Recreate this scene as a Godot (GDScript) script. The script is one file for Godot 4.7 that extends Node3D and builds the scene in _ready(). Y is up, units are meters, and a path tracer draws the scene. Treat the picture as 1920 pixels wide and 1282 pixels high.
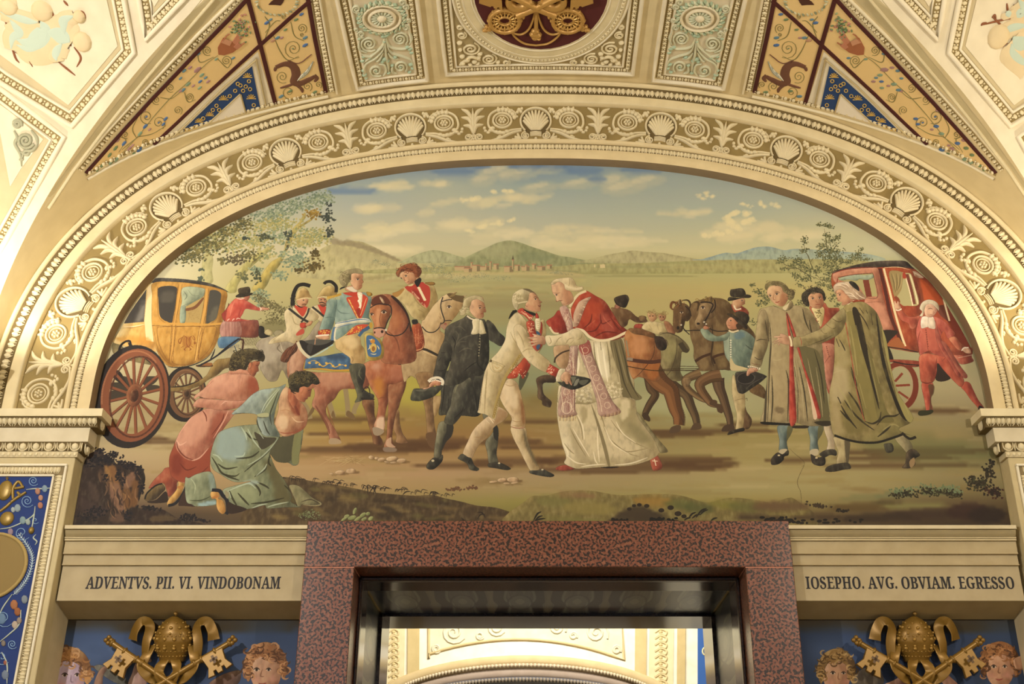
extends Node3D
# A painted lunette over a granite doorway, under a decorated groin vault. Units are metres; the lunette wall stands at z = 0 and the room opens towards +z.

# ---------------------------------------------------------------- survey of the place
const FOCAL := 2118.0                # focal length for a picture 1920 wide
const AXIS := Vector2(995, 641)      # where the lens axis meets that picture
const EYE:=Vector3(0,1.6,6.5)
var pitch:=atan(2118.0/4491.0)
const ARCH_X := 0.0653                # the arch: a three-centred curve, kept as a superellipse
const ARCH_Y:=4.2982
const ARCH_A:=2.7607
const ARCH_B:=1.7057
const ARCH_N:=2.3059
const VAULT_OFF := 0.635             # the vault springs from the outer lip of the archivolt
const GROIN_Z := 2.78                 # centre of the bay
const GROIN_D := 2.5                # half its depth
var vault_x:=PackedFloat32Array()
var vault_y:=PackedFloat32Array()
var vault_h := 3.4                   # half its width
var arch_len:=PackedFloat32Array()
var arch_pts:=PackedVector2Array()
var arch_nrm:=PackedVector2Array()
var M:={}
var rng:=RandomNumberGenerator.new()

func hexc(s: String)->Color:
	return Color.html(s)

# direction of the sight line through a point of the survey picture
func sight(px: float,py: float)->Vector3:
	var u:=(px-AXIS.x)/FOCAL
	var v:=(py-AXIS.y)/FOCAL
	return Vector3(u,sin(pitch)-v*cos(pitch),-(cos(pitch)+v*sin(pitch)))

# point on the vertical plane z that was surveyed at (px, py)
func on_wall(px: float,py: float,z:=0.0)->Vector3:
	var d:=sight(px,py)
	return EYE+d*((z-EYE.z)/d.z)

func arch_point(t: float)->Vector2:
	var c:=cos(t)
	var s:=sin(t)
	return Vector2(ARCH_X+ARCH_A*signf(c)*pow(absf(c),2.0/ARCH_N),ARCH_Y+ARCH_B*pow(absf(s),2.0/ARCH_N))

func survey_arch()->void:
	# even steps along the intrados, with the outward normal at each
	var raw:=PackedVector2Array()
	for i in 2001:
		raw.append(arch_point(PI*(1.0-i/2000.0)))
	var acc:=PackedFloat32Array([0.0])
	for i in range(1,raw.size()):
		acc.append(acc[i-1]+raw[i].distance_to(raw[i-1]))
	var steps:=320
	var k:=0
	for i in steps+1:
		var want:=acc[-1]*i/steps
		while k<1999 and acc[k+1]<want:
			k+=1
		arch_pts.append(raw[k].lerp(raw[k+1],clampf((want-acc[k])/maxf(acc[k+1]-acc[k],1e-6),0,1)))
	for i in steps+1:
		var d:=(arch_pts[mini(i+1,steps)]-arch_pts[maxi(i-1,0)]).normalized()
		if i==0 or i==steps:
			d=Vector2(0,1 if i==0 else -1)
		arch_nrm.append(Vector2(-d.y,d.x))
	for i in steps+1:
		var p:=arch_pts[i]+arch_nrm[i]*VAULT_OFF
		vault_x.append(p.x)
		vault_y.append(p.y)
	vault_h=vault_x[-1]-ARCH_X

func vault_height(x: float)->float:
	var i:=clampi(vault_x.bsearch(x),1,vault_x.size()-1)
	return lerpf(vault_y[i-1],vault_y[i],clampf((x-vault_x[i-1])/maxf(vault_x[i]-vault_x[i-1],1e-6),0,1))

func in_lunette_severy(x: float,z: float)->bool:
	return absf(x-ARCH_X)/vault_h<=absf(GROIN_Z-z)/GROIN_D

func vault_at(x: float,z: float)->float:
	if in_lunette_severy(x,z):
		return vault_height(x)
	return vault_height(ARCH_X-vault_h*absf(GROIN_Z-z)/GROIN_D)

# surfaces on which things are laid out: each gives [point, normal] for a surveyed point
var layer_z:=0.0
var mirrored:=false
func wall_spot(px: float,py: float)->Array:
	return [on_wall(px,py,layer_z),Vector3(0,0,1)]

func vault_spot(px: float,py: float)->Array:
	var d:=sight(px,py)
	var lo:=3.0
	var hi:=3.0
	for i in 90:
		var p:=EYE+d*hi
		if p.z<-0.3 or p.y>vault_at(p.x,p.z):
			break
		lo=hi
		hi+=0.06
	for i in 14:
		var mid:=(lo+hi)/2
		var p:=EYE+d*mid
		if p.y>vault_at(p.x,p.z):
			hi=mid
		else:
			lo=mid
	var q:=EYE+d*lo
	q.y=vault_at(q.x,q.z)
	var n:=vault_normal(q.x,q.z)
	if mirrored:
		q.x=2*ARCH_X-q.x
		n.x=-n.x
	return [q,n]

func vault_normal(x: float,z: float)->Vector3:
	var e:=0.02
	if in_lunette_severy(x,z):
		return Vector3((vault_height(x+e)-vault_height(x-e))/(2*e),-1,0).normalized()
	return Vector3(0,-1,(vault_at(x,z+e)-vault_at(x,z-e))/(2*e)).normalized()

# ---------------------------------------------------------------- mesh building
class Shape:
	var v:=PackedVector3Array()
	var n:=PackedVector3Array()
	var c:=PackedColorArray()
	var uv:=PackedVector2Array()
	var ix:=PackedInt32Array()

	# a grid of nu x nv points with smooth normals that face ref (a direction, or a point to face away from)
	func patch(p: PackedVector3Array,nu: int,nv: int,col: Color,ref: Vector3,away:=false,wrap:=false)->void:
		var base:=v.size()
		var total:=0.0
		var norms:=PackedVector3Array()
		for i in nu:
			for j in nv:
				var i0:=i-1
				var i1:=i+1
				if wrap:
					i0=nu-2 if i==0 else i-1
					i1=1 if i==nu-1 else i+1
				else:
					i0=maxi(i0,0)
					i1=mini(i1,nu-1)
				var a:=p[i1*nv+j]-p[i0*nv+j]
				var b:=p[i*nv+mini(j+1,nv-1)]-p[i*nv+maxi(j-1,0)]
				var m:=a.cross(b)
				if m.length_squared()<1e-16:
					var ii:=clampi(i,1,nu-2) if nu>2 else i
					var jj:=clampi(j,1,nv-2) if nv>2 else j
					m=(p[mini(ii+1,nu-1)*nv+jj]-p[maxi(ii-1,0)*nv+jj]).cross(p[ii*nv+mini(jj+1,nv-1)]-p[ii*nv+maxi(jj-1,0)])
				m=m.normalized()
				norms.append(m)
				total+=m.dot(p[i*nv+j]-ref if away else ref)
		var flip:=total<0.0
		for k in norms.size():
			v.append(p[k])
			n.append(-norms[k] if flip else norms[k])
			c.append(col)
			uv.append(Vector2(float(k/nv)/(nu-1),float(k % nv)/maxf(nv-1,1)))
		for i in nu-1:
			for j in nv-1:
				var q:=base+i*nv+j
				if flip:
					ix.append_array([q,q+nv,q+1,q+1,q+nv,q+nv+1])
				else:
					ix.append_array([q,q+1,q+nv,q+1,q+nv+1,q+nv])

	# one flat triangle facing ref
	func tri(a: Vector3,b: Vector3,d: Vector3,col: Color,ref: Vector3)->void:
		var m:=(b-a).cross(d-a).normalized()
		var k:=v.size()
		var flip:=m.dot(ref)<0
		if flip:
			m=-m
		v.append_array([a,b,d])
		n.append_array([m,m,m])
		c.append_array([col,col,col])
		uv.append_array([Vector2(),Vector2(),Vector2()])
		if flip:
			ix.append_array([k,k+1,k+2])
		else:
			ix.append_array([k,k+2,k+1])

	func quad(a: Vector3,b: Vector3,d: Vector3,e: Vector3,col: Color,ref: Vector3)->void:
		tri(a,b,d,col,ref)
		tri(a,d,e,col,ref)

	# a box with chamfered edges
	func box(lo: Vector3,hi: Vector3,col: Color,r:=0.004)->void:
		r=minf(r,0.3*minf(hi.x-lo.x,minf(hi.y-lo.y,hi.z-lo.z)))
		var mid:=(lo+hi)/2
		var half:=(hi-lo)/2
		for axis in 3:
			var u:=(axis+1) % 3
			var w:=(axis+2) % 3
			for s: float in [-1.0,1.0]:
				var f:=[]
				for q in [[-1,-1],[1,-1],[1,1],[-1,1]]:
					var p:=mid
					p[axis]+=s*half[axis]
					p[u]+=q[0]*(half[u]-r)
					p[w]+=q[1]*(half[w]-r)
					f.append(p)
				var nn:=Vector3.ZERO
				nn[axis]=s
				quad(f[0],f[1],f[2],f[3],col,nn)
			for su: float in [-1.0,1.0]:
				for sw: float in [-1.0,1.0]:
					var f:=[]
					for q in [[0,-1],[0,1],[1,1],[1,-1]]:
						var p:=mid
						p[axis]+=q[1]*(half[axis]-r)
						p[u]+=su*(half[u]-(r if q[0]==0 else 0.0))
						p[w]+=sw*(half[w]-(0.0 if q[0]==0 else r))
						f.append(p)
					var nn:=Vector3.ZERO
					nn[u]=su
					nn[w]=sw
					quad(f[0],f[1],f[2],f[3],col,nn)

	# a raised rounded strip along a path: half-round in section, w wide each side, standing h proud
	func strip(path: PackedVector3Array,nrm: PackedVector3Array,w: PackedFloat32Array,h: float,col: Color,flat:=false)->void:
		var prof:=[[-1.0,0.0],[-0.86,0.62],[-0.35,0.97],[0.35,0.97],[0.86,0.62],[1.0,0.0]]
		if flat:
			prof=[[-1.0,0.0],[-0.9,1.0],[0.9,1.0],[1.0,0.0]]
		var p:=PackedVector3Array()
		var ref:=Vector3.ZERO
		for i in path.size():
			var t:=(path[mini(i+1,path.size()-1)]-path[maxi(i-1,0)]).normalized()
			var side:=t.cross(nrm[i]).normalized()
			ref+=nrm[i]
			var hh:=h*minf(1.0,0.35+w[i]/maxf(h,1e-5))
			for q in prof:
				p.append(path[i]+side*(w[i]*q[0])+nrm[i]*(hh*q[1]))
		patch(p,path.size(),prof.size(),col,ref.normalized())

	# a tube along a path
	func tube(path: PackedVector3Array,r: PackedFloat32Array,col: Color,seg:=8)->void:
		var up:=Vector3(0.31,0.2,0.93)
		for i in path.size():
			pass
		var p:=PackedVector3Array()
		var side:=Vector3.ZERO
		var mid:=Vector3.ZERO
		for q in path:
			mid+=q/path.size()
		for i in path.size():
			var t:=(path[mini(i+1,path.size()-1)]-path[maxi(i-1,0)]).normalized()
			if i==0:
				side=t.cross(up).normalized()
			side=(side-t*side.dot(t)).normalized()
			var b:=t.cross(side)
			for j in seg+1:
				var a:=TAU*j/seg
				p.append(path[i]+(side*cos(a)+b*sin(a))*r[i])
		# outward: test on the first ring
		var k:=v.size()
		patch(p,path.size(),seg+1,col,path[0] if path.size()<3 else mid,true)
		var m:=path.size()/2
		if n[k+m*(seg+1)].dot(p[m*(seg+1)]-path[m])<0:
			for q in range(k,v.size()):
				n[q]=-n[q]

	# a turned shape: profile of (radius, height) about the y axis of xf
	func lathe(profile: PackedVector2Array,xf: Transform3D,col: Color,seg:=20,from:=0.0,to:=TAU)->void:
		var p:=PackedVector3Array()
		for i in profile.size():
			for j in seg+1:
				var a:=from+(to-from)*j/seg
				p.append(xf*Vector3(profile[i].x*cos(a),profile[i].y,profile[i].x*sin(a)))
		var k:=v.size()
		patch(p,profile.size(),seg+1,col,xf.origin,true)
		# face outwards by the widest ring
		var best:=0
		for i in profile.size():
			if profile[i].x>profile[best].x:
				best=i
		var q:=k+best*(seg+1)
		if n[q].dot(xf.basis*Vector3(cos(from),0,sin(from)))<0:
			for m in range(k,v.size()):
				n[m]=-n[m]

	# a flattened dome on a surface
	func dome(at: Vector3,nrm: Vector3,along: Vector3,rx: float,ry: float,h: float,col: Color,seg:=10)->void:
		var x:=(along-nrm*along.dot(nrm)).normalized()
		var y:=nrm.cross(x)
		var p:=PackedVector3Array()
		for k in [[1.0,0.0],[0.93,0.5],[0.7,0.82],[0.36,0.97],[0.02,1.0]]:
			for j in seg+1:
				var a:=TAU*j/seg
				p.append(at+x*(rx*k[0]*cos(a))+y*(ry*k[0]*sin(a))+nrm*(h*k[1]))
		patch(p,5,seg+1,col,nrm)

	# an outline (any order) raised to height h above its own plane, with a bevelled edge
	func slab(poly: PackedVector2Array,xf: Transform3D,h: float,bevel: float,col: Color,edge: Color)->void:
		if Geometry2D.is_polygon_clockwise(poly):
			poly=poly.duplicate()
			poly.reverse()
		var m:=poly.size()
		var inner:=PackedVector2Array()
		for i in m:
			var a:=(poly[i]-poly[(i+m-1) % m]).normalized()
			var b:=(poly[(i+1) % m]-poly[i]).normalized()
			var t:=(a+b)
			t=a if t.length()<0.1 else t.normalized()
			inner.append(poly[i]+Vector2(-t.y,t.x)*bevel)
		var up:=xf.basis.z.normalized()
		for i in m:
			var j:=(i+1) % m
			var o:=xf.basis*Vector3(poly[j].y-poly[i].y,poly[i].x-poly[j].x,0)
			quad(xf*Vector3(poly[i].x,poly[i].y,0),xf*Vector3(poly[j].x,poly[j].y,0),xf*Vector3(poly[j].x,poly[j].y,h-bevel),xf*Vector3(poly[i].x,poly[i].y,h-bevel),edge,o)
			quad(xf*Vector3(poly[i].x,poly[i].y,h-bevel),xf*Vector3(poly[j].x,poly[j].y,h-bevel),xf*Vector3(inner[j].x,inner[j].y,h),xf*Vector3(inner[i].x,inner[i].y,h),col,o.normalized()+up)
		var tr:=Geometry2D.triangulate_polygon(inner)
		if tr.is_empty():
			tr=Geometry2D.triangulate_polygon(poly)
		for i in range(0,tr.size(),3):
			tri(xf*Vector3(inner[tr[i]].x,inner[tr[i]].y,h),xf*Vector3(inner[tr[i+1]].x,inner[tr[i+1]].y,h),xf*Vector3(inner[tr[i+2]].x,inner[tr[i+2]].y,h),col,up)

	func mesh()->ArrayMesh:
		var a:=[]
		a.resize(Mesh.ARRAY_MAX)
		a[Mesh.ARRAY_VERTEX]=v
		a[Mesh.ARRAY_NORMAL]=n
		a[Mesh.ARRAY_COLOR]=c
		a[Mesh.ARRAY_TEX_UV]=uv
		a[Mesh.ARRAY_INDEX]=ix
		var m:=ArrayMesh.new()
		m.add_surface_from_arrays(Mesh.PRIMITIVE_TRIANGLES,a)
		return m

func place(called: String,shape,mat: Material,parent: Node3D=null)->MeshInstance3D:
	var o:=MeshInstance3D.new()
	o.name=called
	o.mesh=shape.mesh() if shape is Shape else shape
	o.material_override=mat
	o.cast_shadow=GeometryInstance3D.SHADOW_CASTING_SETTING_ON
	(self if parent==null else parent).add_child(o,true)
	return o

func thing(called: String,label: String,category: String,group:="")->Node3D:
	var o:=Node3D.new()
	o.name=called
	add_child(o,true)
	tag(o,label,category,group)
	return o

func tag(o: Node3D,label: String,category: String,group:="")->Node3D:
	o.set_meta("label",label)
	o.set_meta("category",category)
	if group!="":
		o.set_meta("group",group)
	return o

func structure(called: String,shape,mat: Material)->MeshInstance3D:
	var o:=place(called,shape,mat)
	o.set_meta("kind","structure")
	return o

# a smooth line through points
func smooth(pts: PackedVector2Array,closed:=false,steps:=6)->PackedVector2Array:
	var out:=PackedVector2Array()
	var m:=pts.size()
	if m<3:
		if m==2:
			for k in steps+1:
				out.append(pts[0].lerp(pts[1],float(k)/steps))
			return out
		return pts
	for i in (m if closed else m-1):
		var a:=pts[(i+m-1) % m] if closed or i>0 else pts[0]*2-pts[1]
		var b:=pts[i]
		var d:=pts[(i+1) % m]
		var e:=pts[(i+2) % m] if closed or i+2<m else d*2-b
		for k in steps:
			out.append(b.cubic_interpolate(d,a,e,float(k)/steps))
	if not closed:
		out.append(pts[m-1])
	return out

func pairs(a: Array)->PackedVector2Array:
	var out:=PackedVector2Array()
	for i in range(0,a.size()-1,2):
		out.append(Vector2(a[i],a[i+1]))
	return out

func spiral(at: Vector2,r0: float,a0: float,turns: float,r1:=0.0,squash:=1.0)->PackedVector2Array:
	var out:=PackedVector2Array()
	var m:=maxi(6,int(absf(turns)*12))
	for i in m+1:
		var t:=float(i)/m
		var r:=lerpf(r0,r1,pow(t,0.8))
		var a:=a0+TAU*turns*t
		out.append(at+Vector2(cos(a),sin(a)*squash)*r)
	return out

func taper(m: int,w0: float,w1: float,w2: float)->PackedFloat32Array:
	# widths that run w0 -> w1 (middle) -> w2
	var out:=PackedFloat32Array()
	for i in m:
		var t:=float(i)/maxi(m-1,1)
		var q:=sin(PI*t)
		out.append(lerpf(lerpf(w0,w2,t),w1,q))
	return out

# strokes in relief on a surveyed surface
func stroke(sh: Shape,spot: Callable,pts: PackedVector2Array,w0: float,w1: float,w2: float,h: float,col: Color,lift:=0.0,flat:=false)->void:
	var p:=PackedVector3Array()
	var nn:=PackedVector3Array()
	for q in pts:
		var s: Array=spot.call(q.x,q.y)
		p.append(s[0]+s[1]*lift)
		nn.append(s[1])
	sh.strip(p,nn,taper(p.size(),w0,w1,w2),h,col,flat)

# a flat field of paint or plaster on a surveyed surface, cut in cells so that it follows the curve
func field(sh: Shape,spot: Callable,poly: PackedVector2Array,lift: float,col: Color,cell:=40.0,thick:=0.004)->void:
	if Geometry2D.is_polygon_clockwise(poly):
		poly=poly.duplicate()
		poly.reverse()
	var lo:=poly[0]
	var hi:=poly[0]
	for q in poly:
		lo=lo.min(q)
		hi=hi.max(q)
	var nx:=maxi(1,ceili((hi.x-lo.x)/cell))
	var ny:=maxi(1,ceili((hi.y-lo.y)/cell))
	for i in nx:
		for j in ny:
			var a:=Vector2(lerpf(lo.x,hi.x,float(i)/nx),lerpf(lo.y,hi.y,float(j)/ny))
			var b:=Vector2(lerpf(lo.x,hi.x,float(i+1)/nx),lerpf(lo.y,hi.y,float(j+1)/ny))
			for piece in Geometry2D.intersect_polygons(poly,PackedVector2Array([a,Vector2(b.x,a.y),b,Vector2(a.x,b.y)])):
				var tr:=Geometry2D.triangulate_polygon(piece)
				var at:=[]
				for q in piece:
					at.append(spot.call(q.x,q.y))
				for k in range(0,tr.size(),3):
					var s0: Array=at[tr[k]]
					var s1: Array=at[tr[k+1]]
					var s2: Array=at[tr[k+2]]
					sh.tri(s0[0]+s0[1]*lift,s1[0]+s1[1]*lift,s2[0]+s2[1]*lift,col,s0[1])
	if thick>0.0:
		for i in poly.size():
			var a:=poly[i]
			var b:=poly[(i+1) % poly.size()]
			var m:=maxi(1,ceili(a.distance_to(b)/cell))
			for k in m:
				var s0: Array=spot.call(lerpf(a.x,b.x,float(k)/m),lerpf(a.y,b.y,float(k)/m))
				var s1: Array=spot.call(lerpf(a.x,b.x,float(k+1)/m),lerpf(a.y,b.y,float(k+1)/m))
				var o: Vector3=(s1[0]-s0[0]).cross(s0[1])
				sh.quad(s0[0]+s0[1]*lift,s1[0]+s1[1]*lift,s1[0]+s1[1]*(lift-thick),s0[0]+s0[1]*(lift-thick),col,o)

func _ready()->void:
	rng.seed=41
	survey_arch()
	# ---- camera
	var cam:=Camera3D.new()
	cam.name="camera"
	cam.projection=Camera3D.PROJECTION_FRUSTUM
	cam.near=0.05
	cam.far=60
	cam.size=0.05*1282.0/FOCAL
	cam.frustum_offset=Vector2(0.05*(960.0-AXIS.x)/FOCAL,0)
	cam.position=EYE
	cam.rotation=Vector3(pitch,0,0)
	add_child(cam)
	cam.current=true
	# ---- sky and exposure
	var env:=Environment.new()
	env.background_mode=Environment.BG_COLOR
	env.background_color=Color(0.62,0.7,0.8)
	env.background_energy_multiplier=1.0
	env.tonemap_mode=Environment.TONE_MAPPER_LINEAR
	env.tonemap_exposure=1.0
	env.sdfgi_enabled=true
	env.ssao_enabled=true
	env.ssil_enabled=true
	var world:=WorldEnvironment.new()
	world.name="world"
	world.environment=env
	add_child(world)
	# ---- unseen lights: cornice floods, added wall floods, windows behind, the next room
	flood("unseen_cornice_flood",Vector3(-3.3,4.42,0.62),Vector3(-2.6,6.2,0.5),1.3,Color("fff4e2"))  # out of view, placed to light the vault corners
	flood("unseen_cornice_flood",Vector3(3.42,4.42,0.62),Vector3(2.7,6.2,0.5),1.3,Color("fff0d8"))
	flood("added_wall_flood",Vector3(-3.6,4.4,4.9),Vector3(-0.2,5.3,0.0),14.5,Color("fffaf6"))  # added key and fill pair, out of view
	flood("added_wall_flood",Vector3(3.7,4.4,4.9),Vector3(0.2,5.3,0.0),8.5,Color("fff4e4"))
	daylight("unseen_window_daylight",Vector3(-1.7,3.2,9.2),Vector3(0,4.2,0),Vector2(1.3,2.6),3.2,Color("f2f4ff"))  # out of view behind the camera, placed to light the lunette
	daylight("unseen_window_daylight",Vector3(1.7,3.2,9.2),Vector3(0,4.2,0),Vector2(1.3,2.6),3.2,Color("f2f4ff"))
	daylight("unseen_next_room_light",Vector3(0.2,5.0,-2.6),Vector3(0.2,3.2,-4.6),Vector2(2.4,0.4),14.0,Color("fffaf0"))  # out of view, placed to brighten the far wall
	materials()
	for q in floods:
		flood_housing(q[0],q[1],q[2])
	room()
	archivolt()
	imposts()
	entablatures()
	doorway()
	next_room()
	vault_panels()
	side_panels()
	pier_panels()
	lower_panels()
	mural()

func flood(called: String,at: Vector3,to: Vector3,energy: float,col: Color)->void:
	var l:=SpotLight3D.new()
	l.name=called
	l.light_color=col
	l.light_energy=energy
	l.light_size=0.05
	l.spot_angle=80
	l.spot_angle_attenuation=0.6
	l.spot_range=20
	l.spot_attenuation=2
	l.shadow_enabled=true
	add_child(l,true)
	l.look_at_from_position(at+(to-at).normalized()*0.03,to,Vector3(0.1,1,0.05))
	floods.append([at,to,col])

var floods:=[]
# a flood's housing: a short can with a glowing face, on a bracket, added for the unseen floods
func flood_housing(at: Vector3,to: Vector3,col: Color)->void:
	var o:=thing("unseen_floodlight","small black floodlight %s the %s wall of the room" % ["high by the vault corner on" if at.z<1 else "added halfway up","left" if at.x<0 else "right"],"unseen_floodlight","unseen floodlights of the room")
	var xf:=Transform3D(Basis.looking_at(to-at,Vector3(0.1,1,0.05))*Basis(Vector3(1,0,0),-PI/2),at)
	var s:=Shape.new()
	s.lathe(PackedVector2Array([Vector2(0,-0.16),Vector2(0.055,-0.16),Vector2(0.06,-0.15),Vector2(0.06,0.02),Vector2(0.052,0.02),Vector2(0.05,-0.01)]),xf,Color("232323"),16)
	place("housing",s,M.metal,o)
	s=Shape.new()
	s.lathe(PackedVector2Array([Vector2(0.0,0.0),Vector2(0.05,0.0),Vector2(0.05,-0.006)]),xf,col,16)
	place("lens",s,M.glow,o)
	s=Shape.new()
	s.box(Vector3(minf(at.x,signf(at.x)*3.9),at.y-0.1,at.z-0.02),Vector3(maxf(at.x,signf(at.x)*3.9),at.y-0.06,at.z+0.02),Color("232323"))
	place("bracket",s,M.metal,o)

func daylight(called: String,at: Vector3,to: Vector3,size: Vector2,energy: float,col: Color)->void:
	var l:=AreaLight3D.new()
	l.name=called
	l.light_color=col
	l.light_energy=energy
	l.area_size=size
	l.area_range=30
	l.area_attenuation=2
	l.shadow_enabled=true
	add_child(l,true)
	l.look_at_from_position(at,to)

func noise_tex(freq: float,lo: Color,hi: Color,seed_: int,size:=512,kind:=FastNoiseLite.TYPE_SIMPLEX_SMOOTH,octaves:=4)->ImageTexture:
	var f:=FastNoiseLite.new()
	f.seed=seed_
	f.noise_type=kind
	f.frequency=freq
	f.fractal_octaves=octaves
	var g:=f.get_seamless_image(size,size)
	g.convert(Image.FORMAT_L8)
	var d:=g.get_data()
	var out:=PackedByteArray()
	out.resize(d.size()*3)
	for i in d.size():
		var t:=d[i]/255.0
		out[i*3]=int(lerpf(lo.r,hi.r,t)*255)
		out[i*3+1]=int(lerpf(lo.g,hi.g,t)*255)
		out[i*3+2]=int(lerpf(lo.b,hi.b,t)*255)
	return ImageTexture.create_from_image(Image.create_from_data(size,size,false,Image.FORMAT_RGB8,out))

func plain(rough: float,metal:=0.0)->StandardMaterial3D:
	var m:=StandardMaterial3D.new()
	m.vertex_color_use_as_albedo=true
	m.vertex_color_is_srgb=true
	m.roughness=rough
	m.metallic=metal
	return m

func materials()->void:
	M.plaster=plain(0.85)
	M.plaster.albedo_texture=noise_tex(0.012,Color(0.93,0.92,0.9),Color(1,1,1),3)
	M.plaster.uv1_triplanar=true
	M.plaster.uv1_world_triplanar=true
	M.plaster.uv1_scale=Vector3(0.9,0.9,0.9)
	M.paint=plain(0.75)
	M.ink=StandardMaterial3D.new()
	M.ink.albedo_color=Color("17151a")
	M.ink.roughness=0.7
	M.gold=plain(0.38,0.35)
	M.metal=plain(0.5,0.6)
	M.glow=plain(0.5)
	M.glow.emission_enabled=true
	M.glow.emission=Color("fff0d0")
	M.glow.emission_energy_multiplier=2.0
	M.granite=granite()
	M.marble=plain(0.16)
	M.marble.albedo_texture=noise_tex(0.03,Color(0.45,0.42,0.5),Color(1.0,0.98,1.0),9,512,FastNoiseLite.TYPE_SIMPLEX,5)
	M.marble.uv1_triplanar=true
	M.marble.uv1_world_triplanar=true
	M.marble.uv1_scale=Vector3(1.2,1.2,1.2)
	M.floor=plain(0.3)
	M.pane=StandardMaterial3D.new()
	M.pane.albedo_color=Color(0.9,0.95,1.0,0.08)
	M.pane.transparency=BaseMaterial3D.TRANSPARENCY_ALPHA
	M.pane.roughness=0.05

func granite()->StandardMaterial3D:
	var m:=plain(0.28)
	var a:=FastNoiseLite.new()
	a.seed=5
	a.noise_type=FastNoiseLite.TYPE_SIMPLEX
	a.frequency=0.045
	a.fractal_octaves=4
	a.domain_warp_enabled=true
	a.domain_warp_amplitude=5
	var b:=FastNoiseLite.new()
	b.seed=11
	b.noise_type=FastNoiseLite.TYPE_SIMPLEX
	b.frequency=0.03
	b.fractal_octaves=3
	var size:=1024
	var ga:=a.get_seamless_image(size,size)
	var gb:=b.get_seamless_image(size,size)
	ga.convert(Image.FORMAT_L8)
	gb.convert(Image.FORMAT_L8)
	var da:=ga.get_data()
	var db:=gb.get_data()
	var out:=PackedByteArray()
	out.resize(size*size*3)
	var dark:=Color("241d19")
	var red:=Color("764633")
	var pink:=Color("8a5a42")
	for i in size*size:
		var t:=da[i]/255.0
		var u:=db[i]/255.0
		var c:=red.lerp(pink,clampf((u-0.3)*2.0,0,1))
		c=c.lerp(dark,smoothstep(0.49,0.62,t+(u-0.5)*0.25)*0.92)
		out[i*3]=int(c.r*255)
		out[i*3+1]=int(c.g*255)
		out[i*3+2]=int(c.b*255)
	m.albedo_texture=ImageTexture.create_from_image(Image.create_from_data(size,size,false,Image.FORMAT_RGB8,out))
	m.uv1_triplanar=true
	m.uv1_world_triplanar=true
	m.uv1_scale=Vector3(0.9,0.9,0.9)
	return m

# ---------------------------------------------------------------- the room
const CREAM:=Color("ddcba0")
const PALE:=Color("efe6cb")
const TAN:=Color("b6a170")
const TAUPE:=Color("a28a68")
var door_l:=0.0
var door_r:=0.0
var door_top:=0.0
var cornice_y:=0.0

func sheet(lo: Vector3,hi: Vector3,col: Color)->Shape:
	var s:=Shape.new()
	s.box(lo,hi,col,0.002)
	return s

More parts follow.
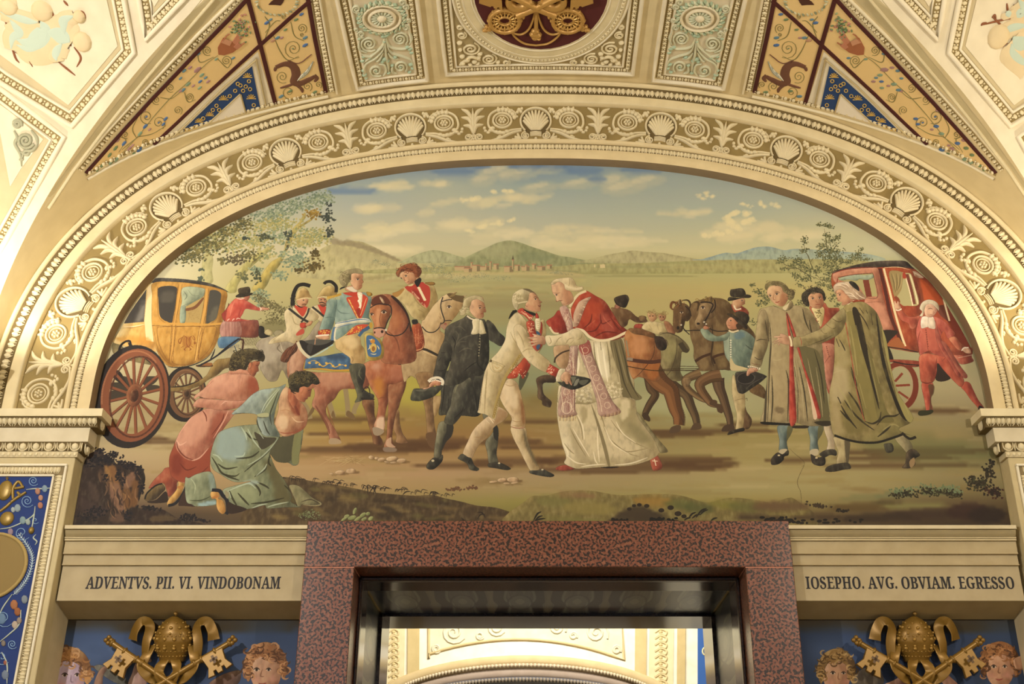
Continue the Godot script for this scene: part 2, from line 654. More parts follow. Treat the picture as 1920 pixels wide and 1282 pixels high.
func room()->void:
	door_l=on_wall(664,1064,0.1).x
	door_r=on_wall(1398,1064,0.1).x
	door_top=on_wall(1000,1064,0.1).y
	cornice_y=on_wall(1000,986,0.1).y
	structure("floor",sheet(Vector3(-4.1,-0.3,-8.2),Vector3(4.1,0,9.8),Color("9a8f80")),M.floor)
	# the lunette wall, in pieces round the door and the sunk panels
	var front:=Shape.new()
	front.box(Vector3(-4.1,cornice_y-0.12,-1.64),Vector3(4.1,7.0,0),Color("c8b98c"))
	front.box(Vector3(-4.1,0,-1.64),Vector3(door_l-0.03,cornice_y-0.12,-0.24),Color("c8b98c"))
	front.box(Vector3(door_r+0.03,0,-1.64),Vector3(4.1,cornice_y-0.12,-0.24),Color("c8b98c"))
	front.box(Vector3(door_l-0.03,door_top+0.03,-1.64),Vector3(door_r+0.03,cornice_y-0.12,0.0),Color("c8b98c"))
	structure("wall_front",front,M.plaster)
	structure("wall_left",sheet(Vector3(-4.1,0,-1.5),Vector3(-3.8,7.0,9.8),PALE),M.plaster)
	structure("wall_right",sheet(Vector3(3.92,0,-1.5),Vector3(4.22,7.0,9.8),PALE),M.plaster)
	# back wall, out of view, its two unseen windows placed to light the lunette
	var back:=Shape.new()
	for q in [[-4.1,-2.4,0.0,7.0],[-1.0,1.0,0.0,7.0],[2.4,4.2,0.0,7.0],[-2.4,-1.0,0.0,1.8],[1.0,2.4,0.0,1.8],[-2.4,-1.0,4.6,7.0],[1.0,2.4,4.6,7.0]]:
		back.box(Vector3(q[0],q[2],9.4),Vector3(q[1],q[3],9.8),CREAM)
	structure("wall_back",back,M.plaster)
	for k in 2:
		var x:=-1.7 if k==0 else 1.7
		var s:=Shape.new()
		for e in [[-0.7,-0.62,1.8,4.6],[0.62,0.7,1.8,4.6],[-0.04,0.04,1.8,4.6],[-0.62,0.62,1.8,1.88],[-0.62,0.62,4.52,4.6],[-0.62,0.62,3.5,3.56]]:
			s.box(Vector3(x+e[0],e[2],9.5),Vector3(x+e[1],e[3],9.58),Color("cfc8ba"))
		var w:=structure("unseen_window_%d" % (k+1),s,M.paint)
		s=Shape.new()
		s.box(Vector3(x-0.66,1.84,9.53),Vector3(x+0.66,4.56,9.545),Color("dfe8f2"),0.001)
		place("pane",s,M.pane,w)
	# the groin vault: two lunette severies, two side severies, then the vault of the next bay
	for far in 2:
		var s:=Shape.new()
		severy(s,far==1,0.0)
		structure("ceiling" if far==0 else "ceiling_rear",s,M.plaster)
	for side in [-1,1]:
		var s:=Shape.new()
		side_severy(s,side)
		structure("ceiling_left" if side<0 else "ceiling_right",s,M.plaster)
	var s2:=Shape.new()
	var p:=PackedVector3Array()
	for i in range(0,321,4):
		for z in [5.28,9.5]:
			p.append(Vector3(vault_x[i],vault_y[i],z))
	s2.patch(p,81,2,PALE,Vector3(0,-1,0))
	structure("ceiling_back",s2,M.plaster)
	structure("roof",sheet(Vector3(-4.2,6.9,-1.5),Vector3(4.3,7.1,9.8),CREAM),M.plaster)

func severy(s: Shape,far: bool,lift: float)->void:
	var p:=PackedVector3Array()
	var cols:=24
	for i in range(0,321,2):
		var x:=vault_x[i]
		var g:=GROIN_Z-GROIN_D*absf(x-ARCH_X)/vault_h
		for k in cols+1:
			var z:=lerpf(-0.02,g,float(k)/cols) if not far else lerpf(2*GROIN_Z-g,5.35,float(k)/cols)
			p.append(Vector3(x,vault_y[i]-lift,z))
	s.patch(p,161,cols+1,Color("dcca9c") if not far else PALE,Vector3(0,-1,0))

func side_severy(s: Shape,side: int)->void:
	var p:=PackedVector3Array()
	var cols:=20
	for i in range(0,321,2):
		var u:=(vault_x[i]-ARCH_X)/vault_h
		var z:=GROIN_Z+GROIN_D*u
		var x0:=ARCH_X+side*vault_h*absf(u)
		for k in cols+1:
			p.append(Vector3(lerpf(x0,side*3.95,float(k)/cols),vault_y[i],z))
	s.patch(p,161,cols+1,Color("e6dabb"),Vector3(0,-1,0))

# a moulding swept along the arch: profile of (offset outwards, z)
func arch_sweep(prof: Array,col: Color,ref: Vector3,foot:=0.3)->Shape:
	var s:=Shape.new()
	var p:=PackedVector3Array()
	var rows:=0
	for i in range(-1,322):
		var k:=clampi(i,0,320)
		var drop:=foot if i<0 or i>320 else 0.0
		for q in prof:
			var b: Vector2=arch_pts[k]+arch_nrm[k]*q[0]
			p.append(Vector3(b.x,b.y-drop,q[1]))
		rows+=1
	s.patch(p,rows,prof.size(),col,ref)
	return s

# where a station lies along the arch: s metres from the crown, r metres out; x runs along the band, y outwards, z to the room
func station(s: float,r: float,z: float)->Transform3D:
	# measured along the middle of the field
	if arch_len.is_empty():
		arch_len.append(0)
		for i in range(1,321):
			arch_len.append(arch_len[i-1]+(arch_pts[i]+arch_nrm[i]*0.3).distance_to(arch_pts[i-1]+arch_nrm[i-1]*0.3))
	var want:=arch_len[320]/2+s
	var i:=clampi(arch_len.bsearch(want),1,320)
	var t:=clampf((want-arch_len[i-1])/maxf(arch_len[i]-arch_len[i-1],1e-6),-9,9)
	var n:=arch_nrm[i-1].lerp(arch_nrm[i],t).normalized()
	var b:=arch_pts[i-1].lerp(arch_pts[i],t)+n*r
	return Transform3D(Basis(Vector3(n.y,-n.x,0),Vector3(n.x,n.y,0),Vector3(0,0,1)),Vector3(b.x,b.y,z))

# ---------------------------------------------------------------- the archivolt and its ornament
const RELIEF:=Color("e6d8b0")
const GAP_SHADE:=Color("6b5a36")  # dark ochre: shade of grooves and gaps put into the colour

func flat_stroke(sh: Shape,pts: PackedVector2Array,w0: float,w1: float,w2: float,h: float,col: Color,z:=0.0)->void:
	var q:=PackedVector3Array()
	var nn:=PackedVector3Array()
	for v in pts:
		q.append(Vector3(v.x,v.y,z))
		nn.append(Vector3(0,0,1))
	sh.strip(q,nn,taper(q.size(),w0,w1,w2),h,col)

func bud(sh: Shape,x: float,y: float,r: float,h: float,col:=RELIEF,z:=0.0,ry:=0.0)->void:
	sh.dome(Vector3(x,y,z),Vector3(0,0,1),Vector3(1,0,0),r,ry if ry>0 else r,h,col,8)

func palmette_ring()->Shape:
	var s:=Shape.new()
	var ring:=PackedVector2Array()
	for i in 29:
		var a:=deg_to_rad(lerpf(-48,228,i/28.0))
		ring.append(Vector2(0.105*cos(a),0.026+0.11*sin(a)))
	flat_stroke(s,ring,0.006,0.0085,0.006,0.022,RELIEF)
	for m in [-1,1]:
		flat_stroke(s,spiral(Vector2(m*0.07,-0.098),0.033,PI/2,-m*1.7,0.009),0.006,0.0055,0.004,0.018,RELIEF)
		bud(s,m*0.07,-0.098,0.009,0.02)
		for k in 3:
			var e:=Vector2(m*(0.125+0.02*k),-0.082-0.024*k)
			flat_stroke(s,smooth(PackedVector2Array([Vector2(m*0.1,-0.12),Vector2(m*0.115,-0.108-0.01*k),e])),0.004,0.009,0.008,0.016,RELIEF)
	for k in 3:
		flat_stroke(s,smooth(PackedVector2Array([Vector2(-0.04,-0.072-0.013*k),Vector2(0,-0.066-0.013*k),Vector2(0.04,-0.072-0.013*k)])),0.004,0.005,0.004,0.02,RELIEF)
	bud(s,0,-0.122,0.011,0.016)
	bud(s,0,-0.137,0.013,0.012)
	return s

func palmette_leaves()->Shape:
	var s:=Shape.new()
	for k in 11:
		var a:=deg_to_rad(lerpf(4,176,k/10.0))
		var tip:=Vector2(0.086*cos(a),0.022+0.09*sin(a))
		var base:=Vector2(lerpf(0.026,-0.026,k/10.0),-0.055)
		var mid:=base.lerp(tip,0.55)+Vector2(-cos(a)*0.012,-0.008)
		flat_stroke(s,smooth(PackedVector2Array([base,mid,tip])),0.003,0.0125,0.008,0.02,RELIEF)
	return s

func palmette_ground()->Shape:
	# the sunk shell behind the leaves, its gap shade painted in as dark colour
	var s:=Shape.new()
	s.dome(Vector3(0,0.014,0),Vector3(0,0,1),Vector3(1,0,0),0.104,0.104,0.003,GAP_SHADE,24)
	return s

func lily()->Shape:
	var s:=Shape.new()
	flat_stroke(s,PackedVector2Array([Vector2(0,-0.085),Vector2(0,0),Vector2(0,0.07),Vector2(0,0.14)]),0.006,0.014,0.003,0.03,RELIEF)
	for m in [-1,1]:
		for q in [[-0.07,0.02,-0.01,0.07,0.002],[-0.03,0.026,0.05,0.082,0.072],[0.02,0.03,0.105,0.078,0.142]]:
			flat_stroke(s,smooth(PackedVector2Array([Vector2(m*0.004,q[0]),Vector2(m*q[1],q[2]),Vector2(m*q[3],q[4])])),0.006,0.014,0.002,0.024,RELIEF)
		flat_stroke(s,smooth(PackedVector2Array([Vector2(m*0.005,-0.06),Vector2(m*0.016,0.0),Vector2(m*0.014,0.05)])),0.005,0.009,0.003,0.032,RELIEF)
	for k in 2:
		flat_stroke(s,PackedVector2Array([Vector2(-0.022,-0.086-k*0.012),Vector2(0,-0.083-k*0.012),Vector2(0.022,-0.086-k*0.012)]),0.004,0.005,0.004,0.022,RELIEF)
	bud(s,0,-0.118,0.01,0.018)
	bud(s,0,-0.138,0.009,0.014,RELIEF,0,0.014)
	return s

func scroll(m: float)->Shape:
	var s:=Shape.new()
	# stem to the volute under the lily
	flat_stroke(s,smooth(PackedVector2Array([Vector2(m*0.1,-0.055),Vector2(m*0.17,-0.075),Vector2(m*0.25,-0.118),Vector2(m*0.33,-0.142),Vector2(m*0.4,-0.132)])),0.006,0.011,0.007,0.02,RELIEF)
	flat_stroke(s,spiral(Vector2(m*0.392,-0.105),0.033,-PI/2,m*1.8,0.005),0.007,0.0065,0.004,0.022,RELIEF)
	# leafy stem to the rosette
	flat_stroke(s,smooth(PackedVector2Array([Vector2(m*0.1,-0.042),Vector2(m*0.17,-0.05),Vector2(m*0.24,-0.075),Vector2(m*0.3,-0.05),Vector2(m*0.33,0.01),Vector2(m*0.31,0.09),Vector2(m*0.23,0.132),Vector2(m*0.15,0.105),Vector2(m*0.132,0.05)])),0.007,0.0085,0.006,0.019,RELIEF)
	for q in [[0.2,-0.062,0.02],[0.225,-0.072,0.019],[0.25,-0.068,0.02],[0.275,-0.062,0.017],[0.3,-0.032,0.02],[0.315,-0.05,0.016],[0.33,-0.066,0.014],[0.348,-0.052,0.013],[0.25,-0.1,0.014],[0.264,-0.106,0.009]]:
		bud(s,m*q[0],q[1],q[2],q[2]*0.95,RELIEF,0.0,q[2]*0.7)
	for k in 6:
		var a:=deg_to_rad(lerpf(75,165,k/5.0))
		bud(s,m*(0.232+0.088*cos(a)),0.034+0.09*sin(a),0.017,0.021)
		bud(s,m*(0.232+0.108*cos(a)),0.034+0.108*sin(a),0.009,0.014)
	for q in [[0.112,0.118,0.018],[0.094,0.128,0.012],[0.1,0.104,0.012],[0.125,0.1,0.012],[0.355,-0.03,0.012]]:
		bud(s,m*q[0],q[1],q[2],0.018)
	# the rosette: two rings and a flower
	var r1:=PackedVector2Array()
	var r2:=PackedVector2Array()
	for i in 25:
		var a:=TAU*i/24
		r1.append(Vector2(m*0.232+0.064*cos(a),0.034+0.062*sin(a)))
		r2.append(Vector2(m*0.232+0.044*cos(a),0.034+0.042*sin(a)))
	flat_stroke(s,r1,0.0075,0.0075,0.0075,0.02,RELIEF)
	flat_stroke(s,r2,0.0045,0.0045,0.0045,0.016,RELIEF)
	for k in 6:
		bud(s,m*0.232+0.019*cos(TAU*k/6),0.034+0.019*sin(TAU*k/6),0.0095,0.016)
	bud(s,m*0.232,0.034,0.009,0.024)
	return s

func leaf_piece(w: float,h: float)->Shape:
	# one water leaf of a moulding, its edge rolled, with a dart below
	var s:=Shape.new()
	for m in [-1,1]:
		bud(s,m*w*0.22,h*0.08,w*0.2,0.011,RELIEF,0,h*0.36)
		flat_stroke(s,smooth(PackedVector2Array([Vector2(m*w*0.42,h*0.44),Vector2(m*w*0.45,-h*0.05),Vector2(m*w*0.2,-h*0.42)]),false,3),0.0022,0.003,0.002,0.009,RELIEF)
	flat_stroke(s,PackedVector2Array([Vector2(0,h*0.42),Vector2(0,0),Vector2(0,-h*0.44)]),0.002,0.0028,0.002,0.012,RELIEF)
	return s

func repeat(mesh: Mesh,called: String,root: Node3D,mat: Material,count: int,where: Callable)->void:
	for i in count:
		var o:=place(called,mesh,mat,root)
		o.transform=where.call(i)

func archivolt()->void:
	var root:=thing("archivolt","broad cream arch moulding with palmettes and scrolls framing the painted lunette","arch moulding")
	place("soffit",arch_sweep([[0.0,-0.01],[0.0,0.06],[0.004,0.085]],Color("8f7a5c"),Vector3(0,-1,0)),M.plaster,root)  # darker taupe, the shade under the arch painted into the colour
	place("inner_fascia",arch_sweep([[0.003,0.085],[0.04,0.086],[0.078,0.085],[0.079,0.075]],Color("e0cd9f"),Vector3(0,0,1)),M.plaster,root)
	place("inner_groove",arch_sweep([[0.079,0.075],[0.1,0.071],[0.127,0.079]],GAP_SHADE,Vector3(0,0,1)),M.plaster,root)
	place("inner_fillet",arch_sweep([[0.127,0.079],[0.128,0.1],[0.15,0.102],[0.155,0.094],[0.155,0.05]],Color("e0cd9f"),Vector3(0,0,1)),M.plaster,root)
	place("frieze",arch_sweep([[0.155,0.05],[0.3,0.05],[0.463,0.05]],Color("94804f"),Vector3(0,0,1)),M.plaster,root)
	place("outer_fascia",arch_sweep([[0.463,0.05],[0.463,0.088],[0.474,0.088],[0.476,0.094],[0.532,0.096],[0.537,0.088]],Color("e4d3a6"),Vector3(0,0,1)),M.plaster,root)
	place("outer_groove",arch_sweep([[0.537,0.088],[0.562,0.088],[0.607,0.104]],GAP_SHADE,Vector3(0,0,1)),M.plaster,root)
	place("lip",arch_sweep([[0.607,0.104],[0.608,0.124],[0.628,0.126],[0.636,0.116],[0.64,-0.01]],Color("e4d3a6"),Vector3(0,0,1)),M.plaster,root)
	# stations: a palmette every 0.866 m, a lily half way between
	var ring:=palmette_ring().mesh()
	var leaves:=palmette_leaves().mesh()
	var ground:=palmette_ground().mesh()
	var lil:=lily().mesh()
	var sr:=scroll(1).mesh()
	var sl:=scroll(-1).mesh()
	for k in range(-5,6):
		var o:=place("palmette",ring,M.plaster,root)
		o.transform=station(k*0.866-0.03,0.309,0.05)
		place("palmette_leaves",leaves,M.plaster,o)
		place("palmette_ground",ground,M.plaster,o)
		place("scroll",sr,M.plaster,root).transform=station(k*0.866+0.17,0.309,0.05)*Transform3D(Basis(),Vector3(-0.2,0,0))
		place("scroll",sl,M.plaster,root).transform=station(k*0.866-0.23,0.309,0.05)*Transform3D(Basis(),Vector3(0.2,0,0))
	for k in range(-5,5):
		place("lily",lil,M.plaster,root).transform=station(k*0.866+0.403,0.309,0.05)
	var total:=8.5
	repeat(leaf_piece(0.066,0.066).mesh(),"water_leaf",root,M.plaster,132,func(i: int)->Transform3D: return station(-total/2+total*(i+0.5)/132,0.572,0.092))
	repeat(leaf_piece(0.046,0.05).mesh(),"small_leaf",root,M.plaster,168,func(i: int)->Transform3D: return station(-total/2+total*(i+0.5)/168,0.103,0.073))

# a moulded course along x: profile of (y, z), with closed ends
func course(sh: Shape,x0: float,x1: float,prof: Array,col: Color)->void:
	for i in prof.size()-1:
		var a:=Vector2(prof[i][0],prof[i][1])
		var b:=Vector2(prof[i+1][0],prof[i+1][1])
		sh.quad(Vector3(x0,a.x,a.y),Vector3(x1,a.x,a.y),Vector3(x1,b.x,b.y),Vector3(x0,b.x,b.y),col,Vector3(0,a.y-b.y,absf(a.x-b.x)+0.001))
	var poly:=PackedVector2Array()
	for q in prof:
		poly.append(Vector2(q[0],q[1]))
	poly.append(Vector2(prof[-1][0],-0.3))
	poly.append(Vector2(prof[0][0],-0.3))
	var tr:=Geometry2D.triangulate_polygon(poly)
	for i in range(0,tr.size(),3):
		for x: float in [x0,x1]:
			var f:=[]
			for k in 3:
				f.append(Vector3(x,poly[tr[i+k]].x,poly[tr[i+k]].y))
			sh.tri(f[0],f[1],f[2],col,Vector3(-1 if x==minf(x0,x1) else 1,0,0))

func egg_piece(w: float,h: float)->Shape:
	var s:=Shape.new()
	bud(s,0,0,w*0.27,0.02,RELIEF,0,h*0.42)
	var u:=PackedVector2Array()
	for i in 11:
		var a:=PI+PI*i/10
		u.append(Vector2(w*0.38*cos(a),h*0.1+h*0.54*sin(a)))
	u.insert(0,Vector2(-w*0.38,h*0.48))
	u.append(Vector2(w*0.38,h*0.48))
	flat_stroke(s,u,0.003,0.004,0.003,0.012,RELIEF)
	flat_stroke(s,PackedVector2Array([Vector2(w*0.5,h*0.45),Vector2(w*0.5,0),Vector2(w*0.5,-h*0.45)]),0.003,0.004,0.002,0.01,RELIEF)
	return s

func imposts()->void:
	var ys:=[]
	for py in [770,784,801,827,844,854,869]:
		ys.append(on_wall(150,py,0.13).y)
	var tip:=on_wall(192,771,0.17).x
	var egg:=egg_piece(0.078,ys[3]-ys[4]).mesh()
	var leaf:=leaf_piece(0.058,ys[1]-ys[2]).mesh()
	for side in [-1,1]:
		var which:="left" if side<0 else "right"
		var root:=thing("impost","moulded impost block with egg and leaf courses capping the %s pier under the arch" % which,"impost")
		var xs:=func(x: float)->float: return x if side<0 else 2*ARCH_X-x
		var far: float=xs.call(-4.1)
		for q in [["slab",tip,[[ys[0],0.0],[ys[0],0.17],[ys[1],0.17],[ys[1],0.0]],RELIEF],["leaf_ground",tip-0.03,[[ys[1],0.155],[ys[2],0.13],[ys[2],0.0]],GAP_SHADE],["fascia",tip-0.075,[[ys[2],0.0],[ys[2],0.125],[ys[3],0.125],[ys[3],0.0]],Color("d9cdae")],["egg_ground",tip-0.11,[[ys[3],0.118],[ys[4],0.104],[ys[4],0.0]],GAP_SHADE],["bead_fillet",tip-0.13,[[ys[4],0.0],[ys[4],0.11],[ys[5],0.106],[ys[5],0.0]],Color("cfc09a")]]:
			var s:=Shape.new()
			course(s,far,xs.call(q[1]),q[2],q[3])
			place(q[0],s,M.plaster,root)
		for i in 26:
			place("egg",egg,M.plaster,root).transform=Transform3D(Basis(),Vector3(xs.call(tip-0.15-0.078*i) if i<15 else xs.call(tip-0.11),(ys[3]+ys[4])/2,0.11)) if i<15 else Transform3D(Basis(Vector3(0,1,0),-side*PI/2),Vector3(xs.call(tip-0.105),(ys[3]+ys[4])/2,0.055))
			if i>=15:
				break
		for i in 20:
			place("leaf",leaf,M.plaster,root).transform=Transform3D(Basis(Vector3(1,0,0),0.6),Vector3(xs.call(tip-0.06-0.06*i),(ys[1]+ys[2])/2,0.147))
		place("leaf",leaf,M.plaster,root).transform=Transform3D(Basis(Vector3(0,1,0),-side*PI/2),Vector3(xs.call(tip-0.028),(ys[1]+ys[2])/2,0.07))
		var s:=Shape.new()
		for i in 36:
			bud(s,xs.call(tip-0.145-0.033*i),(ys[4]+ys[5])/2,0.011,0.01,RELIEF,0.106,0.013)
		place("beads",s,M.plaster,root).set_meta("kind","stuff")
		# the pier below
		var pier:=Shape.new()
		pier.box(Vector3(minf(far,xs.call(-2.721)),0.0,-0.24),Vector3(maxf(far,xs.call(-2.721)),ys[5],0.1),Color("c9b98e"))
		structure("pier_"+which,pier,M.plaster)

# ---------------------------------------------------------------- painted panels on the piers
func pier_panels()->void:
	layer_z=0.1
	for side in [-1,1]:
		mirrored=side>0
		var spot:=func(x: float,y: float)->Array:
			var q:=on_wall(x,y,0.104)
			if mirrored:
				q.x=2*ARCH_X-q.x
			return [q,Vector3(0,0,1)]
		var root:=thing("pier_panel","deep blue panel on the %s pier with pale scrolls and a gold disc" % ["left","right"][0 if side<0 else 1],"panel")
		var edge:=on_wall(128,870,0.104)
		var s:=Shape.new()
		var x0:=edge.x
		var fl:=func(a: float,b: float,y0: float,y1: float,z: float,col: Color,sh: Shape)->void:
			var p0:=a if not mirrored else 2*ARCH_X-b
			var p1:=b if not mirrored else 2*ARCH_X-a
			sh.box(Vector3(p0,y0,0.1),Vector3(p1,y1,z),col,0.003)
		fl.call(x0-1.2,x0,edge.y-0.014,edge.y,0.118,PALE,s)
		fl.call(x0-0.014,x0,1.0,edge.y-0.014,0.118,PALE,s)
		fl.call(x0-1.2,x0-0.066,edge.y-0.078,edge.y-0.066,0.116,PALE,s)
		fl.call(x0-0.078,x0-0.066,1.0,edge.y-0.078,0.116,PALE,s)
		place("frame",s,M.plaster,root)
		s=Shape.new()
		fl.call(x0-1.2,x0-0.014,edge.y-0.066,edge.y-0.014,0.106,Color("8a7a58"),s)
		fl.call(x0-0.066,x0-0.014,1.0,edge.y-0.066,0.106,Color("8a7a58"),s)
		place("frame_ground",s,M.plaster,root)
		var leaf:=leaf_piece(0.04,0.05).mesh()
		for i in 60:
			var at:=Vector3(x0-0.06-0.042*i,edge.y-0.04,0.106) if i<22 else Vector3(x0-0.04,edge.y-0.09-0.042*(i-22),0.106)
			if mirrored:
				at.x=2*ARCH_X-at.x
			place("frame_leaf",leaf,M.plaster,root).transform=Transform3D(Basis() if i<22 else Basis(Vector3(0,0,1),side*PI/2),at)
		s=Shape.new()
		fl.call(x0-1.2,x0-0.078,1.0,edge.y-0.078,0.102,Color("17326c"),s)
		place("ground",s,M.paint,root)
		# ornament, laid out in the survey crop at (0, 860), 3.036 to 1
		var c:=func(a: Array)->PackedVector2Array:
			var o:=PackedVector2Array()
			for q in pairs(a):
				o.append(Vector2(q.x/3.036,860+q.y/3.036))
			return o
		s=Shape.new()
		var blue:=Color("7f9fc0")
		for q in [[190,125,32,2.0],[155,240,40,2.2],[70,1055,30,2.0],[20,905,60,1.6],[125,420,50,1.4],[10,1130,50,1.4],[200,350,24,1.2]]:
			stroke(s,spot,c.call(_flat(spiral(Vector2(q[0],q[1]),q[2],0.6,q[3],2))),0.002,0.0025,0.0015,0.003,blue)
		for q in [[0,400,60,390,130,360,190,320,200,270],[70,770,20,840,0,880],[0,1040,50,1000,110,940,120,860],[150,175,200,170,250,170,300,165],[200,280,190,350,180,400],[205,430,190,450,210,470,200,490],[40,1280,40,1170,10,1100]]:
			stroke(s,spot,smooth(c.call(q)),0.002,0.004,0.002,0.004,Color("b5bfae"))
		place("scrollwork",s,M.paint,root)
		s=Shape.new()
		var palm:=smooth(c.call([105,425,160,500,185,570,165,660,120,730,75,775]))
		stroke(s,spot,palm,0.002,0.003,0.002,0.003,Color("a9c0cc"))
		for i in range(1,palm.size()-1):
			for m in [-1,1]:
				var d:=(palm[i+1]-palm[i-1]).normalized()
				stroke(s,spot,PackedVector2Array([palm[i],palm[i]+(d.orthogonal()*m-d*0.9)*4.5]),0.002,0.003,0.001,0.004,Color("c5d3d2"))
		place("palm_branch",s,M.paint,root)
		s=Shape.new()
		for q in [[215,185,22,"c08a72"],[232,222,20,"c9957c"],[230,265,22,"b97f66"],[255,170,24,"8fa6b4"],[100,280,26,"9db0b8"],[75,290,18,"b5c0be"],[130,350,26,"8fa9ae"],[160,360,20,"aebdb4"],[80,830,30,"b8784c"],[100,870,26,"a8683c"],[85,945,24,"c9b8a4"],[140,800,26,"8f9aa2"],[110,920,20,"a89684"],[10,910,34,"6f8cae"],[30,1230,28,"7f8ca0"],[30,1160,14,"b06a54"],[60,415,22,"a58f9c"],[20,1050,18,"8f8478"]]:
			var at: Array=spot.call(q[0]/3.036,860+q[1]/3.036)
			s.dome(at[0],at[1],Vector3(1,0.4,0),q[2]*0.0007,q[2]*0.001,0.008,Color(q[3]).darkened(0.15),8)
		place("blossom",s,M.paint,root)
		s=Shape.new()
		var g:=Color("8d7438")
		for q in [[30,180,40,58],[40,340,38,40],[180,408,15,20]]:
			var at: Array=spot.call(q[0]/3.036,860+q[1]/3.036)
			s.dome(at[0],at[1],Vector3(1,0,0),q[2]*0.00107,q[3]*0.00107,0.018,g,14)
		for q in [[75,230,75,170,105,130,130,160],[60,250,100,220,150,190],[0,300,40,270,70,240],[85,170,140,160],[100,190,120,215]]:
			stroke(s,spot,smooth(c.call(q)),0.008,0.009,0.007,0.01,g)
		stroke(s,spot,c.call([42,125,42,102]),0.003,0.003,0.003,0.01,g)
		stroke(s,spot,c.call([32,112,52,112]),0.003,0.003,0.003,0.01,g)
		place("trophy",s,M.gold,root)
		s=Shape.new()
		var mid: Array=spot.call(-16,1061)
		s.dome(mid[0],mid[1],Vector3(1,0,0),0.205,0.195,0.012,Color("86703f"),40)
		place("disc",s,M.paint,root)
		s=Shape.new()
		var rim:=PackedVector3Array()
		var rn:=PackedVector3Array()
		for i in 41:
			rim.append(mid[0]+Vector3(cos(TAU*i/40)*0.198,sin(TAU*i/40)*0.188,0.002))
			rn.append(Vector3(0,0,1))
		s.strip(rim,rn,taper(41,0.01,0.01,0.01),0.012,Color("a58d54"))
		place("disc_rim",s,M.paint,root)
	mirrored=false

func _flat(a: PackedVector2Array)->Array:
	var o:=[]
	for q in a:
		o.append_array([q.x,q.y])
	return o

# ---------------------------------------------------------------- the lettered entablatures beside the door
func entablatures()->void:
	var y:=func(py: float,z: float)->float: return on_wall(300,py,z).y
	for side in [-1,1]:
		var x0:=on_wall(121,990,0.1).x if side<0 else on_wall(1479,990,0.1).x
		var x1:=on_wall(576,990,0.1).x if side<0 else on_wall(1906,990,0.1).x
		var words: String="ADVENTVS. PII. VI. VINDOBONAM" if side<0 else "IOSEPHO. AVG. OBVIAM. EGRESSO"
		var root:=thing("entablature","cream moulded entablature %s of the granite door, its black line of capitals %s" % ["left" if side<0 else "right","beginning ADVENTVS" if side<0 else "ending EGRESSO"],"entablature")
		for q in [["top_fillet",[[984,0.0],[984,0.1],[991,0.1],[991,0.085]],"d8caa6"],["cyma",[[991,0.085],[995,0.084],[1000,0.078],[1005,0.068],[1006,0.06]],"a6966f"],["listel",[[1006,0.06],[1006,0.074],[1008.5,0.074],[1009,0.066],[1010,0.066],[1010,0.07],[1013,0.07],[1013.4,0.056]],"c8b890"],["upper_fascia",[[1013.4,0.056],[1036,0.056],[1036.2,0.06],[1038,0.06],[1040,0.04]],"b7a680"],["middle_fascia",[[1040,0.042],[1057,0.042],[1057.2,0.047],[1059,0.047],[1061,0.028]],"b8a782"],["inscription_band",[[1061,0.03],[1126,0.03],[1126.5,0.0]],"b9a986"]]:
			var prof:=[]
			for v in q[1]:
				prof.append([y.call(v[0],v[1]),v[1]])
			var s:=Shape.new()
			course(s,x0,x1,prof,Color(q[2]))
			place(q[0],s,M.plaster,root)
		# the lettering
		var a:=on_wall(160 if side<0 else 1512,1104,0.03)
		var b:=on_wall(525 if side<0 else 1903,1104,0.03)
		var top:=on_wall(300,1081.5,0.03).y
		var t:=TextMesh.new()
		var font:=SystemFont.new()
		font.font_names=PackedStringArray(["Droid Serif"])
		font.font_weight=700
		t.font=font
		t.text=words
		t.font_size=64
		t.pixel_size=0.002
		t.depth=0.003
		t.horizontal_alignment=HORIZONTAL_ALIGNMENT_LEFT
		var box:=t.get_aabb()
		var o:=place("inscription",t,M.ink,root)
		var k:=(b.x-a.x)/box.size.x
		# the font's capitals reach about 0.714 of its size
		var cap:=0.714*64*0.002
		var ky:=(top-a.y)/cap
		o.transform=Transform3D(Basis(Vector3(k,0,0),Vector3(0,ky,0),Vector3(0,0,1)),Vector3(a.x-box.position.x*k,a.y-(box.position.y+box.size.y-cap)*0,0.031))
		o.position.y=a.y-_baseline(t)*ky

func _baseline(t: TextMesh)->float:
	# the lowest point of the letters (no descender in capitals save a comma's)
	return t.get_aabb().position.y

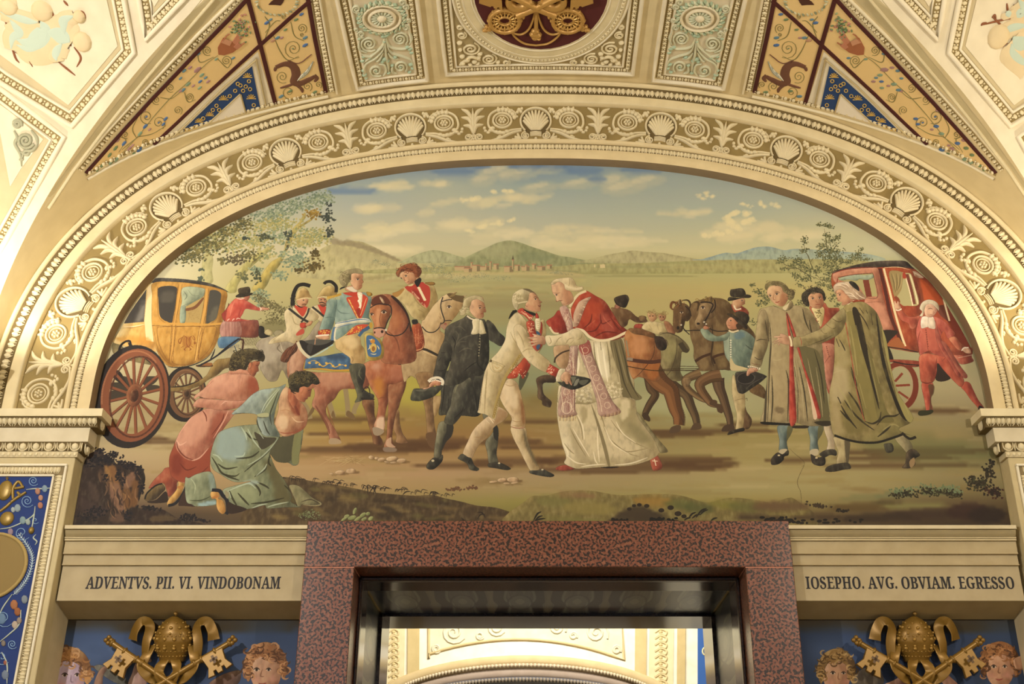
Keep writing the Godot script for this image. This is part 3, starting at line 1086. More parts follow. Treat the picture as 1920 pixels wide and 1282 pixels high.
# ---------------------------------------------------------------- the granite doorway and what shows through it
func doorway()->void:
	var root:=thing("door_surround","polished red granite door frame with a dark marble lined opening","door frame")
	var xl:=on_wall(577,977,0.1).x
	var xr:=on_wall(1479,977,0.1).x
	var top:=on_wall(1000,976,0.1).y
	var joint:=door_top+0.004
	var s:=Shape.new()
	s.box(Vector3(xl,joint,-0.24),Vector3(xr,top,0.1),Color.WHITE,0.004)
	place("lintel",s,M.granite,root)
	for side in [-1,1]:
		s=Shape.new()
		s.box(Vector3(xl if side<0 else door_r,0,-0.24),Vector3(door_l if side<0 else xr,joint-0.003,0.1),Color.WHITE,0.004)
		place("jamb",s,M.granite,root)
		s=Shape.new()
		s.box(Vector3(xl+0.004 if side<0 else door_r,joint-0.004,-0.2),Vector3(door_l if side<0 else xr-0.004,joint+0.001,0.0985),Color("c58a74"),0.0005)
		place("mortar_joint",s,M.paint,root)
	# an inner bead of granite round the opening
	s=Shape.new()
	for q in [[door_l,door_r,door_top-0.022,door_top,-0.17,-0.12],[door_l,door_l+0.02,0.0,door_top,-0.17,-0.12],[door_r-0.02,door_r,0.0,door_top,-0.17,-0.12]]:
		s.box(Vector3(q[0],q[2],q[4]),Vector3(q[1],q[3],q[5]),Color("6f6a6a"),0.01)
	place("inner_bead",s,M.granite,root)
	# marble lining: dark frames round panels of banded marble, bookmatched
	for q in [["marble_strip",-0.46,-0.17,0.0],["marble_strip",-1.64,-1.22,0.0]]:
		s=Shape.new()
		s.box(Vector3(door_l,door_top-0.006,q[1]),Vector3(door_r,door_top+0.03,q[2]),Color("2a2630"),0.003)
		place("lintel_strip",s,M.marble,root)
		for side in [-1,1]:
			s=Shape.new()
			s.box(Vector3(door_l-0.03 if side<0 else door_r-0.006,0,q[1]),Vector3(door_l+0.006 if side<0 else door_r+0.03,door_top-0.006,q[2]),Color("4d443c"),0.003)
			place("jamb_strip",s,M.marble,root)
	p=Brush.new()
	p.start(1024,256,func(x: float,y: float)->Vector2: return Vector2(x,y),Color("5a5f5c"),1.0)
	p.at(0,0,1)
	for j in 160:
		var x:=p.rr(0,1024)
		p.s([x,-10,x+p.rn(0,6),130,x+p.rn(0,8),270],p.rr(2,9),["4d5352","6a6e68","3c4348","74746a"][j % 4],0.5,false)
	for k in 6:
		var x:=90.0+k*170.0
		for m in [-1,1]:
			p.s([x+m*66,-10,x+m*50,80,x+m*62,140,x+m*54,270],34,"1d2733",0.95,false)
			p.s([x+m*92,-10,x+m*88,120,x+m*96,270],16,"75705f",0.8,false)
			p.s([x+m*36,-10,x+m*30,90,x+m*44,150,x+m*34,270],8,"868a80",0.7,false)
		p.f([x,30,x+24,90,x+30,130,x,180,x-30,130,x-24,90],"6b716c",0.9)
		p.ring(x,110,36,74,5,"2e3a44",0,0.8)
		p.f([x,90,x+14,120,x,150,x-14,120],"8a8d80",0.8)
	var mat:=plain(0.3)
	p.im.convert(Image.FORMAT_RGB8)
	mat.albedo_texture=ImageTexture.create_from_image(p.im)
	p=null
	s=Shape.new()
	var q4:=PackedVector3Array([Vector3(door_l,door_top+0.016,-1.22),Vector3(door_l,door_top+0.016,-0.46),Vector3(door_r,door_top+0.016,-1.22),Vector3(door_r,door_top+0.016,-0.46)])
	s.patch(q4,2,2,Color("f0f0f8"),Vector3(0,-1,0))
	place("lintel_panel",s,mat,root)
	for side in [-1,1]:
		s=Shape.new()
		var x:=door_l-0.016 if side<0 else door_r+0.016
		var pts:=PackedVector3Array([Vector3(x,0,-1.22),Vector3(x,0,-0.46),Vector3(x,door_top+0.016,-1.22),Vector3(x,door_top+0.016,-0.46)])
		s.patch(pts,2,2,Color("e8e0d0"),Vector3(-side,0,0))
		place("jamb_panel",s,mat,root)

func next_room()->void:
	var z:=-4.6
	var spot:=func(x: float,y: float)->Array: return [on_wall(x,y,z),Vector3(0,0,1)]
	var white:=Color("f0ead8")
	structure("wall_next_rear",sheet(Vector3(-3.4,0,z-0.3),Vector3(3.4,5.2,z),white),M.plaster)
	structure("wall_next_left",sheet(Vector3(-3.4,0,z),Vector3(-3.1,5.2,-1.64),white),M.plaster)
	structure("wall_next_right",sheet(Vector3(3.1,0,z),Vector3(3.4,5.2,-1.64),white),M.plaster)
	structure("ceiling_next",sheet(Vector3(-3.4,5.2,z-0.3),Vector3(3.4,5.5,-1.5),white),M.plaster)
	var leaf:=Shape.new()
	for q in [-1.3,0.0]:
		leaf.box(Vector3(q,0,z),Vector3(q+1.3,2.7,z+0.08),Color("3a2a1c"))
		for k in 3:
			leaf.box(Vector3(q+0.15,0.15+0.85*k,z+0.08),Vector3(q+1.15,0.85+0.85*k,z+0.1),Color("4a3522"),0.01)
	structure("added_door_2",leaf,M.paint)  # out of view, added to darken the reflection in the door soffit
	# the spandrel panel with its scrolls
	var root:=thing("spandrel_panel","cream spandrel panel with raised scrolls over the far arch seen through the doorway","panel")
	var s:=Shape.new()
	var poly:=PackedVector2Array([Vector2(804,1150),Vector2(804,1234)])
	for i in 17:
		var t:=i/16.0
		poly.append(Vector2(lerpf(804,1170,t),lerpf(1234,1237,t)-37.0*(1.0-pow(absf(t-0.47)/0.53,2.0))))
	poly.append(Vector2(1166,1150))
	field(s,spot,poly,0.004,Color("d9d3b8"),60,0.004)
	place("ground",s,M.plaster,root)
	s=Shape.new()
	poly.append(poly[0])
	stroke(s,spot,poly,0.014,0.014,0.014,0.02,Color("cdb98a"))
	place("border",s,M.plaster,root)
	s=Shape.new()
	for q in [[850,1185,24,2.0],[818,1216,9,2.0],[930,1176,18,2.0],[1045,1176,18,-2.0],[1118,1186,24,-2.0],[1156,1218,9,-2.0],[900,1192,8,1.5],[1075,1192,8,-1.5]]:
		stroke(s,spot,spiral(Vector2(q[0],q[1]),q[2],0.5,q[3],3),0.01,0.012,0.006,0.02,Color("ddd6ba"))
	place("scrolls",s,M.plaster,root)
	# the far arch
	root=thing("far_arch","grey and cream moulded arch on the bright far wall, seen through the doorway","arch")
	for b in [[0.0,"c9b489",0.05,0.05,"outer_band"],[11.0,"a9977f",0.03,0.07,"bead_band"],[24.0,"a39284",0.05,0.05,"inner_band"],[38.0,"5f5f66",0.035,0.09,"grey_moulding"]]:
		s=Shape.new()
		var arc:=PackedVector2Array()
		for i in 33:
			var a:=PI*i/32.0
			arc.append(Vector2(985-(290-b[0]*1.1)*cos(a),1340-(102-b[0])*sin(a)))
		stroke(s,spot,arc,b[2],b[2],b[2],b[3],Color(b[1]))
		if b[0]==11.0 or b[0]==38.0:
			for i in range(0,120):
				var a:=PI*(i+0.5)/120.0
				var at: Array=spot.call(985-(290-b[0]*1.1)*cos(a),1340-(102-b[0])*sin(a))
				s.dome(at[0]+Vector3(0,0,b[3]*0.8),Vector3(0,0,1),Vector3(1,0,0),0.016,0.022,0.03,Color("8f8578") if b[0]==38.0 else Color("cdbfa4"),6)
		place(b[4],s,M.plaster,root)
	# pilaster strips with interlaced bands
	for q in [[729,747,720,760,"leftmost strip of the next room"],[1228,1249,1218,1264,"strip at the right side of the next room"]]:
		root=thing("guilloche_strip","upright cream band of interlaced rings, the %s" % q[4],"moulding")
		s=Shape.new()
		for k in 16:
			var y:=1180.0+k*12.0
			stroke(s,spot,smooth(PackedVector2Array([Vector2(q[0],y+6),Vector2((q[0]+q[1])/2.0,y),Vector2(q[1],y+4),Vector2(q[1]-2,y+11),Vector2((q[0]+q[1])/2.0,y+9),Vector2(q[0],y+16)])),0.008,0.012,0.008,0.02,Color("d9c79a"))
			var at: Array=spot.call((q[0]+q[1])/2.0,y+5)
			s.dome(at[0],at[1],Vector3(1,0,0),0.02,0.02,0.02,Color("d2be8c"),8)
		place("interlace",s,M.plaster,root)
		s=Shape.new()
		field(s,spot,PackedVector2Array([Vector2(q[2],1150),Vector2(q[3],1150),Vector2(q[3]-4,1400),Vector2(q[2]-4,1400)]),0.006,Color("e3d6ae"),200,0.006)
		place("ground",s,M.plaster,root)
	for q in [[765,787],[1191,1212],[1270,1285]]:
		s=Shape.new()
		field(s,spot,PackedVector2Array([Vector2(q[0],1150),Vector2(q[1],1150),Vector2(q[1]-2,1400),Vector2(q[0]-2,1400)]),0.02,Color("c8b482"),200,0.02)  # tan strips stand for the shading of recesses
		structure("recess_shade_5",s,M.plaster)
	s=Shape.new()
	field(s,spot,PackedVector2Array([Vector2(1308,1150),Vector2(1345,1150),Vector2(1345,1400),Vector2(1308,1400)]),0.008,Color("2f5aa0"),200,0.008)
	var blue:=thing("blue_panel","narrow blue panel with a small wreath at the right edge of the doorway view","panel")
	place("ground",s,M.paint,blue)
	s=Shape.new()
	var ring:=PackedVector2Array()
	for i in 13:
		ring.append(Vector2(1322+5*cos(TAU*i/12),1221+7*sin(TAU*i/12)))
	stroke(s,spot,ring,0.008,0.008,0.008,0.01,Color("cfc79a"),0.008)
	place("wreath",s,M.paint,blue)

# ---------------------------------------------------------------- sunk panels below the entablatures: painted children and a gilt emblem
func lower_panels()->void:
	var z:=-0.2
	var xg0:=on_wall(577,977,0.1).x
	var xg1:=on_wall(1479,977,0.1).x
	for side in [-1,1]:
		var which:="left" if side<0 else "right"
		var outer:=-2.721 if side<0 else 2*ARCH_X+2.721
		var inner:=on_wall(128,1161,z).x if side<0 else on_wall(1901,1161,z).x
		var xg:=xg0+0.01 if side<0 else xg1-0.01
		var y0:=on_wall(300,1126.5,0.0).y
		var y1:=on_wall(300,1161,z).y
		var root:=thing("painted_panel","sunk blue panel %s of the door, painted with two curly haired winged children" % which,"panel")
		var s:=Shape.new()
		s.quad(Vector3(outer,y0,0),Vector3(xg,y0,0),Vector3(xg,y1,z),Vector3(inner,y1,z),Color("b5a47c"),Vector3(0,-1,0.4))  # darker than the side splay: soffit shade painted into the colour
		place("top_splay",s,M.plaster,root)
		s=Shape.new()
		s.quad(Vector3(outer,y0,0),Vector3(inner,y1,z),Vector3(inner,0.9,z),Vector3(outer,0.9,0),Color("cdbd96"),Vector3(-side,0,0.4))  # lighter tone, the lit side put into the colour
		place("side_splay",s,M.plaster,root)
		var lo:=minf(inner,xg)
		var wide:=absf(xg-inner)
		var low:=y1-0.62
		var u:=700.0
		p=Brush.new()
		p.start(int(wide*u),int(0.62*u),func(px: float,py: float)->Vector2:
			var q:=on_wall(px,py,z)
			return Vector2(q.x-lo,y1-q.y)*u,Color("33496e"),2.2)
		paint_children(side)
		var mat:=plain(0.8)
		p.im.convert(Image.FORMAT_RGB8)
		mat.albedo_texture=ImageTexture.create_from_image(p.im)
		mat.texture_repeat=false
		p=null
		s=Shape.new()
		s.patch(PackedVector3Array([Vector3(lo,y1,z),Vector3(lo,low,z),Vector3(lo+wide,y1,z),Vector3(lo+wide,low,z)]),2,2,Color.WHITE,Vector3(0,0,1))
		place("picture",s,mat,root)
		emblem(on_wall(325 if side<0 else 1716,1200,-0.16),which)

func putto(x: float,y: float,turn: float,hair: Array,skin: String,shade: String,light: String)->void:
	# a child's head about 60 by 70 units, turned by `turn`
	p.o([x-40,y+110,x-60,y+60,x+60,y+60,x+70,y+120],skin,shade,light)
	p.b([x-40,y-20,x-20,y-52,x+20,y-55,x+46,y-20,x+46,y+20,x+30,y+52,x,y+64,x-30,y+48,x-44,y+16],skin,shade,light,0,false,0.3)
	p.g(p.ov(x-26+turn*8,y+24,14,10),"c98a78",0.5,12)
	p.g(p.ov(x+26+turn*8,y+24,12,10),"c98a78",0.5,12)
	p.s([x+turn*14,y-6,x+turn*18-3,y+14,x+turn*16+6,y+16],4,shade,0.8)
	p.s([x-12+turn*14,y+36,x+turn*16,y+39,x+12+turn*14,y+35],5,"8a3f34",0.9)
	p.e()
	p.eye(x-18+turn*13,y-4,8)
	p.eye(x+18+turn*13,y-4,7)
	p.b([x-54,y+30,x-66,y-20,x-44,y-68,x,y-88,x+44,y-70,x+66,y-26,x+58,y+24,x+46,y+10,x+40,y-24,x+10,y-44,x-24,y-40,x-40,y-14,x-44,y+20],hair[0],hair[1],hair[2])
	p.e()
	p.curls(x,y-56,54,26,46,11,hair)
	p.curls(x-52,y-10,14,36,22,11,hair)
	p.curls(x+54,y-10,14,32,20,11,hair)

func paint_children(side: int)->void:
	p.at(0,0,1)
	var bx:=0.0 if side<0 else 1391.0
	p.f([bx,1155,bx+620,1155,bx+620,1290,bx,1290],"3b4c6b" if side<0 else "2b3b58",1,true)
	p.g([bx+100,1150,bx+620,1150,bx+620,1180,bx+140,1180],"3a2e16",0.95,12)  # soft shade band painted along the top edge
	p.g(p.ov(bx+180,1215,60,30),"4f658e",0.6,40)
	p.g(p.ov(bx+500,1190,60,30),"33445f",0.6,40)
	if side<0:
		p.at(0,960,3.981)
		p.o([880,1282,800,1240,720,1180,700,1150,760,1140,900,1200,960,1290],"5d5a50","34322c","8a867a")
		p.o([700,1290,740,1180,790,1145,800,1170,770,1220,760,1300],"94705a","5a4034","b08c74")
		p.o([1560,1290,1640,1220,1760,1180,1800,1200,1760,1290],"6b4f40","3c2c24","8d6d58")
		p.o([960,1290,985,1200,1010,1130,1060,1095,1120,1090,1130,1115,1090,1130,1080,1170,1090,1290],"b89484","7a5a50","d6b8aa")
		p.at(128,1268,1.55)
		putto(0,0,0.6,["9a6a3c","5c3a1e","c2986a","b9874e"],"b9a2b0","7a6270","dccad6")
		p.at(497,1258,1.6)
		putto(0,0,-0.6,["94623a","54341c","c08e5e"],"c09474","80563e","dcb494")
	else:
		p.at(1440,960,3.981)
		p.o([640,1230,700,1170,800,1150,860,1230,840,1290,640,1290],"5a4e40","332b22","7d7060")
		p.o([860,1290,960,1240,1000,1180,1070,1150,1085,1190,1060,1250,1000,1290],"b98a70","7a5040","d8ae94")
		p.o([1280,1230,1310,1200,1320,1140,1345,1150,1345,1210,1420,1290,1320,1290],"b98a70","7a5040","d8ae94")
		p.at(1568,1264,1.8)
		putto(0,0,0.5,["94703c","543c1c","bc9a60"],"c49674","84583e","dfb896")
		p.at(1874,1252,1.75)
		putto(0,0,-0.1,["8d5a30","4d2e16","b57e4c"],"bd8c6a","7d5238","d8ac88")
		p.at(1440,960,3.981)
		p.o([1830,1100,1890,1070,1911,1080,1911,1160,1850,1170],"bd8c6a","7d5238","d8ac88")

func emblem(at: Vector3,which: String)->void:
	# a triple crown over two crossed keys, with ribbons; modelled in the round against the panel
	var root:=thing("gilt_emblem","gilt triple crown over crossed keys with ribbons, on the %s blue panel" % which,"emblem")
	root.position=at
	var g:=Color("86662c")
	var tilt:=Transform3D(Basis(Vector3(1,0,0),0.3),Vector3(0.0,0.0,0.0))*Transform3D(Basis().scaled(Vector3(1,1,0.7)),Vector3.ZERO)
	var s:=Shape.new()
	var prof:=PackedVector2Array()
	for q in [[0.058,-0.118],[0.068,-0.122],[0.075,-0.112],[0.078,-0.095],[0.092,-0.07],[0.102,-0.055],[0.098,-0.045],[0.108,-0.01],[0.112,0.005],[0.104,0.012],[0.102,0.04],[0.092,0.062],[0.08,0.07],[0.074,0.09],[0.05,0.115],[0.024,0.13],[0.012,0.136]]:
		prof.append(Vector2(q[0],q[1]))
	s.lathe(prof,tilt,g,32)
	place("crown_shell",s,M.gold,root)
	s=Shape.new()
	s.lathe(PackedVector2Array([Vector2(0.06,-0.118),Vector2(0.05,-0.09),Vector2(0.0,-0.08)]),tilt,Color("4d3610"),24)  # darker gold, shade inside the open crown put into the colour
	place("crown_inside_shade",s,M.gold,root)
	s=Shape.new()
	for row in [[-0.085,0.083,26,0.005],[-0.025,0.104,12,0.009],[0.012,0.105,12,0.012],[0.03,0.102,28,0.005],[0.045,0.1,10,0.008],[0.075,0.078,10,0.011],[0.1,0.062,8,0.007],[-0.055,0.101,28,0.005],[-0.04,0.101,12,0.012]]:
		for k in row[2]:
			var a: float=TAU*(k+0.5)/row[2]
			var c:=tilt*Vector3(row[1]*cos(a),row[0],row[1]*sin(a))
			if c.z>-0.03:
				s.dome(c,Vector3(cos(a),0.1,sin(a)).normalized(),Vector3(0,1,0),row[3],row[3],row[3]*1.1,Color("9a7838"),6)
	place("jewels",s,M.gold,root)
	s=Shape.new()
	s.lathe(PackedVector2Array([Vector2(0.002,-0.014),Vector2(0.014,0),Vector2(0.002,0.014)]),Transform3D(Basis(),Vector3(0.006,0.145,0.042)),g,10)
	s.box(Vector3(0.002,0.155,0.04),Vector3(0.012,0.186,0.05),g)
	s.box(Vector3(-0.006,0.168,0.04),Vector3(0.02,0.177,0.05),g)
	place("cross",s,M.gold,root)
	for m in [-1,1]:
		s=Shape.new()
		var from:=Vector3(m*0.35,-0.015,0.04)
		var to:=Vector3(-m*0.1,-0.29,0.02)
		s.tube(PackedVector3Array([from,from.lerp(to,0.33),from.lerp(to,0.66),to]),PackedFloat32Array([0.017,0.017,0.017,0.017]),g,12)
		for q in [0.03,0.2,0.36,0.44]:
			var c:=from.lerp(to,q)
			s.tube(PackedVector3Array([c-(to-from).normalized()*0.008,c,c+(to-from).normalized()*0.008]),PackedFloat32Array([0.018,0.026,0.018]),g,12)
		for q in 4:
			s.dome(from+Vector3(m*0.006+0.016*cos(q*1.57),0.006+0.016*sin(q*1.57),0.01),Vector3(0,0,1),Vector3(1,0,0),0.014,0.014,0.014,g,8)
		var key:=place("key",s,M.gold,root)
		s=Shape.new()
		var d:=(to-from).normalized()
		var n:=Vector3(-d.y,d.x,0)*(-1 if Vector3(-d.y,d.x,0).y>0 else 1)
		var poly:=PackedVector2Array()
		var o:=from+d*0.06
		for q in [[0.0,0.0],[0.01,0.07],[-0.012,0.12],[0.03,0.125],[0.034,0.1],[0.046,0.1],[0.05,0.125],[0.08,0.125],[0.084,0.1],[0.096,0.1],[0.1,0.125],[0.14,0.12],[0.118,0.07],[0.128,0.0]]:
			var w: Vector3=o+d*q[0]+n*q[1]
			poly.append(Vector2(w.x,w.y))
		s.slab(poly,Transform3D(Basis(),Vector3(0,0,0.028)),0.024,0.004,g,g)
		place("bit",s,M.gold,key)
		s=Shape.new()
		var c2:=o+d*0.064+n*0.05
		for a in [d,n]:
			var b: Vector3=n if a==d else d
			s.quad(c2-a*0.024-b*0.008+Vector3(0,0,0.055),c2+a*0.024-b*0.008+Vector3(0,0,0.055),c2+a*0.024+b*0.008+Vector3(0,0,0.055),c2-a*0.024+b*0.008+Vector3(0,0,0.055),Color("4d3610"),Vector3(0,0,1))
		place("bit_hole_shade",s,M.gold,key)  # dark cross painted for the shade of a cut-through hole
		# ribbons
		for r in [[[0.15,-0.1,0.15,-0.02,0.135,0.06,0.155,0.1,0.195,0.1,0.225,0.05,0.235,0.0],"ribbon"],[[0.11,-0.03,0.14,-0.1,0.15,-0.16,0.1,-0.21,0.06,-0.22],"ribbon"],[[0.02,-0.1,0.05,-0.16,0.04,-0.21,-0.01,-0.27],"ribbon"]]:
			s=Shape.new()
			var path:=PackedVector3Array()
			var nn:=PackedVector3Array()
			var line:=smooth(pairs(r[0]))
			for i in line.size():
				var t:=float(i)/(line.size()-1)
				path.append(Vector3(m*line[i].x,line[i].y,0.0+0.03*sin(PI*t)))
				nn.append(Vector3(m*0.55*cos(t*7.0),0.2,1).normalized())
			s.strip(path,nn,taper(path.size(),0.024,0.028,0.036),0.006,g,true)
			place(r[1],s,M.gold,root)

# ---------------------------------------------------------------- the decorated vault
func bay_spot(x: float,z: float)->Array:
	var q:=Vector3(ARCH_X+x,0,z)
	q.y=vault_at(q.x,q.z)
	return [q,vault_normal(q.x,q.z)]

# small leaves in a row along a line on the vault
func leaf_row(sh: Shape,spot: Callable,line: PackedVector2Array,pitch: float,w: float,col:=RELIEF,lift:=0.004)->void:
	var prev: Array=spot.call(line[0].x,line[0].y)
	for i in range(1,line.size()):
		var next: Array=spot.call(line[i].x,line[i].y)
		var a: Vector3=prev[0]
		var b: Vector3=next[0]
		var n: Vector3=prev[1]
		var m:=maxi(1,roundi(a.distance_to(b)/pitch))
		for k in m:
			var c:=a.lerp(b,(k+0.5)/m)+n*lift
			var d:=(b-a).normalized()
			var across:=n.cross(d)
			sh.dome(c,n,d,pitch*0.3,w,w*0.55,col,6)
			sh.dome(c+d*pitch*0.5+across*w*0.5,n,d,pitch*0.16,w*0.4,w*0.4,col,5)
			sh.dome(c+d*pitch*0.5-across*w*0.5,n,d,pitch*0.16,w*0.4,w*0.4,col,5)
		prev=next

# a coffer frame along a line: two fillets with a row of leaves between; widths in metres, inset towards the inside
func frame(root: Node3D,spot: Callable,line: PackedVector2Array,inside: Vector2,fillet:=0.014,row:=0.05,called:="frame")->void:
	var s:=Shape.new()
	stroke(s,spot,line,fillet,fillet,fillet,0.02,Color("e9dcb8"),0,true)
	place(called,s,M.plaster,root)
	s=Shape.new()
	var moved:=PackedVector2Array()
	var inner:=PackedVector2Array()
	for q in line:
		var to:=(inside-q)
		# step in by `row` metres, whatever the units of the layout
		var a: Array=spot.call(q.x,q.y)
		var b: Array=spot.call(q.x+to.x*0.02,q.y+to.y*0.02)
		var per: float=maxf((a[0] as Vector3).distance_to(b[0]),1e-5)/0.02
		moved.append(q+to*(fillet+row*0.55)/per)
		inner.append(q+to*(fillet+row*1.15)/per)
	stroke(s,spot,moved,row*0.42,row*0.42,row*0.42,0.003,Color("9a8656"),0,true)
	place("leaf_ground",s,M.plaster,root)
	s=Shape.new()
	leaf_row(s,spot,moved,row*0.75,row*0.3)
	place("leaf_row",s,M.plaster,root).set_meta("kind","stuff")
	s=Shape.new()
	stroke(s,spot,inner,0.008,0.008,0.008,0.012,Color("e9dcb8"),0,true)
	place("inner_fillet",s,M.plaster,root)

func dense(a: PackedVector2Array,step: float)->PackedVector2Array:
	var o:=PackedVector2Array()
	for i in a.size()-1:
		var m:=maxi(1,ceili(a[i].distance_to(a[i+1])/step))
		for k in m:
			o.append(a[i].lerp(a[i+1],float(k)/m))
	o.append(a[-1])
	return o

func inset(poly: PackedVector2Array,d: float)->PackedVector2Array:
	var o:=Geometry2D.offset_polygon(poly,-d,Geometry2D.JOIN_MITER)
	return o[0] if o.size() else poly

# frame on all the lines of a closed outline, laid out parallel to it
func framed(root: Node3D,spot: Callable,poly: PackedVector2Array,px_per_m: float,row: float)->void:
	if Geometry2D.is_polygon_clockwise(poly):
		poly=poly.duplicate()
		poly.reverse()
	for q in [["frame",0.014,0.014,Color("efe4c6"),0.022],["leaf_ground",0.028+row*0.5,row*0.48,Color("9a8656"),0.003],["inner_fillet",0.028+row+0.01,0.008,Color("efe4c6"),0.012]]:
		var s:=Shape.new()
		var r:=inset(poly,q[1]*px_per_m)
		r.append(r[0])
		stroke(s,spot,dense(r,0.3*px_per_m),q[2],q[2],q[2],q[4],q[3],0,true)
		place(q[0],s,M.plaster,root)
	var s:=Shape.new()
	var r:=inset(poly,(0.028+row*0.5)*px_per_m)
	r.append(r[0])
	leaf_row(s,spot,dense(r,0.3*px_per_m),row*0.78,row*0.32)
	place("leaf_row",s,M.plaster,root).set_meta("kind","stuff")

func rect(x0: float,x1: float,z0: float,z1: float)->PackedVector2Array:
	return PackedVector2Array([Vector2(x0,z0),Vector2(x1,z0),Vector2(x1,z1),Vector2(x0,z1)])

func oval_line(x: float,z: float,rx: float,rz: float,n:=48)->PackedVector2Array:
	var o:=PackedVector2Array()
	for i in n+1:
		o.append(Vector2(x+rx*cos(TAU*i/n),z+rz*sin(TAU*i/n)))
	return o

func vault_panels()->void:
	# ---- the keystone panel: an oval of dark red with golden keys
	var root:=thing("oval_ceiling_panel","square ceiling panel with a dark red oval holding crossed golden keys, above the arch crown","ceiling panel")
	var spot:=bay_spot
	framed(root,spot,rect(-0.665,0.655,0.205,1.9),1.0,0.05)
	var s:=Shape.new()
	field(s,spot,rect(-0.57,0.56,0.3,1.8),0.003,Color("a8966a"),0.25,0.002)
	place("ground",s,M.plaster,root)
	s=Shape.new()
	field(s,spot,oval_line(0,1.0,0.565,0.69,40).slice(0,40),0.012,Color("e2d3a8"),0.2,0.012)
	place("oval_field",s,M.plaster,root)
	s=Shape.new()
	field(s,spot,oval_line(0,1.0,0.425,0.535,40).slice(0,40),0.016,Color("4f1a1b"),0.2,0.004)
	place("red_field",s,M.paint,root)
	s=Shape.new()
	for q in [[0.56,0.685,0.009],[0.5,0.622,0.006],[0.445,0.557,0.008],[0.426,0.537,0.007]]:
		stroke(s,spot,oval_line(0,1.0,q[0],q[1],64),q[2],q[2],q[2],0.026,Color("efe4c6"))
	place("oval_mouldings",s,M.plaster,root)
	s=Shape.new()
	leaf_row(s,spot,oval_line(0,1.0,0.53,0.654,64),0.03,0.014,RELIEF,0.014)
	place("oval_beads",s,M.plaster,root).set_meta("kind","stuff")
	for m in [-1,1]:
		s=Shape.new()
		for q in [[0.47,0.47,0.07,2.2],[0.35,0.36,0.06,2.2],[0.52,0.61,0.035,1.8],[0.23,0.32,0.028,1.6],[0.53,0.69,0.02,1.6]]:
			stroke(s,spot,spiral(Vector2(m*q[0],q[1]),q[2],1.2,m*q[3],0.008),0.006,0.008,0.005,0.022,RELIEF)
		for q in [[0.53,0.33,0.02],[0.5,0.36,0.024],[0.45,0.34,0.02],[0.53,0.4,0.02],[0.48,0.315,0.016],[0.41,0.42,0.02],[0.43,0.32,0.016],[0.54,0.54,0.02],[0.29,0.33,0.016],[0.54,0.47,0.014],[0.42,0.38,0.016]]:
			var at: Array=spot.call(m*q[0],q[1])
			s.dome(at[0]+at[1]*0.003,at[1],Vector3(1,0,0.3),q[2],q[2]*0.8,0.022,RELIEF,7)
		stroke(s,spot,smooth(PackedVector2Array([Vector2(m*0.55,0.31),Vector2(m*0.47,0.39),Vector2(m*0.41,0.35)])),0.008,0.014,0.006,0.02,RELIEF)
		place("corner_scroll",s,M.plaster,root)
	# the keys, laid out in the survey crop at (780, 0), 4.007 to 1
	var vs:=func(x: float,y: float)->Array: return vault_spot(780+x/4.007,y/4.007)
	var gold:=Color("b98f4e")
	for m in [-1,1]:
		s=Shape.new()
		var f:=func(x: float)->float: return 903.0+m*x
		for q in [[112,84,0.016],[82,60,0.007],[46,30,0.009]]:
			var ring:=PackedVector2Array()
			for i in 33:
				ring.append(Vector2(f.call(237.0+q[0]*cos(TAU*i/32)),136+q[1]*sin(TAU*i/32)))
			stroke(s,vs,ring,q[2],q[2],q[2],0.03,gold,0.016)
		for i in 16:
			var a:=TAU*i/16
			stroke(s,vs,PackedVector2Array([Vector2(f.call(237.0+54*cos(a)),136+38*sin(a)),Vector2(f.call(237.0+100*cos(a)),136+74*sin(a))]),0.005,0.007,0.005,0.03,Color("dcb468"),0.018)
			if i % 2==0:
				var at: Array=vs.call(f.call(237.0+122*cos(a)),136+92*sin(a))
				s.dome(at[0]+at[1]*0.016,at[1],Vector3(1,0,0),0.013,0.013,0.02,gold,7)
		for q in [[350,185,0.02],[372,180,0.016],[378,205,0.018],[392,206,0.013],[350,200,0.018]]:
			var at: Array=vs.call(f.call(q[0]),q[1])
			s.dome(at[0]+at[1]*0.016,at[1],Vector3(1,0,0),q[2],q[2],0.022,gold,8)
		stroke(s,vs,PackedVector2Array([Vector2(f.call(140.0),88),Vector2(f.call(90.0),66),Vector2(f.call(0.0),30),Vector2(f.call(-120.0),-30),Vector2(f.call(-300.0),-110)]),0.028,0.026,0.026,0.045,gold,0.016)
		stroke(s,vs,PackedVector2Array([Vector2(f.call(118.0),62),Vector2(f.call(104.0),84),Vector2(f.call(96.0),104)]),0.012,0.014,0.012,0.055,gold,0.016)
		place("key",s,M.gold,root)
		s=Shape.new()
		stroke(s,vs,smooth(PackedVector2Array([Vector2(f.call(4.0),0),Vector2(f.call(14.0),90),Vector2(f.call(50.0),190),Vector2(f.call(110.0),236),Vector2(f.call(180.0),222),Vector2(f.call(225.0),170)])),0.006,0.007,0.006,0.016,gold,0.02)
		stroke(s,vs,smooth(PackedVector2Array([Vector2(f.call(0.0),320),Vector2(f.call(90.0),305),Vector2(f.call(160.0),256),Vector2(f.call(200.0),190),Vector2(f.call(230.0),150)])),0.006,0.007,0.006,0.016,gold,0.02)
		stroke(s,vs,smooth(PackedVector2Array([Vector2(f.call(20.0),-20),Vector2(f.call(90.0),30),Vector2(f.call(160.0),36),Vector2(f.call(200.0),0),Vector2(f.call(200.0),-40)])),0.02,0.034,0.02,0.03,gold,0.02)
		place("cord",s,M.gold,root)
		s=Shape.new()
		var bit:=PackedVector2Array()
		for q in [[260,-40],[255,30],[275,28],[278,12],[292,10],[298,24],[320,16],[322,4],[336,0],[345,8],[430,-20],[420,-60]]:
			bit.append(Vector2(f.call(float(q[0])),q[1]))
		field(s,vs,bit,0.05,gold,60,0.034)
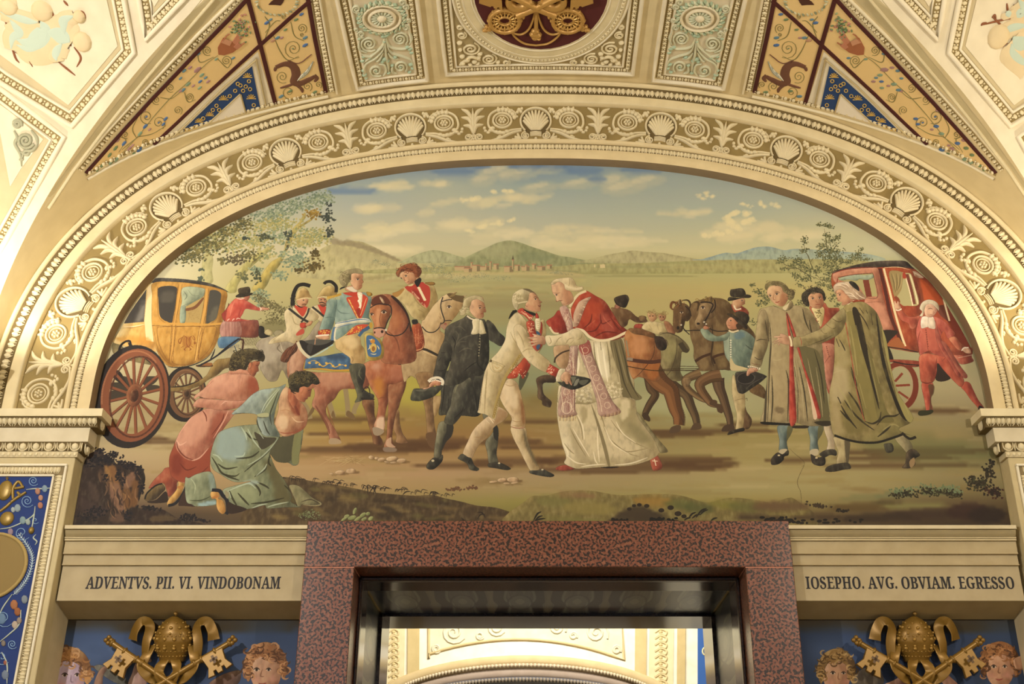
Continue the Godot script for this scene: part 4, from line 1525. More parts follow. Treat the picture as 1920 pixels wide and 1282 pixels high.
		place("bit",s,M.gold,root)
	s=Shape.new()
	stroke(s,vs,PackedVector2Array([Vector2(905,30),Vector2(903,110),Vector2(902,190),Vector2(900,205)]),0.007,0.014,0.02,0.02,gold,0.02)
	for q in [[895,210,0.03],[885,235,0.032],[910,240,0.032],[895,258,0.026],[922,262,0.016]]:
		var at: Array=vs.call(q[0],q[1])
		s.dome(at[0]+at[1]*0.018,at[1],Vector3(1,0,0),q[2],q[2]*0.8,0.03,gold,8)
	place("tassel",s,M.gold,root)
	for side in [-1,1]:
		var which:="left" if side<0 else "right"
		mirrored=side>0
		# ---- the rosette panel
		root=thing("rosette_ceiling_panel","upright ceiling panel with a raised rosette and pale green scrolls, %s of the oval" % which,"ceiling panel")
		var x0:=-1.285 if side<0 else 0.77
		var poly:=rect(x0,x0+0.515,0.16,1.7)
		framed(root,spot,poly,1.0,0.05)
		s=Shape.new()
		field(s,spot,inset(poly,0.09),0.003,Color("dccfae"),0.25,0.002)
		place("ground",s,M.plaster,root)
		var rs:=func(x: float,y: float)->Array: return vault_spot(620+x/7.12,y/7.12)
		s=Shape.new()
		for q in [[250,168,0.01],[168,108,0.012]]:
			var ring:=PackedVector2Array()
			for i in 41:
				ring.append(Vector2(682+q[0]*cos(TAU*i/40),228+q[1]*sin(TAU*i/40)))
			stroke(s,rs,ring,q[2],q[2],q[2],0.025,Color("e6dab8"),0.004)
		for i in 16:
			var a:=TAU*i/16
			stroke(s,rs,PackedVector2Array([Vector2(682+54*cos(a),228+36*sin(a)),Vector2(682+110*cos(a),228+72*sin(a)),Vector2(682+148*cos(a),228+96*sin(a))]),0.004,0.01,0.009,0.02,Color("cfd2b4"),0.006)
		var mid: Array=rs.call(680,226)
		s.dome(mid[0],mid[1],Vector3(1,0,0),0.032,0.032,0.035,Color("e6dab8"),14)
		place("rosette",s,M.plaster,root)
		s=Shape.new()
		for i in 70:
			var a:=TAU*i/70
			var at: Array=rs.call(682+(300+16*(i % 3-1))*cos(a),228+(202+12*(i % 3-1))*sin(a))
			s.dome(at[0]+at[1]*0.003,at[1],Vector3(cos(a+0.6),0,sin(a+0.6)),0.018,0.01,0.018,Color(["b5bf9c","c9c9a6","9aab8c"][i % 3]),6)
		place("wreath",s,M.paint,root)
		s=Shape.new()
		var pale:=Color("d3d2b2")
		for q in [[508,570,128,2.6,1],[920,505,118,2.6,-1],[605,930,100,2.0,1],[930,880,100,2.0,-1],[340,105,66,2.0,1],[400,440,60,2.0,1],[1000,350,52,2.0,-1],[1000,80,46,1.6,-1],[955,15,50,1.6,-1],[1030,262,34,1.5,-1],[340,380,30,1.2,1]]:
			stroke(s,rs,spiral(Vector2(q[0],q[1]),q[2],0.8,q[4]*q[3],8,0.85),0.006,0.008,0.004,0.02,pale,0.003)
		for q in [[715,490,690,600,560,720,430,830],[730,490,790,610,960,640,1080,600],[712,500,700,640,600,760,470,840,440,960,480,1030],[735,520,800,680,960,740,1080,800,1110,930],[720,480,735,700,765,860,770,960],[700,680,650,780,600,810],[760,690,820,760,900,770],[400,700,480,740,560,740],[640,840,720,860,740,940,700,1000],[830,840,820,940,880,970],[1040,390,1080,500,1050,580],[380,520,380,640,480,690]]:
			stroke(s,rs,smooth(pairs(q)),0.004,0.009,0.004,0.02,pale,0.003)
		place("scrolls",s,M.plaster,root)
		s=Shape.new()
		for q in [[440,740,30],[420,800,26],[720,780,40],[690,810,24],[760,800,24],[1060,640,34],[1080,690,26],[1020,620,24],[450,990,30],[470,1030,20],[1070,850,30],[1050,950,24],[770,960,26],[740,460,34],[700,470,28],[820,860,22],[380,500,24],[520,760,22],[860,750,24],[430,930,22],[1090,900,20],[605,930,20],[930,880,20],[715,540,20]]:
			var at: Array=rs.call(q[0],q[1])
			s.dome(at[0]+at[1]*0.003,at[1],Vector3(1,0,0.5),q[2]*0.00065,q[2]*0.0005,0.016,Color("a9bda0"),7)
		place("leaves",s,M.paint,root)
		# ---- the grotesque panel, in four fields split by dark red bands; the survey is of the left one
		root=thing("grotesque_ceiling_panel","golden yellow ceiling panel with painted urn, wreath, winged beast and vines, at the %s groin" % which,"ceiling panel")
		var sp:=func(x: float,y: float)->Array: return vault_spot(x,y)
		s=Shape.new()
		var foot:=PackedVector2Array()
		for q in [[160,326],[200,303],[245,281],[290,262],[345,242],[400,224],[460,207],[515,193],[560,182],[612,171]]:
			foot.append(Vector2(q[0],q[1]))
		poly=foot.duplicate()
		poly.append_array(PackedVector2Array([Vector2(600,110),Vector2(572,-20),Vector2(480,-20),Vector2(430,40),Vector2(330,140),Vector2(230,245)]))
		field(s,sp,poly,0.003,Color("dfbf82"),40,0.003)
		place("yellow_field",s,M.paint,root)
		s=Shape.new()
		var red:=Color("451613")
		for q in [[470,-10,430,34,385,80,330,138,280,190,230,245,160,324],[576,-10,590,70,611,172],[462,-12,487,80,516,193],[582,0,540,36,487,84,440,127,390,173,340,221,288,270]]:
			stroke(s,sp,dense(pairs(q),30),0.014,0.014,0.014,0.006,red,0.003,true)
		place("red_bands",s,M.paint,root)
		# blue triangle in a white field
		s=Shape.new()
		var tri:=PackedVector2Array([Vector2(483,96),Vector2(511,190),Vector2(460,206),Vector2(400,223),Vector2(345,241),Vector2(300,258),Vector2(390,178)])
		field(s,sp,tri,0.005,Color("e9dec2"),40,0.004)
		place("white_field",s,M.plaster,root)
		s=Shape.new()
		field(s,sp,PackedVector2Array([Vector2(472,123),Vector2(487,199),Vector2(440,212),Vector2(390,227),Vector2(337,248),Vector2(400,187)]),0.009,Color("213f6c"),40,0.004)
		field(s,sp,PackedVector2Array([Vector2(450,176),Vector2(459,208),Vector2(420,220),Vector2(391,229)]),0.012,Color("e6dcc6"),40,0.003)
		place("blue_triangle",s,M.paint,root)
		s=Shape.new()
		for q in [[482,108,420,160,322,256],[479,106,498,196],[450,174,388,231],[450,174,460,210]]:
			stroke(s,sp,dense(pairs(q),30),0.006,0.006,0.006,0.008,Color("b9a678"),0.008)
		place("triangle_fillets",s,M.plaster,root)
		s=Shape.new()
		var yel:=Color("c9a552")
		for q in [[463,140,9],[418,182,9],[470,180,9],[392,212,8],[372,224,8],[350,240,6]]:
			for k in 7:
				var a:=PI+PI*k/6
				stroke(s,sp,PackedVector2Array([Vector2(q[0],q[1]+3),Vector2(q[0]+q[2]*cos(a),q[1]+3+q[2]*sin(a))]),0.002,0.004,0.004,0.004,yel,0.009)
		for q in [[450,158],[460,160],[455,168],[440,168],[468,165],[405,196],[398,204],[410,204],[430,178],[475,195],[365,236],[380,220],[445,155],[466,150]]:
			stroke(s,sp,oval_line(q[0],q[1],3.2,3.2,8),0.003,0.003,0.003,0.004,yel,0.009)
		place("gold_tracery",s,M.paint,root)
		# urn of flowers
		s=Shape.new()
		var terra:=Color("9c5f3d")
		field(s,sp,PackedVector2Array([Vector2(408,88),Vector2(418,70),Vector2(436,78),Vector2(448,88),Vector2(436,97),Vector2(420,102),Vector2(409,101)]),0.008,terra,40,0.005)
		field(s,sp,PackedVector2Array([Vector2(434,79),Vector2(440,70),Vector2(445,62),Vector2(456,68),Vector2(448,76),Vector2(444,84)]),0.008,Color("b5785a"),40,0.005)
		field(s,sp,PackedVector2Array([Vector2(414,78),Vector2(420,70),Vector2(434,76),Vector2(430,84)]),0.011,Color("c08a68"),40,0.003)
		field(s,sp,PackedVector2Array([Vector2(437,86),Vector2(446,78),Vector2(453,84),Vector2(444,91)]),0.011,Color("b5785a"),40,0.003)
		for q in [[415,78,424,66,430,62],[450,84,456,80,459,78]]:
			stroke(s,sp,smooth(pairs(q)),0.003,0.004,0.003,0.006,terra,0.006)
		place("urn",s,M.paint,root)
		# wreath with a bird, and the plant under it
		s=Shape.new()
		for i in 30:
			var a:=TAU*i/30
			var at: Array=sp.call(519+38*cos(a),2+25*sin(a))
			s.dome(at[0]+at[1]*0.003,at[1],Vector3(cos(a+2),0,sin(a)),0.014,0.007,0.008,Color(["a9aa88","7d8468","c3bd98"][i % 3]),6)
		place("wreath",s,M.paint,root)
		s=Shape.new()
		field(s,sp,PackedVector2Array([Vector2(503,8),Vector2(508,2),Vector2(520,-6),Vector2(534,-4),Vector2(530,4),Vector2(526,9),Vector2(516,8)]),0.006,Color("4a2a1e"),40,0.003)
		place("bird",s,M.paint,root)
		# winged beast
		s=Shape.new()
		var brown:=Color("6a4634")
		for q in [[[517,125,535,119,550,124,555,138,552,152,562,156,580,148,590,142],0.018,0.032,0.014],[[550,156,540,160,525,164],0.016,0.012,0.006],[[556,158,565,166,567,172],0.014,0.012,0.006],[[517,125,515,132],0.01,0.012,0.006],[[588,140,594,146,590,152],0.016,0.014,0.008],[[545,118,540,112,555,118,566,115,575,108,584,101],0.004,0.004,0.003]]:
			stroke(s,sp,smooth(pairs(q[0])),q[1],q[2],q[3],0.006,brown,0.003)
		place("beast",s,M.paint,root)
		s=Shape.new()
		for k in 6:
			stroke(s,sp,smooth(PackedVector2Array([Vector2(557,150),Vector2(566+k*2,140-k),Vector2(572+k*3.0,136-k*4.5)])),0.003,0.008,0.002,0.005,Color(["cfc9b0","93998c"][k % 2]),0.005)
		place("wing",s,M.paint,root)
		# vines: fine painted scrolls in olive and blue
		s=Shape.new()
		var olive:=Color("857a4a")
		for q in [[388,94,10,2.2,1],[424,113,11,2.2,-1],[319,164,9,2.0,1],[355,181,8,2.0,-1],[292,187,9,2.0,1],[333,206,9,2.0,-1],[274,218,15,1.8,1],[297,229,14,1.8,-1],[234,252,8,1.8,1],[271,266,7,1.8,-1],[550,90,20,2.2,1],[566,52,10,2.0,-1],[529,143,13,2.0,1],[576,161,10,1.8,-1],[541,172,14,1.6,1],[532,30,5,1.5,1],[566,64,4,1.4,1],[597,158,7,1.6,-1]]:
			stroke(s,sp,spiral(Vector2(q[0],q[1]),q[2],1.0,q[4]*q[3],1),0.0025,0.003,0.0015,0.003,olive,0.003)
		for q in [[408,103,385,120,350,155,322,180,290,215,255,258,205,310],[400,106,375,116,370,98],[408,110,425,126,432,118],[340,170,320,184,300,182],[345,172,352,190,366,186],[255,258,248,240,262,212],[258,256,285,250,310,235],[510,60,525,95,540,112,560,104],[545,40,552,66,570,76],[530,46,560,22],[497,70,505,45,496,30],[497,60,515,40,525,38],[222,285,235,262,225,256],[228,280,250,262,262,254]]:
			stroke(s,sp,smooth(pairs(q)),0.002,0.004,0.002,0.003,olive,0.003)
		place("vines",s,M.paint,root)
		s=Shape.new()
		var tones:=[Color("5f7f8a"),Color("7f9478"),Color("4d6a94"),Color("a07a74"),Color("6d7f58"),Color("b58a6a")]
		for q in [[370,130,12,3],[378,140,8,1],[352,157,9,1],[345,132,7,0],[356,126,7,3],[338,146,6,0],[375,152,7,2],[390,152,7,3],[385,145,6,0],[374,164,7,1],[362,160,6,3],[343,168,8,0],[338,170,6,3],[272,236,9,2],[262,250,9,1],[280,242,6,3],[310,222,8,2],[306,232,7,2],[232,268,9,2],[220,262,9,3],[216,277,9,4],[242,278,9,3],[261,280,10,2],[250,288,7,4],[218,298,9,1],[207,304,8,1],[205,290,8,4],[248,272,6,3],[190,310,8,4],[182,318,6,4],[274,218,4,2],[297,229,4,2],[544,170,8,4],[527,180,9,0],[590,172,8,4],[512,75,9,5],[520,70,8,0],[528,70,6,3],[572,84,9,2],[572,70,8,0],[500,42,8,2],[507,36,6,0],[565,26,7,2],[555,36,7,4],[549,90,3,4],[535,55,6,4],[270,206,7,3],[405,110,6,1],[372,100,6,0],[437,108,6,0]]:
			var at: Array=sp.call(q[0],q[1])
			s.dome(at[0]+at[1]*0.003,at[1],Vector3(1,0.4,0.6),q[2]*0.0026,q[2]*0.0016,0.006,tones[q[3]],6)
		for k in 60:
			var q:=Vector2(452+rng.randfn(0,9),50+rng.randfn(0,9))
			var at: Array=sp.call(q.x,q.y)
			s.dome(at[0]+at[1]*0.003,at[1],Vector3(rng.randf()-0.5,0.3,rng.randf()-0.5),0.012,0.006,0.008,[Color("6d7f58"),Color("8a9a70"),Color("b07a68"),Color("55683f")][k % 4],5)
		place("blossoms",s,M.paint,root)
		# mouldings round it
		s=Shape.new()
		stroke(s,sp,dense(foot,20),0.022,0.022,0.022,0.003,Color("9a8656"),0,true)
		var side_line:=dense(pairs([450,-5,380,66,320,128,262,190,205,252,150,318]),40)
		stroke(s,sp,side_line,0.022,0.022,0.022,0.003,Color("9a8656"),0,true)
		var up:=dense(pairs([590,-10,604,76,622,170]),40)
		stroke(s,sp,up,0.022,0.022,0.022,0.003,Color("9a8656"),0,true)
		place("leaf_ground",s,M.plaster,root)
		s=Shape.new()
		leaf_row(s,sp,dense(foot,20),0.044,0.018)
		leaf_row(s,sp,side_line,0.044,0.018)
		leaf_row(s,sp,up,0.04,0.018)
		place("leaf_row",s,M.plaster,root).set_meta("kind","stuff")
		s=Shape.new()
		var below:=PackedVector2Array()
		for q in foot:
			below.append(q+Vector2(3,9))
		stroke(s,sp,dense(below,20),0.009,0.009,0.009,0.016,Color("e9dcb8"),0,true)
		for q in [[598,-10,613,76,632,174],[441,-5,372,62,312,124,254,186,197,248,142,314]]:
			stroke(s,sp,dense(pairs(q),40),0.008,0.008,0.008,0.016,Color("e9dcb8"),0,true)
		place("fillets",s,M.plaster,root)
		# the groin: a rope moulding between two grey fasciae
		root=thing("groin_moulding","slender rope moulding on the grey band along the %s groin of the vault" % which,"moulding")
		s=Shape.new()
		var rope:=dense(pairs([402,-4,340,68,270,150,200,236,136,320,90,390]),30)
		for i in rope.size()-1:
			stroke(s,sp,PackedVector2Array([rope[i],rope[i+1]]),0.01,0.01,0.01,0.016,Color("d3c59c"))
		place("rope",s,M.plaster,root)
		s=Shape.new()
		leaf_row(s,sp,rope,0.03,0.008,Color("d3c59c"),0.01)
		place("rope_strands",s,M.plaster,root).set_meta("kind","stuff")
		s=Shape.new()
		field(s,sp,PackedVector2Array([Vector2(432,-6),Vector2(364,62),Vector2(304,124),Vector2(246,186),Vector2(189,248),Vector2(136,312),Vector2(85,388),Vector2(70,395),Vector2(122,322),Vector2(182,240),Vector2(252,152),Vector2(318,72),Vector2(380,-4)]),0.002,Color("c6b78c"),40,0.0)
		place("grey_band",s,M.plaster,root)
	mirrored=false

func side_panels()->void:
	var sp:=func(x: float,y: float)->Array: return vault_spot(x,y)
	for side in [-1,1]:
		mirrored=side>0
		var which:="left" if side<0 else "right"
		for q in [["putti_ceiling_panel",[-60,112,0,158,136,241,256,99,236,-4,220,-60,-60,-60],[-30,76,0,101,129,197,221,86,200,-4,196,-40,-30,-40],"large cream ceiling panel with painted children on the %s side of the vault" % which],["scroll_ceiling_panel",[-40,132,0,160,126,256,5,470,-40,540],[-10,188,17,207,82,261,40,317,20,350],"small triangular ceiling panel with a grey scroll on the lower %s side of the vault" % which],["corner_ceiling_panel",[257,-6,271,82,352,-4,380,-40,250,-40],[282,-6,290,12,300,-4,310,-30,282,-30],"narrow triangular ceiling panel at the top %s edge of the photo" % which]]:
			var root:=thing(q[0],q[3],"ceiling panel")
			var poly:=pairs(q[1])
			framed(root,sp,poly,255.0,0.055)
			var s:=Shape.new()
			var mid:=inset(PackedVector2Array(poly) if not Geometry2D.is_polygon_clockwise(poly) else _turned(poly),27)
			field(s,sp,mid,0.003,Color("cbbb92"),40,0.002)
			place("border",s,M.plaster,root)
			s=Shape.new()
			field(s,sp,pairs(q[2]),0.008,Color("e8dcbc"),40,0.005)
			place("ground",s,M.plaster,root)
			if q[0]=="putti_ceiling_panel":
				children_relief(root,side)
			elif q[0]=="scroll_ceiling_panel":
				s=Shape.new()
				var grey:=Color("a9a88c")
				for e in [[50,263,17,2.2,1],[34,232,9,2.0,-1]]:
					stroke(s,sp,spiral(Vector2(e[0],e[1]),e[2],0.4,e[4]*e[3],2),0.009,0.011,0.006,0.016,grey,0.008)
				for e in [[28,245,34,258,30,270,40,290,42,312],[72,272,62,282,48,284,42,300],[40,285,52,290,58,284],[60,244,70,258,72,272],[38,300,46,298]]:
					stroke(s,sp,smooth(pairs(e)),0.006,0.011,0.004,0.014,grey,0.008)
				place("scroll",s,M.plaster,root)
	mirrored=false

func _turned(a: PackedVector2Array)->PackedVector2Array:
	var b:=a.duplicate()
	b.reverse()
	return b

func children_relief(root: Node3D,side: int)->void:
	# pale figures in low relief with brown outlines; the survey crops are 4 to 1
	var cx:=0.0 if side<0 else 1440.0
	var sp:=func(x: float,y: float)->Array:
		var px: float=cx+x/4.0
		if side>0:
			px=2022.0-px
		return vault_spot(px,y/4.0)
	var body:=Color("dfcba0")
	var cool_shade:=Color("b9c8b4")
	var line:=Color("84502f")
	var limbs: Array
	var lines: Array
	var heads: Array
	if side<0:
		limbs=[[[20,90,130,130,230,160,300,170],0.05,0.06,0.06],[[320,160,350,220,310,290,240,330,140,300],0.12,0.16,0.08],[[90,150,130,200,160,250,110,290,100,370],0.06,0.08,0.05],[[140,340,230,370,330,320,370,250],0.05,0.06,0.05],[[360,240,440,260,500,290,540,320],0.11,0.14,0.1],[[500,260,490,190,500,150,570,120],0.06,0.06,0.04],[[480,330,450,370,430,420,440,460],0.05,0.06,0.04],[[0,30,60,50,110,80],0.05,0.09,0.05]]
		heads=[[320,80,60,50],[620,310,52,48],[70,50,50,40],[600,120,34,30]]
		lines=[[30,90,110,400,150,470],[120,390,200,420,250,500],[100,140,160,210],[340,140,350,230,300,310,200,340],[540,340,470,330,430,400],[660,270,680,330,640,370],[440,460,570,565],[560,350,610,430,580,500],[560,90,620,85,640,130,600,155],[350,260,420,330,520,330],[480,0,515,40],[380,70,400,110,350,150]]
	else:
		limbs=[[[1720,250,1800,210,1920,190],0.05,0.06,0.06],[[1800,280,1860,330,1920,330],0.1,0.16,0.16],[[1790,330,1800,400,1860,460,1920,500],0.05,0.08,0.09],[[1840,0,1880,60,1850,110,1920,90],0.06,0.08,0.05],[[1760,80,1770,130],0.04,0.05,0.04]]
		heads=[[1690,270,60,60]]
		lines=[[1560,185,1700,150,1850,120],[1640,120,1700,180,1680,210],[1780,330,1800,420,1900,500],[1640,330,1700,350,1760,320],[1750,20,1760,100],[1800,30,1880,110],[1720,210,1790,230,1860,190],[1640,130,1660,110,1670,140],[1840,300,1880,360,1920,360],[1560,190,1570,175,1600,165]]
	var s:=Shape.new()
	for q in limbs:
		stroke(s,sp,smooth(pairs(q[0])),q[1],q[2],q[3],0.014,body,0.008)
	for q in heads:
		var at: Array=sp.call(q[0],q[1])
		s.dome(at[0]+at[1]*0.008,at[1],Vector3(1,0,0),q[2]*0.0011,q[3]*0.0013,0.03,body,12)
	place("figures",s,M.plaster,root)
	s=Shape.new()
	for q in limbs:
		var c:=smooth(pairs(q[0]))
		for i in c.size():
			c[i]+=Vector2(-6,-9)
		stroke(s,sp,c,0.004,q[1]*0.5,0.004,0.005,cool_shade,0.019)  # shading of the figures painted as blue-grey strokes
	place("cool_shading",s,M.paint,root)
	s=Shape.new()
	for q in lines:
		stroke(s,sp,smooth(pairs(q)),0.003,0.007,0.002,0.006,line,0.009)
	for q in heads:
		for k in 14:
			var a:=TAU*k/14
			var at: Array=sp.call(q[0]+q[2]*cos(a)*0.8,q[1]+q[3]*sin(a)*0.8)
			s.dome(at[0]+at[1]*0.014,at[1],Vector3(1,0,0),0.014,0.014,0.014,Color("d9c096") if k % 3 else line,6)
	place("outlines",s,M.paint,root)

# ---------------------------------------------------------------- a brush: paints a picture stroke by stroke into an image
class Brush:
	var im: Image
	var map: Callable            # surveyed point -> texel
	var org:=Vector2.ZERO
	var k:=1.0
	var layer: Image
	var mask: Image
	var at_px:=Vector2i.ZERO
	var edge:=PackedVector2Array()
	var edge_col:=Color.BLACK
	var grain: Image
	var r:=RandomNumberGenerator.new()
	var unit := 2.28             # texels per surveyed pixel
	var stamps:={}
	var stack:=[]

	func rr(a: float,b: float)->float:
		return r.randf_range(a,b)

	func rn(a: float,b: float)->float:
		return r.randfn(a,b)

	func ru()->float:
		return r.randf()

	func start(w: int,h: int,m: Callable,base: Color,u: float)->void:
		im=Image.create(w,h,false,Image.FORMAT_RGBA8)
		im.fill(base)
		map=m
		unit=u
		r.seed=77
		# brushwork: streaky speckle of light and dark
		var f:=FastNoiseLite.new()
		f.seed=4
		f.frequency=0.035
		f.fractal_octaves=4
		var g:=f.get_image(1024,512)
		g.resize(1024,1024,Image.INTERPOLATE_BILINEAR)
		g.convert(Image.FORMAT_L8)
		var d:=g.get_data()
		var out:=PackedByteArray()
		out.resize(d.size()*4)
		for i in d.size():
			var t:=d[i]/255.0-0.5
			var c:=255 if t>0 else 0
			out[i*4]=c
			out[i*4+1]=c
			out[i*4+2]=int(c*0.8)
			out[i*4+3]=int(minf(absf(t)*2.0,1.0)*40)
		grain=Image.create_from_data(1024,1024,false,Image.FORMAT_RGBA8,out)

	func at(x: float,y: float,scale:=6.4)->void:
		org=Vector2(x,y)
		k=scale

	func t(x: float,y: float)->Vector2:
		return map.call(org.x+x/k,org.y+y/k)

	func pts(a: Array)->PackedVector2Array:
		var out:=PackedVector2Array()
		for i in range(0,a.size()-1,2):
			out.append(t(a[i],a[i+1]))
		return out

	func curve(p: PackedVector2Array,closed: bool,steps:=5)->PackedVector2Array:
		var m:=p.size()
		if m<3:
			return p
		var out:=PackedVector2Array()
		for i in (m if closed else m-1):
			var a:=p[(i+m-1) % m] if closed or i>0 else p[0]
			var b:=p[i]
			var d:=p[(i+1) % m]
			var e:=p[(i+2) % m] if closed or i+2<m else d
			for q in steps:
				out.append(b.cubic_interpolate(d,a,e,float(q)/steps))
		if not closed:
			out.append(p[m-1])
		return out

	# fills a polygon into an image, row by row
	func fill(img: Image,poly: PackedVector2Array,col: Color,off: Vector2,s:=1.0)->void:
		var hgt:=img.get_height()
		var wid:=img.get_width()
		var rows:={}
		var m:=poly.size()
		for i in m:
			var a:=(poly[i]-off)*s
			var b:=(poly[(i+1) % m]-off)*s
			if a.y>b.y:
				var sw:=a
				a=b
				b=sw
			var y0:=maxi(0,ceili(a.y-0.5))
			var y1:=mini(hgt-1,ceili(b.y-0.5)-1)
			if y1<y0:
				continue
			var dx:=(b.x-a.x)/(b.y-a.y)
			var x:=a.x+dx*(y0+0.5-a.y)
			for y in range(y0,y1+1):
				if rows.has(y):
					rows[y].append(x)
				else:
					rows[y]=[x]
				x+=dx
		for y: int in rows:
			var xs: Array=rows[y]
			xs.sort()
			for q in range(0,xs.size()-1,2):
				var x0:=maxi(0,roundi(xs[q]))
				var x1:=mini(wid,roundi(xs[q+1]))
				if x1>x0:
					img.fill_rect(Rect2i(x0,y,x1-x0,1),col)

	func bounds(poly: PackedVector2Array,pad:=0.0)->Rect2i:
		var lo:=poly[0]
		var hi:=poly[0]
		for q in poly:
			lo=lo.min(q)
			hi=hi.max(q)
		var a:=Vector2i(maxi(0,floori(lo.x-pad)),maxi(0,floori(lo.y-pad)))
		var b:=Vector2i(mini(im.get_width(),ceili(hi.x+pad)+1),mini(im.get_height(),ceili(hi.y+pad)+1))
		return Rect2i(a,(b-a).max(Vector2i(1,1)))

	# a soft mass of colour: the shape filled small and spread large
	func spread(target: Image,poly: PackedVector2Array,area: Rect2i,off: Vector2,col: Color,blur: float,inside: bool,shift:=Vector2.ZERO)->void:
		var s:=2.0/maxf(blur,2.0)
		var w:=ceili(area.size.x*s/2.0)*2+4
		var h:=ceili(area.size.y*s/2.0)*2+4
		var small:=Image.create(w,h,false,Image.FORMAT_RGBA8)
		var none:=Color(col.r,col.g,col.b,0)
		small.fill(none if inside else col)
		fill(small,poly,col if inside else none,Vector2(area.position)+shift-Vector2(2,2)/s,s)
		small.resize(w/2,h/2,Image.INTERPOLATE_BILINEAR)
		small.resize(int(w/s),int(h/s),Image.INTERPOLATE_CUBIC)
		var pad:=int(2/s)
		target.blend_rect(small,Rect2i(pad,pad,area.size.x,area.size.y),Vector2i(Vector2(area.position)-off))

	# begin a shape: colour, the tone it turns to away from the light, the tone towards it
	func b(a: Array,col: String,dark:="",light:="",soft:=0.0,sharp:=false,outline:=0.68)->void:
		var p:=pts(a)
		if not sharp:
			p=curve(p,true)
		var area:=bounds(p)
		stack.append([layer,mask,at_px,edge,edge_col])
		at_px=area.position
		mask=Image.create(area.size.x,area.size.y,false,Image.FORMAT_RGBA8)
		mask.fill(Color(1,1,1,0))
		fill(mask,p,Color.WHITE,Vector2(at_px))
		layer=Image.create(area.size.x,area.size.y,false,Image.FORMAT_RGBA8)
		var c:=Color(col)
		layer.fill(c)
		var rad:=soft*unit if soft>0.0 else clampf(0.24*minf(area.size.x,area.size.y),5,76)
		if dark!="":
			var d:=Color(dark)
			spread(layer,p,area,Vector2(at_px),Color(d.r,d.g,d.b,0.9),rad*1.3,false,Vector2(rad,rad*0.35)*0.75)
		if light!="":
			var l:=Color(light)
			spread(layer,p,area,Vector2(at_px),Color(l.r,l.g,l.b,0.8),rad,false,Vector2(-rad,-rad*0.5)*0.5)
		var o:=Vector2i(r.randi_range(0,400),r.randi_range(0,400))
		for gx in range(0,area.size.x,600):
			for gy in range(0,area.size.y,600):
				layer.blend_rect(grain,Rect2i(o,Vector2i(600,600)),Vector2i(gx,gy))
		edge=p
		edge_col=(Color(dark) if dark!="" else c.darkened(0.5)).darkened(0.5)
		edge_col.a=outline

	# end it: what was painted meanwhile stays inside its outline
	func e()->void:
		if edge_col.a>0.0:
			var closed:=edge.duplicate()
			closed.append(edge[0])
			line(closed,0.8*unit,edge_col,false)
		var done:=layer
		var cut:=mask
		var pos:=at_px
		var was: Array=stack.pop_back()
		layer=was[0]
		mask=was[1]
		at_px=was[2]
		edge=was[3]
		edge_col=was[4]
		target().blit_rect_mask(done,cut,Rect2i(Vector2i.ZERO,done.get_size()),pos-(at_px if layer else Vector2i.ZERO))

	func o(a: Array,col: String,dark:="",light:="",soft:=0.0,sharp:=false,outline:=0.68)->void:
		b(a,col,dark,light,soft,sharp,outline)
		e()

	func target()->Image:
		return layer if layer else im

	func off()->Vector2:
		return Vector2(at_px) if layer else Vector2.ZERO

	# paint a polygon of colour with its alpha
	func lay(poly: PackedVector2Array,col: Color)->void:
		if poly.size()<3:
			return
		if col.a>0.99:
			fill(target(),poly,col,off())
			return
		var area:=bounds(poly)
		var tmp:=Image.create(area.size.x,area.size.y,false,Image.FORMAT_RGBA8)
		tmp.fill(Color(col.r,col.g,col.b,0))
		fill(tmp,poly,col,Vector2(area.position))
		target().blend_rect(tmp,Rect2i(Vector2i.ZERO,area.size),Vector2i(Vector2(area.position)-off()))

	func line(p: PackedVector2Array,w: float,col: Color,thin_ends:=true)->void:
		var m:=p.size()
		if m<2:
			return
		var left:=PackedVector2Array()
		var right:=PackedVector2Array()
		for i in m:
			var d:=(p[mini(i+1,m-1)]-p[maxi(i-1,0)]).normalized()
			var ww:=w/2
			if thin_ends:
				ww*=0.25+0.75*sin(PI*clampf((i+0.15)/(m-0.7),0.0,1.0))
			left.append(p[i]+Vector2(-d.y,d.x)*ww)
			right.append(p[i]-Vector2(-d.y,d.x)*ww)
		if not thin_ends and p[0].distance_to(p[m-1])<0.5:
			for i in m-1:
				lay(PackedVector2Array([left[i],left[i+1],right[i+1],right[i]]),col) if col.a>0.99 else null
			if col.a>0.99:
				return
		right.reverse()
		left.append_array(right)
		lay(left,col)

	# a brush stroke: w in the units of the current view
	func s(a: Array,w: float,col: String,alpha:=1.0,thin:=true)->void:
		var c:=Color(col)
		c.a=alpha
		line(curve(pts(a),false,6),maxf(w/k*unit,1.2),c,thin)

	# a patch of colour with a sharp edge
	func f(a: Array,col: String,alpha:=1.0,sharp:=false)->void:
		var c:=Color(col)
		c.a=alpha
		lay(pts(a) if sharp else curve(pts(a),true),c)

	# a soft patch: blur in the units of the view
	func g(a: Array,col: String,alpha:=0.6,blur:=30.0)->void:
		var c:=Color(col)
		c.a=alpha
		var p:=curve(pts(a),true)
		var px:=blur/k*unit
		spread(target(),p,bounds(p,px*1.5),off(),c,px,true)

	func ov(x: float,y: float,rx: float,ry: float,tilt:=0.0,n:=10)->Array:
		var out:=[]
		for i in n:
			var a:=TAU*i/n
			var q:=Vector2(rx*cos(a),ry*sin(a)).rotated(tilt)
			out.append_array([x+q.x,y+q.y])
		return out

